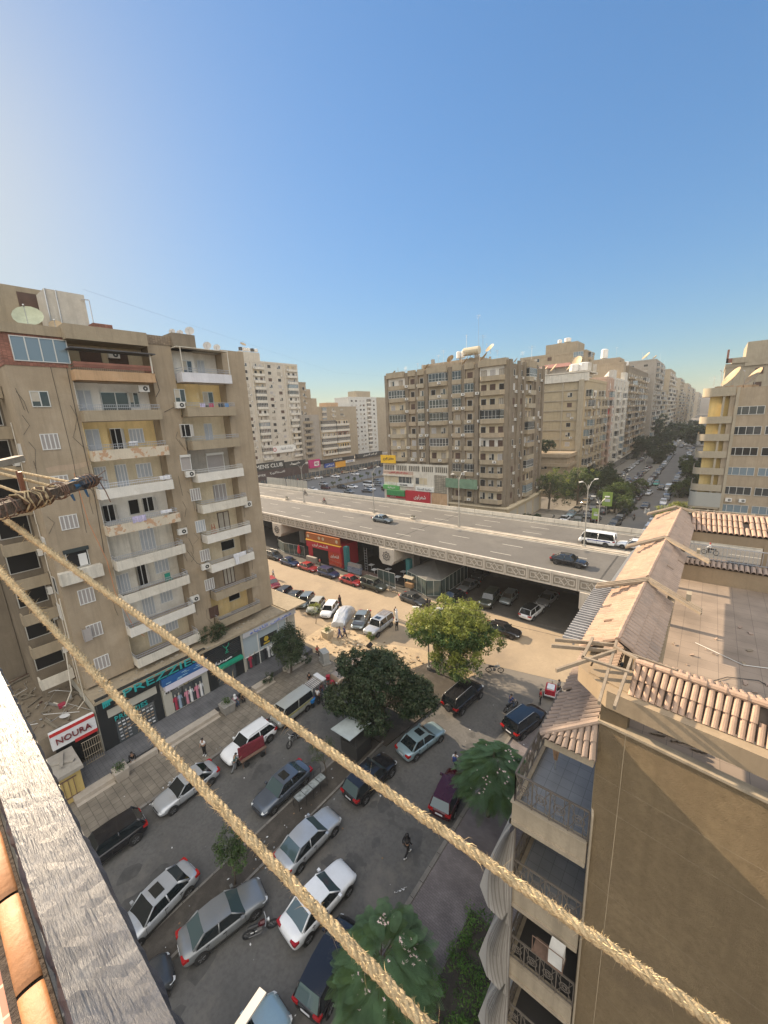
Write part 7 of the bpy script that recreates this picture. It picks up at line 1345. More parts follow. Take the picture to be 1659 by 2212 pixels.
t = thing('blue_barrel', 'bright blue open bucket on a drum behind the old van', 'bucket', (-27.2, 20.75, 0)); b = MB(); b.tube([(0, 0, 0), (0, 0, .55)], .2, 10); b.build('drum', BLK, t); b = MB(); b.tube([(0, 0, .55), (0, 0, .95)], [.22, .32], 14, cap=False); b.disc((0, 0, .9), .3, (0, 0, 1), 14); b.build('bucket', mat('blue_plastic', (.02, .18, .5), .4), t)
t = thing('striped_stall', 'small stall with a striped cloth and a white panel roof behind the old van', 'stall', (-28.1, 21.9, 0), R_(85)); b = MB(); b.obox((-.9, 0, 1.55), (.5, 0, 1.75), 1.3, .06, up=(0, 0, 1)); b.build('cloth', tilemat('striped_cloth', (.40, .38, .35), .18, 4, .05, .05, mortar=(.14, .13, .13)), t); b = MB(); b.box(.45, -.75, 1.85, .95, .75, 1.93); b.build('panel', CL[2], t); b = MB(); [b.box(x, y, 0, x+.04, y+.04, 1.6) for x in (-.85, .6) for y in (-.6, .6)]; b.build('post', RUST, t)
t = thing('tin_roof_kiosk', 'dark street kiosk with a slanting galvanised sheet roof at the foot of the dark tree', 'kiosk', (-20.3, 19.4, 0.14)); b = MB(); b.add([(-1.5, -1.2, 2.05), (.9, -1.4, 2.35), (1.2, .9, 2.55), (-1.1, 1.1, 2.2)], [(0, 1, 2, 3)]); b.add([(-1.5, -1.2, 2.0), (.9, -1.4, 2.3), (1.2, .9, 2.5), (-1.1, 1.1, 2.15)], [(3, 2, 1, 0)]); b.build('roof', mat('galvanised_sheet', (.45, .50, .50), .5, .2, var=.12), t)
b = MB(); b.box(-.7, -.9, 0, 1.1, .8, 1.3); [b.box(x, y, 1.3, x+.05, y+.05, 2.1) for x in (-.7, 1.0) for y in (-.9, .7)]; b.build('counter', mat('dark_kiosk', (.035, .034, .032), .8), t)
t = thing('metal_rack', 'black welded metal rack with grimy glass shelves on the median', 'rack', (-20.0, 14.3, .15), R_(88)); b = MB(); 
for y in (-.35, .35):
    for x in (-1.3, -.65, 0, .65, 1.3): b.tube([(x, y, 0), (x, y, 1.35 if y > 0 else .9)], .02, 4)
    b.tube([(-1.3, y, .85), (1.3, y, .85)], .022, 4)
for x in (-1.3, -.65, 0, .65, 1.3): b.tube([(x, -.35, .85), (x, .35, .85)], .018, 4)
b.tube([(-1.3, .35, 1.35), (1.3, .35, 1.35)], .02, 4); b.build('frame', BLK, t); b = MB(); b.box(-1.28, -.33, .78, 1.28, .33, .8); b.build('shelf', mat('grimy_glass', (.25, .27, .26), .4, var=.5, vs=4), t)
t = thing('drinks_tricycle', 'red and white vendor tricycle loaded with goods on the near street', 'tricycle', (-9.3, 35.5, 0), R_(100)); b = MB(); b.box(-.9, -.5, .5, .5, .5, .62); b.box(-.85, -.45, .62, .4, .45, 1.1, 1); b.box(-.7, -.35, 1.1, .1, .3, 1.25); b.build('cargo_box', [CL[2], RBOX], t); b = MB(); [b.tube([(x, y-.03, .3), (x, y+.03, .3)], .3, 14) for x, y in ((-.5, -.55), (-.5, .55), (1.2, 0))]; b.build('wheels', TYRE, t); b = MB(); b.tube([(.4, 0, .5), (1.2, 0, .3), (1.0, 0, 1.05)], .03, 5); b.tube([(1.0, -.3, 1.05), (1.0, .3, 1.05)], .02, 5); b.build('frame', STEEL, t); b = MB(); b.tube([(-.1, -.7, .5), (-.1, -.85, .9)], [.25, .12], 8); b.build('sack', CL[2], t)
t = thing('food_cart', 'wooden food cart with a small pitched canopy beside the glass tent', 'cart', (-35.0, 48.2, 0)); b = MB(); b.box(-.7, -.4, .4, .7, .4, 1.1); b.build('counter', mat('cart_wood', (.33, .2, .1), .8), t); b = MB(); b.add([(-.9, -.6, 2.0), (.9, -.6, 2.0), (.9, .6, 2.0), (-.9, .6, 2.0), (-.9, 0, 2.35), (.9, 0, 2.35)], [(0, 1, 5, 4), (2, 3, 4, 5), (0, 4, 3), (1, 2, 5)]); b.build('canopy', BEIGE, t); b = MB(); [b.tube([(x, y, .4), (x, y, 2.0)], .025, 4) for x in (-.7, .7) for y in (-.4, .4)]; b.build('post', WOOD, t)
t = thing('red_parasol', 'closed red parasol by the glass fence left of the red shop', 'parasol', (-63.3, 48.8, 0)); b = MB(); b.tube([(0, 0, 0), (0, 0, 2.7)], .03, 5); b.build('pole', STEEL, t); b = MB(); b.tube([(0, 0, .8), (0, 0, 1.2), (0, 0, 2.2), (0, 0, 2.65)], [.3, .34, .2, .03], 8); b.build('canopy', RED, t)
# litter and leaves on the ground: nobody could count it
b = MB(); R = random.Random(12)
for k in range(330):
    q = R.random(); x, y = (R.gauss(-29.0, .5), R.uniform(2, 25)) if q < .4 else (R.uniform(-34, -11), R.uniform(1, 34)) if q < .75 else (R.gauss(-19.2, .6), R.uniform(3, 18)) if q < .9 else (R.gauss(-9.5, 1.2), R.gauss(30, 2.5)); z = .17 if x < -29.3 or (-20.8 < x < -18.9) or x > -10.3 else .03; s = R.uniform(.02, .09); a = R.random()*3; u = Vector((math.cos(a), math.sin(a), .15))*s; v = Vector((-math.sin(a), math.cos(a), .2))*s*R.uniform(.4, 1); p = Vector((x, y, z+.01)); b.quad(p-u, p-v, p+u, p+v, R.choice((0, 0, 1, 2)))
o = b.build('litter', [CL[2], mat('brown_litter', (.18, .12, .07), .9), mat('grey_litter', (.2, .2, .2), .9)]); o['kind'] = 'stuff'
b = MB(); R = random.Random(13)
for k in range(420):
    x, y = R.uniform(-37, -22), R.gauss(31, 1.2); s = R.choice((.05, .08, .12, .2)); b.obox((x, y, .05), (x+s*1.5*R.uniform(.3, 1), y+s*R.uniform(-1, 1), .06+R.random()*.08), s, s*.5)
for k in range(14): x, y = R.uniform(-31, -26.5), R.uniform(27.6, 30.5); a = R.uniform(-.4, .5); b.obox((x, y, .07), (x+.8*math.cos(a), y+.8*math.sin(a), .09), .45, .06)
o = b.build('rubble', ST('lot_rubble', (.28, .21, .14))); o['kind'] = 'stuff'
t = thing('plastic_bag', 'crumpled white plastic bag lying on the near road', 'bag', (-11.2, 13.5, 0)); b = MB(); R = random.Random(3); vs = [(R.uniform(-.16, .16)*(1-abs(q)/8)+.03*q, q*.05, .02+R.random()*.12) for q in range(-7, 8) for _ in range(2)]; b.add(vs, [(i*2, i*2+1, i*2+3, i*2+2) for i in range(14)]); b.build('bag', CL[2], t)
b = MB(); b.obox((-29.6, 31.7, .1), (-29.2, 31.8, .5), .5, .5); o = b.build('refuse_sack', BLK); tag(o, 'black refuse sack on the rubble strip of the sandy lot', 'sack')
# shops under the overpass
def ob(nm, m, root, x0, y0, z0, x1, y1, z1): b = MB(); b.box(x0, y0, z0, x1, y1, z1); return wb(nm, b, m, root)
us = thing('red_shop', 'red restaurant booth with an orange upper sign under the overpass', 'shop', (-60, 48.0, 0))
ob('wall', RED, us, -60, 48.6, .1, -50.6, 53, 4.4); ob('sign_board', mat('orange_board', (.33, .10, .025), .6, var=.2, vs=3), us, -60, 48.3, 4.6, -50.8, 48.7, 5.9); ob('shop_front', RED, us, -60, 48.2, 3.1, -50.6, 48.59, 4.4); ob('doorway', DARK, us, -58.6, 48.5, .12, -54.2, 48.58, 3.1); ob('menu_panel', mat('menu_red', (.45, .05, .02), .6, var=.3, vs=2), us, -54.0, 48.4, .4, -50.7, 48.58, 3.1); ob('counter', GREYC, us, -59.8, 47.6, .1, -57, 48.15, 1.2); ob('trim', mat('yellow_trim', (.6, .36, .04), .6), us, -60.1, 48.1, 4.4, -50.5, 48.6, 4.55)
text('lettering', ar('الشعراوى'), WHT, us, Vector((-56, 48.18, 3.75))-us.location, 0, 4.4, .7); text('lettering', ar('الشعراوى'), WHT, us, Vector((-52.3, 48.38, 2.2))-us.location, 0, 2.2, .8)
for x in (-59.4, -56.2, -55.1, -51.4): b = MB(); b.disc((x, 48.28, 5.25), .34, (0, -1, 0), 14); wb('round_photo', b, CREAM, us)
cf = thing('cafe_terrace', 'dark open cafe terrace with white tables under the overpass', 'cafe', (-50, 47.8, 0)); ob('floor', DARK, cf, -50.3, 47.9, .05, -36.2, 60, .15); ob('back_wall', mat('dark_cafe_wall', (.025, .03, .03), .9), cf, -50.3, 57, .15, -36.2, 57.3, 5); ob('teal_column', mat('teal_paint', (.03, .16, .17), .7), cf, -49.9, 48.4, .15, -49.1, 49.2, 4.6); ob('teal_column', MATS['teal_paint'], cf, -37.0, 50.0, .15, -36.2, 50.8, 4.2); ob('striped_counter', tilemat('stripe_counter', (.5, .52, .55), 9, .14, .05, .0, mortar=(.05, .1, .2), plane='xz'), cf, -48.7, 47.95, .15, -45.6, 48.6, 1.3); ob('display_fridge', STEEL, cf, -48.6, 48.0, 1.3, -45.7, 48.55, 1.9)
b = MB(); [b.box(x, 47.95, .15, x+.05, 48.0, 1.6) for x in (-45.2, -43.8, -42.4, -41)]; b.box(-45.2, 47.97, .15, -41, 47.99, 1.2); wb('fence_panel', b, mat('poster_fence', (.12, .08, .07), .8, var=.5, vs=1.5), cf)
for k, (x, y) in enumerate(((-44, 50), (-42, 51.5), (-40.5, 50), (-39, 52), (-46, 51.5), (-38.5, 49.6))): b = MB(); b.box(x-.45, y-.45, .85, x+.45, y+.45, .9); b.tube([(x, y, .15), (x, y, .85)], .05, 6); wb('table', b, CL[2], cf)
b = MB(); [b.tube([(x, 50.2, .15), (x, 50.2, 4.5)], .04, 4) for x in (-46.4, -45.8)]; [b.tube([(-46.4, 50.2, z/2.), (-45.8, 50.2, z/2.)], .03, 4) for z in range(1, 9)]; wb('ladder', b, STEEL, cf)
FENCEG = mat('greenish_fence_glass', (.06, .085, .08), .1, spec=.8)
def gfence(pts, h, lab, name='glass_fence', z=.1):
    root = thing(name, lab, 'fence', (*pts[0], 0)); g_ = MB(); f_ = MB()
    for p, q in zip(pts, pts[1:]):
        L_ = math.hypot(q[0]-p[0], q[1]-p[1]); n = max(1, round(L_/1.4)); g_.quad((*p, z), (*q, z), (*q, z+h), (*p, z+h)); [f_.obox((*p, z+zz), (*q, z+zz), .05, .06) for zz in (.03, h)]
        for k in range(n+1): x = p[0]+(q[0]-p[0])*k/n; y = p[1]+(q[1]-p[1])*k/n; f_.box(x-.03, y-.03, z, x+.03, y+.03, z+h)
    wb('glass_panel', g_, FENCEG, root); wb('frame', f_, mat('grey_fence_frame', (.42, .42, .40), .6), root); return root
gfence([(-74, 52), (-71.5, 49.6), (-68, 48.6), (-62.2, 49.3)], 2.2, 'curved fence of greenish glass panels beneath the left part of the overpass'); gfence([(-41.0, 47.4), (-37.2, 47.2)], 2.4, 'white framed glass fence right of the cafe tables')
tn = thing('glass_tent', 'glass-walled terrace with a grey pitched tarpaulin roof beside the overpass pier', 'terrace', (-36, 47.5, 0))
b = MB(); b.add([(-36, 49, 2.7), (-31.3, 47.4, 2.7), (-29.4, 48.6, 2.7), (-29.3, 57, 2.7), (-36, 57, 2.7), (-33, 52.5, 4.2)], [(0, 1, 5), (1, 2, 5), (2, 3, 5), (3, 4, 5), (4, 0, 5)]); wb('roof', b, mat('grey_tarpaulin', (.11, .108, .10), .8, var=.15, vs=1), tn)
g_ = MB(); f_ = MB(); pts = [(-36, 49), (-31.3, 47.4), (-29.4, 48.6), (-29.3, 57)]
for p, q in zip(pts, pts[1:]):
    L_ = math.hypot(q[0]-p[0], q[1]-p[1]); n = max(1, round(L_/1.25)); g_.quad((*p, .1), (*q, .1), (*q, 2.65), (*p, 2.65)); [f_.obox((*p, zz), (*q, zz), .06, .07) for zz in (.12, 2.66)]
    for k in range(n+1): x = p[0]+(q[0]-p[0])*k/n; y = p[1]+(q[1]-p[1])*k/n; f_.box(x-.035, y-.035, .1, x+.035, y+.035, 2.68)
wb('glass_wall', g_, FENCEG, tn); wb('frame', f_, mat('pale_frame', (.40, .42, .38), .6), tn)
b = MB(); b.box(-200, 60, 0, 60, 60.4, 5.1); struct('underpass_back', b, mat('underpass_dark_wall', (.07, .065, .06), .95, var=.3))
# near street lamp by the sunlit tree
LM3 = lamp_meshes(7.3, 1.0); lamp(-21.1, 32.1, .14, .5, 'grey street lamp standing before the big sunlit tree', LM3, None)
LM4 = lamp_meshes(8, 1.2)
for x, y, lab in ((-17.5, 131, 'grey lamp in the far street median behind the round tree'), (-17.5, 176, 'grey lamp farther up the far street median'), (-122, 116, 'lamp in the planted median of the square'), (-120, 140, 'second lamp in the planted median of the square'), (-133, 118, 'slim lamp on the left side of the square')): lamp(x, y, .15, 1.4, lab, LM4, 'lamps beyond the overpass')
GB = mat('lime_poster', (.28, .40, .08), .5, var=.2)
for x, y, h, w, lab in ((-18.3, 111, 6.3, 2.2, 'tall lime green street billboard in the far median'), (-18.9, 101.5, 4, 1.6, 'lower lime green sign nearer to the overpass')): t = thing('billboard', lab, 'billboard', (x, y, .15)); b = MB(); b.tube([(0, 0, 0), (0, 0, h-1)], .09, 6); b.build('pole', LAMP, t); b = MB(); b.box(-w/2, -.12, h-w*1.6, w/2, .12, h); b.build('panel', GB, t); b = MB(); b.box(-w*.25, -.135, h-w*1.1, w*.3, -.121, h-w*.75); b.box(-w*.2, -.135, h-w*.6, w*.2, -.121, h-w*.5); b.build('print', CL[2], t)
b = MB(); [b.box(-36.5+.0*k, 100+1.1*k, .14, -27.9, 100.5+1.1*k, .16) for k in range(7)]; struct('striped_forecourt', b, STONE)
# ================================================================ trees and plants
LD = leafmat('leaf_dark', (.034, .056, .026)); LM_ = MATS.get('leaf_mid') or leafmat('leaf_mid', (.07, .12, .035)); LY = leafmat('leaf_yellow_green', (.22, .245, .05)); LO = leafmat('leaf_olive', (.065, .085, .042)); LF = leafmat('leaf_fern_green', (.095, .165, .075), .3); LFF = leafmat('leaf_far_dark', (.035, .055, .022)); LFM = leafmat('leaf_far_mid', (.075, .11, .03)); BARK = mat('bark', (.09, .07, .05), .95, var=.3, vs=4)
def leaves(b, c, r, n, s, R, mi=0, flat=.5):
    for _ in range(n):
        d = Vector((R.gauss(0, 1), R.gauss(0, 1), R.gauss(0, 1))).normalized(); p = Vector(c)+d*(r*R.random()**.4); nn = (d+Vector((R.gauss(0, flat), R.gauss(0, flat), R.gauss(0, flat)+.4))).normalized(); u = nn.orthogonal().normalized(); a = R.random()*6.28; v = nn.cross(u); U = u*math.cos(a)+v*math.sin(a); V_ = nn.cross(U); q = s*R.uniform(.6, 1.3); b.add([p-U*q, p-V_*q*.45, p+U*q, p+V_*q*.45], [(0, 1, 2, 3)], mi)
def tree(lab, x, y, z, h, crown, mats, n=6000, s=.15, seed=1, trunk=.25, group=None, cat='tree', name='tree', cl=.55, low=.0):
    """crown: list of (dx,dy,dz,rx,ry,rz) lobes; leaves in clumps over and inside the lobes, gaps between"""
    R = random.Random(seed); t = thing(name, lab, cat, (x, y, z), 0, group); b = MB()
    top = Vector((0, 0, h*.45)); b.tube([(0, 0, 0), (.1, .05, h*.22), top], [trunk, trunk*.8, trunk*.6], 8)
    for dx, dy, dz, rx, ry, rz in crown: b.tube([top*.8, Vector((dx*.5, dy*.5, h*.45+(dz-h*.45)*.5)), Vector((dx, dy, dz))], [trunk*.5, trunk*.3, trunk*.1], 5)
    b.build('trunk', BARK, t); b = MB(); vol = [rx*ry*rz for *_, rx, ry, rz in crown]; tot = sum(vol); nc = max(8, int(n/42))
    for (dx, dy, dz, rx, ry, rz), v in zip(crown, vol):
        for _ in range(max(2, int(nc*v/tot))):
            d = Vector((R.gauss(0, 1), R.gauss(0, 1), R.gauss(0, 1))).normalized(); q = R.random()**.33; q = .55+.45*q if R.random() < .85 else q
            c = Vector((dx+d.x*rx*q, dy+d.y*ry*q, dz+d.z*rz*q)); 
            if c.z < low: continue
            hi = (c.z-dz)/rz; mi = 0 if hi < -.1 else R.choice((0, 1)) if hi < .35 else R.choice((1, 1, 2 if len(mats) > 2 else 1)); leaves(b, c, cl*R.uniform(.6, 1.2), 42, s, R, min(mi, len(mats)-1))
    b.build('crown', mats, t); return t
def lobes(seed, n, R0, H0, rx, ry, rz, s=.5):
    R = random.Random(seed); return [(R.uniform(-1, 1)*rx, R.uniform(-1, 1)*ry, H0+R.uniform(-1, 1)*rz, R0*R.uniform(.7, 1.15), R0*R.uniform(.7, 1.15), R0*R.uniform(.6, .95)) for _ in range(n)]
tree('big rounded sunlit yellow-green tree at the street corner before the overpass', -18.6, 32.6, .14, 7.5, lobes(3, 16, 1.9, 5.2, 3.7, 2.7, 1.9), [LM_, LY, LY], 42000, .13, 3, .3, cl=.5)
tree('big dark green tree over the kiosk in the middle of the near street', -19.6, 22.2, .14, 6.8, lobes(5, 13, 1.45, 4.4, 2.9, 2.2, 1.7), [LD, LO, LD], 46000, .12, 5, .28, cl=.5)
tree('slender feathery olive-green tree before the clothes shop', -33.2, 22.9, .14, 5.4, [(0, 0, 3.6, 1.9, 1.7, 1.6), (-.5, .8, 2.8, 1.4, 1.2, 1.3), (.7, -.6, 2.6, 1.3, 1.2, 1.3), (.2, .2, 4.8, 1., 1., .9)], [LO, LD, LO], 9500, .10, 7, .13, cl=.5)
tree('small bush-like tree on the median over the weathered grey saloon', -19.3, 7.7, .15, 3.6, [(0, 0, 2.9, .85, .8, .9), (-.5, .5, 2.4, .7, .6, .7), (.4, .3, 1.9, .55, .5, .7)], [LM_, LO], 3000, .075, 8, .06, cl=.3)
tree('thin sparse sapling over the black metal rack', -20.3, 16.0, .15, 3.6, [(0, 0, 2.8, .9, .9, .7), (.5, .4, 2.4, .6, .6, .6), (-.4, -.5, 2.3, .7, .6, .5)], [LO, LO], 1500, .06, 9, .05, cl=.35)
tree('bare twiggy shrub with pale leaves before the faded car on the sandy lot', -39.3, 31.9, 0, 3.2, [(0, 0, 2.2, 1.0, .9, .8), (-.9, .7, 1.9, .7, .7, .6)], [LO, LY], 1500, .06, 10, .05, cl=.35)
tree('low yellow-green shrub before the pale grey hatchback', -45.0, 33.0, 0, 2.0, [(0, 0, 1.4, 1., .6, .5)], [LO, LY], 900, .06, 19, .05, cl=.35)
tree('small round green bush by the front wheel of the roof-rack car', -30.3, 33.1, 0, 1.2, [(0, 0, .6, .6, .55, .5)], [LM_, LY], 1300, .06, 11, .04, cl=.2)
tree('dark shrub hanging over the shop canopy under the right balconies of the left tower', -37.6, 17.0, 5.3, 1.8, [(0, 0, 1.1, .8, 1.5, .8), (0, .9, .8, .6, .8, .6)], [LD, LO], 2600, .07, 12, .05, cl=.3, cat='shrub', name='shrub')
for k, (x, y, lab) in enumerate(((-33.6, 20.3, 'low dark shrub beside the bin, before the pharmacy'), (-33.0, 25.0, 'low shrub in the wall bed near the clothes shop corner'))): tree(lab, x, y, .14, 1.3, [(0, 0, .7, .6, .7, .45)], [LD, LO], 800, .06, 40+k, .04, cat='shrub', name='shrub', cl=.25)
# feathery flowering trees: long fronds of small leaflets, pale tufts of flower
def frond_tree(lab, x, y, z, h, spread, n, seed, flowers, centre=(0, 0)):
    R = random.Random(seed); t = thing('flowering_tree', lab, 'tree', (x, y, z)); b = MB(); b.tube([(0, 0, 0), (.1, .1, h*.5), (centre[0]*.5, centre[1]*.5, h*.8)], [.14, .1, .05], 7); F_ = MB(); fl = MB()
    for i in range(n):
        a = R.random()*6.283; r0 = spread*R.random()**.6*.8; base = Vector((centre[0]+r0*math.cos(a), centre[1]+r0*math.sin(a)*1.15, h*(.98-.38*(r0/spread)**1.5)+R.uniform(-.6, .35)))
        if i % 6 == 0: b.tube([(centre[0]*.5, centre[1]*.5, h*.75), tuple(base)], [.04, .015], 4)
        da = a+R.uniform(-.7, .7); d = Vector((math.cos(da), math.sin(da), R.uniform(-.1, .25))); L_ = R.uniform(.65, 1.15); sd = Vector((-math.sin(da), math.cos(da), 0)); N = 22; mi = R.choice((0, 0, 1))
        for k in range(N):
            q = (k+1)/N; p = base+d*(L_*q)+Vector((0, 0, -.5*L_*q*q)); w = .25*math.sin(math.pi*min(1, q*.85+.13))**.8; tw = .024
            for s in (1, -1): e = p+sd*(s*w)+d*(w*.35)+Vector((0, 0, -.10*w)); F_.add([p-d*tw*.4, p+d*tw*.6, e+d*tw*.35, e-d*tw*.35], [(0, 1, 2, 3)] if s > 0 else [(3, 2, 1, 0)], mi)
        F_.add([base-sd*.006, base+sd*.006, base+d*L_-Vector((0, 0, .5*L_))], [(0, 1, 2)], mi)
    for i in range(flowers):
        a = R.choice((.4, .9, 2.2, 4.6, 5.6))+R.uniform(-.35, .35); r0 = spread*R.uniform(.35, .95); c = Vector((centre[0]+r0*math.cos(a), centre[1]+r0*math.sin(a), h*(1.08-.38*(r0/spread)**1.5)+R.uniform(-.1, .25))); 
        for k in range(9): d = Vector((R.gauss(0, 1), R.gauss(0, 1), abs(R.gauss(0, 1)))).normalized()*.09; u = d.orthogonal()*.2; fl.add([c-u, c+u, c+d], [(0, 1, 2)])
    b.build('trunk', BARK, t); F_.build('crown', [LF, LM_], t); fl.build('flowers', mat('pale_pink_flower', (.72, .58, .54), .8), t)
frond_tree('feathery tree with pale pink tufts beside the top balcony of the right building', -9.0, 20.6, .13, 5.2, 2.4, 470, 5, 46, (.4, .0))
frond_tree('feathery tree with pale pink tufts at the bottom beside the lower rope', -8.9, 8.9, .13, 5.0, 1.95, 390, 6, 70, (.4, .0))
# clipped hedge
b = MB(); R = random.Random(31)
for k in range(620):
    x = R.uniform(-7.5, -3.6); y = R.uniform(-2, 15.2); e = min((x+7.5)*1.5, 1); c = (x, y, .35+.75*R.random()**.6*max(.35, e)+.15*math.sin(y*1.7)); leaves(b, c, .33, 34, .065, R, R.choice((0, 0, 1)))
t = b.build('hedge', [leafmat('leaf_hedge', (.07, .15, .03)), leafmat('leaf_hedge_light', (.11, .20, .04))]); tag(t, 'long dense green hedge along the purple paving beside the right building', 'hedge')
b = MB(); b.box(-7.4, -3, .13, -3.5, 15.0, .3); struct('hedge_bed', b, SOIL)
# far trees
FT = 'trees along the far street'
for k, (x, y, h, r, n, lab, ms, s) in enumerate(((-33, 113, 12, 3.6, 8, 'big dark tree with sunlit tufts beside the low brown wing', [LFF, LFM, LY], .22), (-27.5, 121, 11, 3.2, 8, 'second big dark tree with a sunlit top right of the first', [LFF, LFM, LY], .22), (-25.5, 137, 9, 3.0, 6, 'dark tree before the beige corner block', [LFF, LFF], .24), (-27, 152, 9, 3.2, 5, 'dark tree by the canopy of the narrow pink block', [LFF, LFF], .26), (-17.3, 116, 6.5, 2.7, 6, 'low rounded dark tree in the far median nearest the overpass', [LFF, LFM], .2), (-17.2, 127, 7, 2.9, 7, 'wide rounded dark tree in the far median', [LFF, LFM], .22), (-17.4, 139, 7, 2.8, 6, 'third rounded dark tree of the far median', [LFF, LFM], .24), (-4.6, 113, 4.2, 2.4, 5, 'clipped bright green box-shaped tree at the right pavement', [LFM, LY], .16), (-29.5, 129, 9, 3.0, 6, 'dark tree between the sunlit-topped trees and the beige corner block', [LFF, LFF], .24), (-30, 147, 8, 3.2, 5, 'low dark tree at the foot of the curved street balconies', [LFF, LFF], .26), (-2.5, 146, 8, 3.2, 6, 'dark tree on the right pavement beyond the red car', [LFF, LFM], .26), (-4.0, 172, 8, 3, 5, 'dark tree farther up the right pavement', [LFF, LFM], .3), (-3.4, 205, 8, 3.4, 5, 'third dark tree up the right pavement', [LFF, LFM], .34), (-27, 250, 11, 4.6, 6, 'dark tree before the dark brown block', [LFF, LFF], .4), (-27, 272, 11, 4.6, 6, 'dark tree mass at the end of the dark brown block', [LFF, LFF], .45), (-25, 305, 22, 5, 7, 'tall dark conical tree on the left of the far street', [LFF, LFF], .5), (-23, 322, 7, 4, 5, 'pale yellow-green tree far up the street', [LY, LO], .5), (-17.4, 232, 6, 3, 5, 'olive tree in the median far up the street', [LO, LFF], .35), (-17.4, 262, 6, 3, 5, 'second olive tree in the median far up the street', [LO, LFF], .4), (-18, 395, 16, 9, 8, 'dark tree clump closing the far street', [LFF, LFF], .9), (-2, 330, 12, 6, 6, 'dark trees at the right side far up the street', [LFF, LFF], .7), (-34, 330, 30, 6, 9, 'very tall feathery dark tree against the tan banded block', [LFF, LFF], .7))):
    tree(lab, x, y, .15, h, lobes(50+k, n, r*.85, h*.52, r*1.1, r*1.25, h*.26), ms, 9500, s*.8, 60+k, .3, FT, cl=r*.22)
for k, (x, y, h, r, lab) in enumerate(((-84, 190, 9, 4, 'dark tree beside the brown corner block at the square'), (-95, 205, 9, 5, 'dark tree mass right of the white lights of the square'), (-112, 215, 8, 5, 'pale dusty tree at the back of the square'), (-130, 222, 8, 5, 'dark low tree at the far left back of the square'))): tree(lab, x, y, 0, h, lobes(80+k, 6, r*.7, h*.6, r*.8, r*.8, h*.18), [LD, LM_], 3000, .35, 90+k, .3, 'trees at the back of the square', cl=1.0)
for k in range(8): tree('small palm-like plant, %s from the overpass in the planted median of the square' % ORD[k+1], -120.7, 114+4.4*k, .2, 2.4+(k % 3)*.6, [(0, 0, 1.6+(k % 3)*.5, .9, .9, .6)], [LM_, LO], 420, .2, 100+k, .08, 'plants in the planted median of the square', cl=.4, cat='plant', name='plant')
tree('dark climbing shrub on the roof terrace of the low brown wing', -40, 131.5, 13.9, 4, [(0, 0, 2.5, 2.6, 1, 1.8), (-3, 0, 1.6, 2.5, .8, 1.0)], [LD, LD], 2600, .25, 120, .15, cl=.7, cat='shrub', name='shrub')
for k, (x, y, lab) in enumerate(((-33, 95, 'left green shrub just behind the far parapet'), (-30.6, 96, 'right green shrub just behind the far parapet'), (-35, 92.5, 'yellowish shrub at the corner block foot behind the far parapet'))): tree(lab, x, y, 0, 2.6, [(0, 0, 1.5, 1.5, 1.2, 1.1)], [LM_, LD], 1500, .16, 130+k, .08, cl=.45, cat='shrub', name='shrub')
# ================================================================ foreground: painted plank, tile ledge, ropes, wooden arm
PLK = mat('peeling_blue_grey_paint', (.024, .032, .05), .42, var=.4, vs=9, stain=(.045, .054, .07), sc=14, fine=.4, bump=.5, bs=1, spec=.5, patch=(.36, .33, .22), pt=.69, ps=24)
_nt = PLK.node_tree; _b = [n for n in _nt.nodes if n.type == 'BUMP'][0]; _b.inputs['Distance'].default_value = .0025; _b.inputs['Strength'].default_value = 1
_n = _b.inputs['Height'].links[0].from_node; _n.inputs['Scale'].default_value = 1; _n.inputs['Detail'].default_value = 8; _n.inputs['Vector'].links[0].from_node.inputs['Scale'].default_value = (14, 190, 60)
pl = thing('painted_plank', 'blue-grey painted weathered handrail plank along the lower left edge', 'handrail', (-1.5, .09, 26.06)); b = MB(); R = random.Random(2); n = 150; vs = []
ys = (-.010, -.004, .012, .030, .050, .072, .100, .108)
for i in range(n+1):
    x = -2.2+3.6*i/n
    for k, y in enumerate(ys): vs.append((x, y-.09+(R.uniform(-.0035, .0035) if k in (0, 7) else 0), (-.018 if k in (0, 7) else 0)+R.uniform(-.0012, .0012)+.0016*math.sin(x*9+k*2.2)))
m_ = len(ys); b.add(vs, [(i*m_+k, (i+1)*m_+k, (i+1)*m_+k+1, i*m_+k+1) for i in range(n) for k in range(m_-1)]); b.box(-2.2, -.098, -.07, 1.4, .016, -.0195)
b.build('plank', PLK, pl)
b = MB()
for k in range(150): # curled flakes and grain splinters
    x = R.uniform(-2.0, .3); y = R.choice((R.uniform(.09, .107), R.uniform(-.005, .1)))-.09; s = R.uniform(.0008, .0028)*(3.4 if R.random() < .14 and y > -.01 else 1); a = R.gauss(0, .35); u = Vector((math.cos(a), math.sin(a), 0))*s*R.uniform(1, 2.6); v = Vector((-math.sin(a), math.cos(a), 0))*s*.6; p = Vector((x, y, .004)); b.add([p-u, p-v*.8, p+u+Vector((0, 0, s*.3)), p+v+Vector((0, 0, s*.25))], [(0, 1, 2, 3)])
b.build('paint_flake', mat('ochre_paint_flake', (.50, .42, .26), .6, var=.3, vs=30), pl)
tl = thing('tile_ledge', 'glazed orange-brown clay coping tiles beside the painted plank', 'coping', (-1.2, -.1, 26.04)); GT = mat('glazed_terracotta', (.42, .19, .075), .6, var=.22, vs=10, stain=(.50, .28, .15), sc=7, fine=.15, bump=.12, bs=50, spec=.4)
x = -2.4
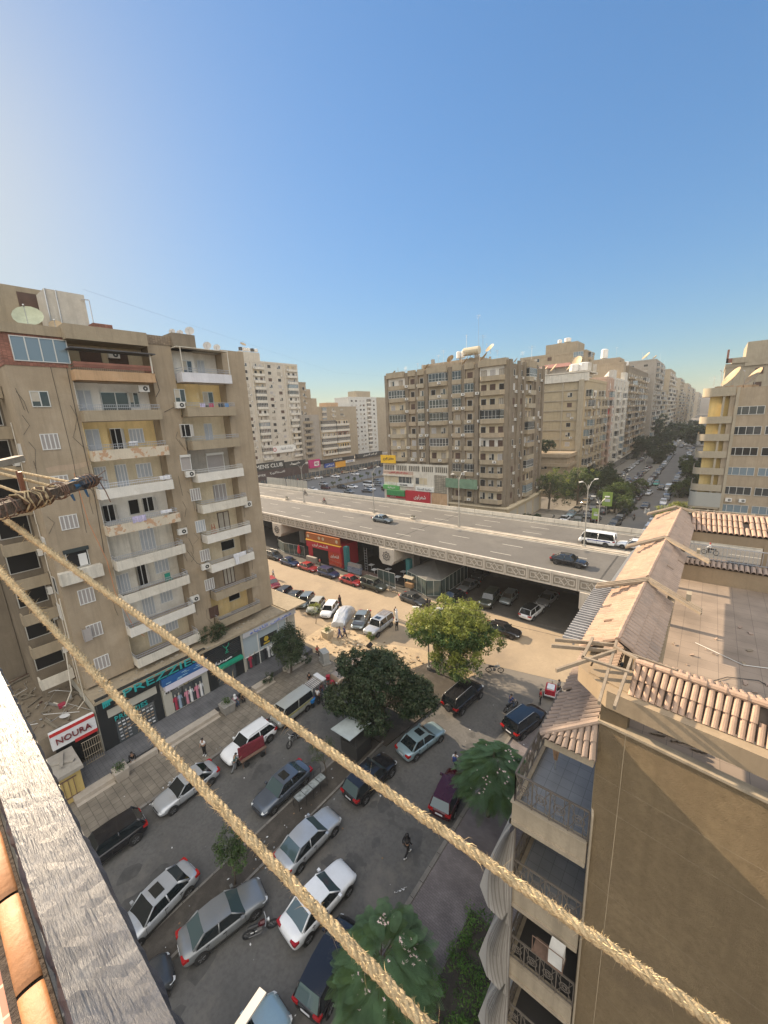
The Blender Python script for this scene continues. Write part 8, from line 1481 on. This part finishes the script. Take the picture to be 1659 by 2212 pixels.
while x < .8:
    b = MB(); N = 8; L_ = .215
    rows = [[(x-tl.location.x+L_*q, .060+.020*math.cos(math.pi*k/N), -.004+.007*math.sin(math.pi*k/N)**.8 if 0 < k < N else -.03) for k in range(N+1)] for q in (0, .04, .5, .96, 1)]
    for k in range(N+1): rows[0][k] = (rows[0][k][0], rows[0][k][1], rows[0][k][2]-.006); rows[-1][k] = (rows[-1][k][0], rows[-1][k][1], rows[-1][k][2]-.006)
    b.add([p for r_ in rows for p in r_], [(q*(N+1)+k, q*(N+1)+k+1, (q+1)*(N+1)+k+1, (q+1)*(N+1)+k) for q in range(4) for k in range(N)]); o = b.build('coping_tile', GT, tl, smooth=True); x += L_+.008
b = MB(); b.box(-1.4, .03, -.12, 2.1, .085, -.012); b.build('mortar', mat('dark_mortar', (.05, .035, .025), .9, bump=.5, bs=60), tl)
bw_ = thing('brick_wall', 'crazed red brick-patterned wall top at the bottom left corner', 'wall', (-1.2, -.5, 26.02)); b = MB(); b.box(-1.6, -.6, -.3, 2.4, .442, .0); b.build('wall', tilemat('crazed_brick', (.42, .17, .11), .06, .022, .003, .35, .7, mortar=(.62, .48, .34), off=.5), bw_)
# ropes
ROPE = mat('straw_rope', (.60, .46, .27), .85, var=.45, vs=90, fine=.5, bump=.6, bs=400, spec=.2); FIB = mat('rope_fibre', (.66, .50, .27), .8)
def raydir(px, py): return ((px-829.5)/855.8)*RT-((py-1106)/855.8)*UP+FW
def ropept(px, py, d): return Vector((0, 0, 27))+raydir(px, py)*d
def rope(lab, A, B, r, name='rope', sag=.0, group=None, fib=900, seed=1):
    R = random.Random(seed); A = Vector(A); B = Vector(B); D = B-A; L_ = D.length; d = D.normalized(); a = d.orthogonal().normalized(); c = d.cross(a); t = thing(name, lab, 'rope', tuple(A), 0, group); n = int(L_/(r*.55)); b = MB(); P = lambda s: D*s+Vector((0, 0, -4*sag*s*(1-s))); ph = 0
    for st in range(4):   # four strands weaving round one another
        pts = []; rs = []
        for i in range(n+1):
            s = i/n; w = s*L_/(r*6.2)*2*math.pi+st*math.pi/2; rr = r*.52*(1+.12*math.sin(i*.9+st)); o_ = a*math.cos(w)*rr+c*math.sin(w)*rr*.85; pts.append(P(s)+o_+a*R.uniform(-1, 1)*r*.07); rs.append(r*.50*(1+R.uniform(-.13, .13)))
        b.tube(pts, rs, 7)
    b.build('strands', ROPE, t, smooth=True); b = MB()
    for k in range(fib):
        s = R.random(); th = R.random()*6.283; nrm = a*math.cos(th)+c*math.sin(th); p = P(s)+nrm*r*.85; f = (d*R.uniform(-1, 1)+nrm*R.uniform(.05, .7)).normalized(); l_ = r*R.uniform(.3, 1.05)*(2.8 if R.random() < .03 else 1); m2 = p+f*l_*.6; e = m2+(f+Vector((0, 0, -.4))+a*R.uniform(-.5, .5)).normalized()*l_*.5; w_ = nrm.cross(f).normalized()*r*.06
        b.add([p-w_, p+w_, m2+w_*.8, m2-w_*.8, e], [(0, 1, 2, 3), (3, 2, 4)])
    b.build('fibres', FIB, t); return t
rope('upper straw rope running across the whole view from the wooden arm', ropept(-60, 1070, 1.10), ropept(1640, 2275, .40), .0066, sag=.006, fib=5500, seed=1, group='twisted straw clothes ropes')
rope('lower straw rope crossing the lower left of the view', ropept(-60, 1168, .92), ropept(1010, 2310, .37), .0062, sag=.004, fib=4800, seed=2, group='twisted straw clothes ropes')
rope('thin straw rope ending at the blue-taped part of the wooden arm', ropept(-40, 1003, 1.5), ropept(150, 1041, 1.16), .0040, fib=160, seed=3, group='thin ropes tied to the wooden arm')
rope('thin straw rope held by the clothes peg', ropept(-40, 1012, 1.15), ropept(118, 1052, 1.10), .0040, fib=160, seed=4, group='thin ropes tied to the wooden arm')
rope('pale thin rope below the clothes peg', ropept(-40, 1036, 1.05), ropept(45, 1066, 1.0), .0036, fib=60, seed=5, group='thin ropes tied to the wooden arm')
wa = thing('wooden_arm', 'rough wooden clothesline arm wrapped in tape, wire and cloth at the left edge', 'wooden arm', tuple(ropept(60, 1075, 1.05)))
A, B = ropept(-60, 1122, .88), ropept(203, 1035, 1.25); o_ = wa.location; b = MB(); d = (B-A); n = 24; R = random.Random(6)
up_ = (UP-d*(UP.dot(d)/d.length_squared)).normalized(); side = d.cross(up_).normalized()
vs = []
for i in range(n+1):
    q = i/n; c_ = A+d*q-o_; w_ = .0145*(1+R.uniform(-.08, .08)); h_ = .0145*(1+R.uniform(-.12, .12)); vs += [c_-side*w_-up_*h_, c_+side*w_-up_*h_*.9, c_+side*w_+up_*h_, c_-side*w_+up_*h_*.95]
b.add(vs, [(i*4+k, i*4+(k+1) % 4, (i+1)*4+(k+1) % 4, (i+1)*4+k) for i in range(n) for k in range(4)]+[(3, 2, 1, 0), tuple(n*4+k for k in range(4))]); b.build('timber', mat('grey_split_timber', (.16, .12, .085), .9, var=.4, vs=40, fine=.5, bump=.8, bs=120), wa)
def wrap(q0, q1, turns, rad, m, nm, wid=.0022, j=.003):
    b = MB(); pts = []
    for i in range(turns*10+1):
        q = q0+(q1-q0)*i/(turns*10); w = i/10*2*math.pi; rr = rad*(1+R.uniform(-.06, .06)); pts.append(A+d*q-o_+side*math.cos(w)*rr+up_*math.sin(w)*rr+d.normalized()*R.uniform(-j, j))
    b.tube(pts, wid, 5); b.build(nm, m, wa)
BT = mat('brown_rag', (.10, .06, .035), .9, var=.4, vs=30, bump=.6, bs=80); wrap(.30, .52, 9, .022, BT, 'rag_wrap', .005); wrap(.28, .5, 7, .0255, ROPE, 'cord_wrap', .0022, .012); wrap(.60, .66, 4, .024, RUST, 'wire_wrap', .0014); wrap(.86, 1.0, 5, .021, RUST, 'wire_wrap', .0015, .006); wrap(.05, .3, 5, .024, RUST, 'wire_wrap', .0014, .01)
b = MB(); BL = mat('blue_tape', (.03, .09, .16), .5)
for q0, q1 in ((.74, .80),):
    vs = []; 
    for q in (q0, (q0+q1)/2, q1): c_ = A+d*q-o_; vs += [c_+(side*math.cos(t_)+up_*math.sin(t_))*.0175*(1+R.uniform(-.05, .05)) for t_ in [k*math.pi/4 for k in range(8)]]
    b.add(vs, [(i*8+k, i*8+(k+1) % 8, (i+1)*8+(k+1) % 8, (i+1)*8+k) for i in range(2) for k in range(8)])
for q, l_ in ((.66, .022), (.80, .026)): c_ = A+d*q-o_-up_*.015+side*.02; b.add([c_, c_+d.normalized()*.012, c_+d.normalized()*.016-up_*l_, c_+d.normalized()*.008-up_*l_*.9], [(0, 1, 2, 3)])
b.build('tape', [BL], wa); wrap(.80, .97, 8, .0165, mat('dark_plastic_sheet', (.035, .04, .05), .35, var=.4, vs=40), 'plastic_wrap', .004)
b = MB(); c_ = B-o_; [b.tube([c_, c_+Vector((R.uniform(-.02, .03), R.uniform(0, .04), R.uniform(-.01, .03)))], .0012, 4) for _ in range(9)]; b.tube([c_-d*.02, c_+d*.03+up_*.005, c_+d*.10-up_*.05, c_+d*.13-up_*.09], .0016, 5); b.build('twisted_wire', RUST, wa)
b = MB(); c1 = ropept(-60, 1015, 1.3)-o_; c2 = ropept(44, 990, 1.55)-o_; b.obox(c1, c2, .03, .022); b.build('timber', mat('pale_split_timber', (.30, .25, .18), .85, var=.3, vs=30), wa)
pg = thing('clothes_peg', 'brown clothes peg clipped upright on the thin rope over the wooden arm', 'peg', tuple(ropept(48, 1050, 1.09))); b = MB(); b.obox((-.006, 0, -.03), (-.012, 0, .042), .008, .010); b.obox((.006, 0, -.03), (.014, 0, .040), .008, .010); b.build('jaws', mat('brown_peg', (.15, .06, .03), .6), pg)
# overhead wires over the near street
b = MB()
for z0, z1 in ((9, 8.5), (9.6, 9.2)): b.tube([(-37, 33, z0), (-20, 31.8, z0-1), (-2, 31, z1+1)], .014, 4)
b.tube([(-39, 12, 37.8), (-60, 60, 36.4), (-69, 90, 38)], .005, 4)
tag(b.build('overhead_wires', CABLE), 'thin black wires strung over the street near the sunlit tree', 'wires')
# cut-off white bar at the bottom edge
b = MB(); p1, p2 = ropept(505, 2235, .9), ropept(568, 2140, .98); b.obox(p1, p2, .022, .006); tag(b.build('metal_bar', mat('white_enamel', (.66, .62, .54), .3)), 'end of a white metal bar rising at the bottom edge', 'bar')
# ================================================================ haze
b = MB(); b.box(-1300, -400, -1, 1200, 1600, 64)
hm = bpy.data.materials.new('haze_air'); hm.use_nodes = True; hn = hm.node_tree; hn.nodes.clear()
pv_ = hn.nodes.new('ShaderNodeVolumePrincipled'); ho = hn.nodes.new('ShaderNodeOutputMaterial'); hn.links.new(pv_.outputs[0], ho.inputs[1])
pv_.inputs['Density'].default_value = .0003; pv_.inputs['Color'].default_value = (.92, .90, .87, 1)
o = b.build('haze', hm); o['kind'] = 'stuff'
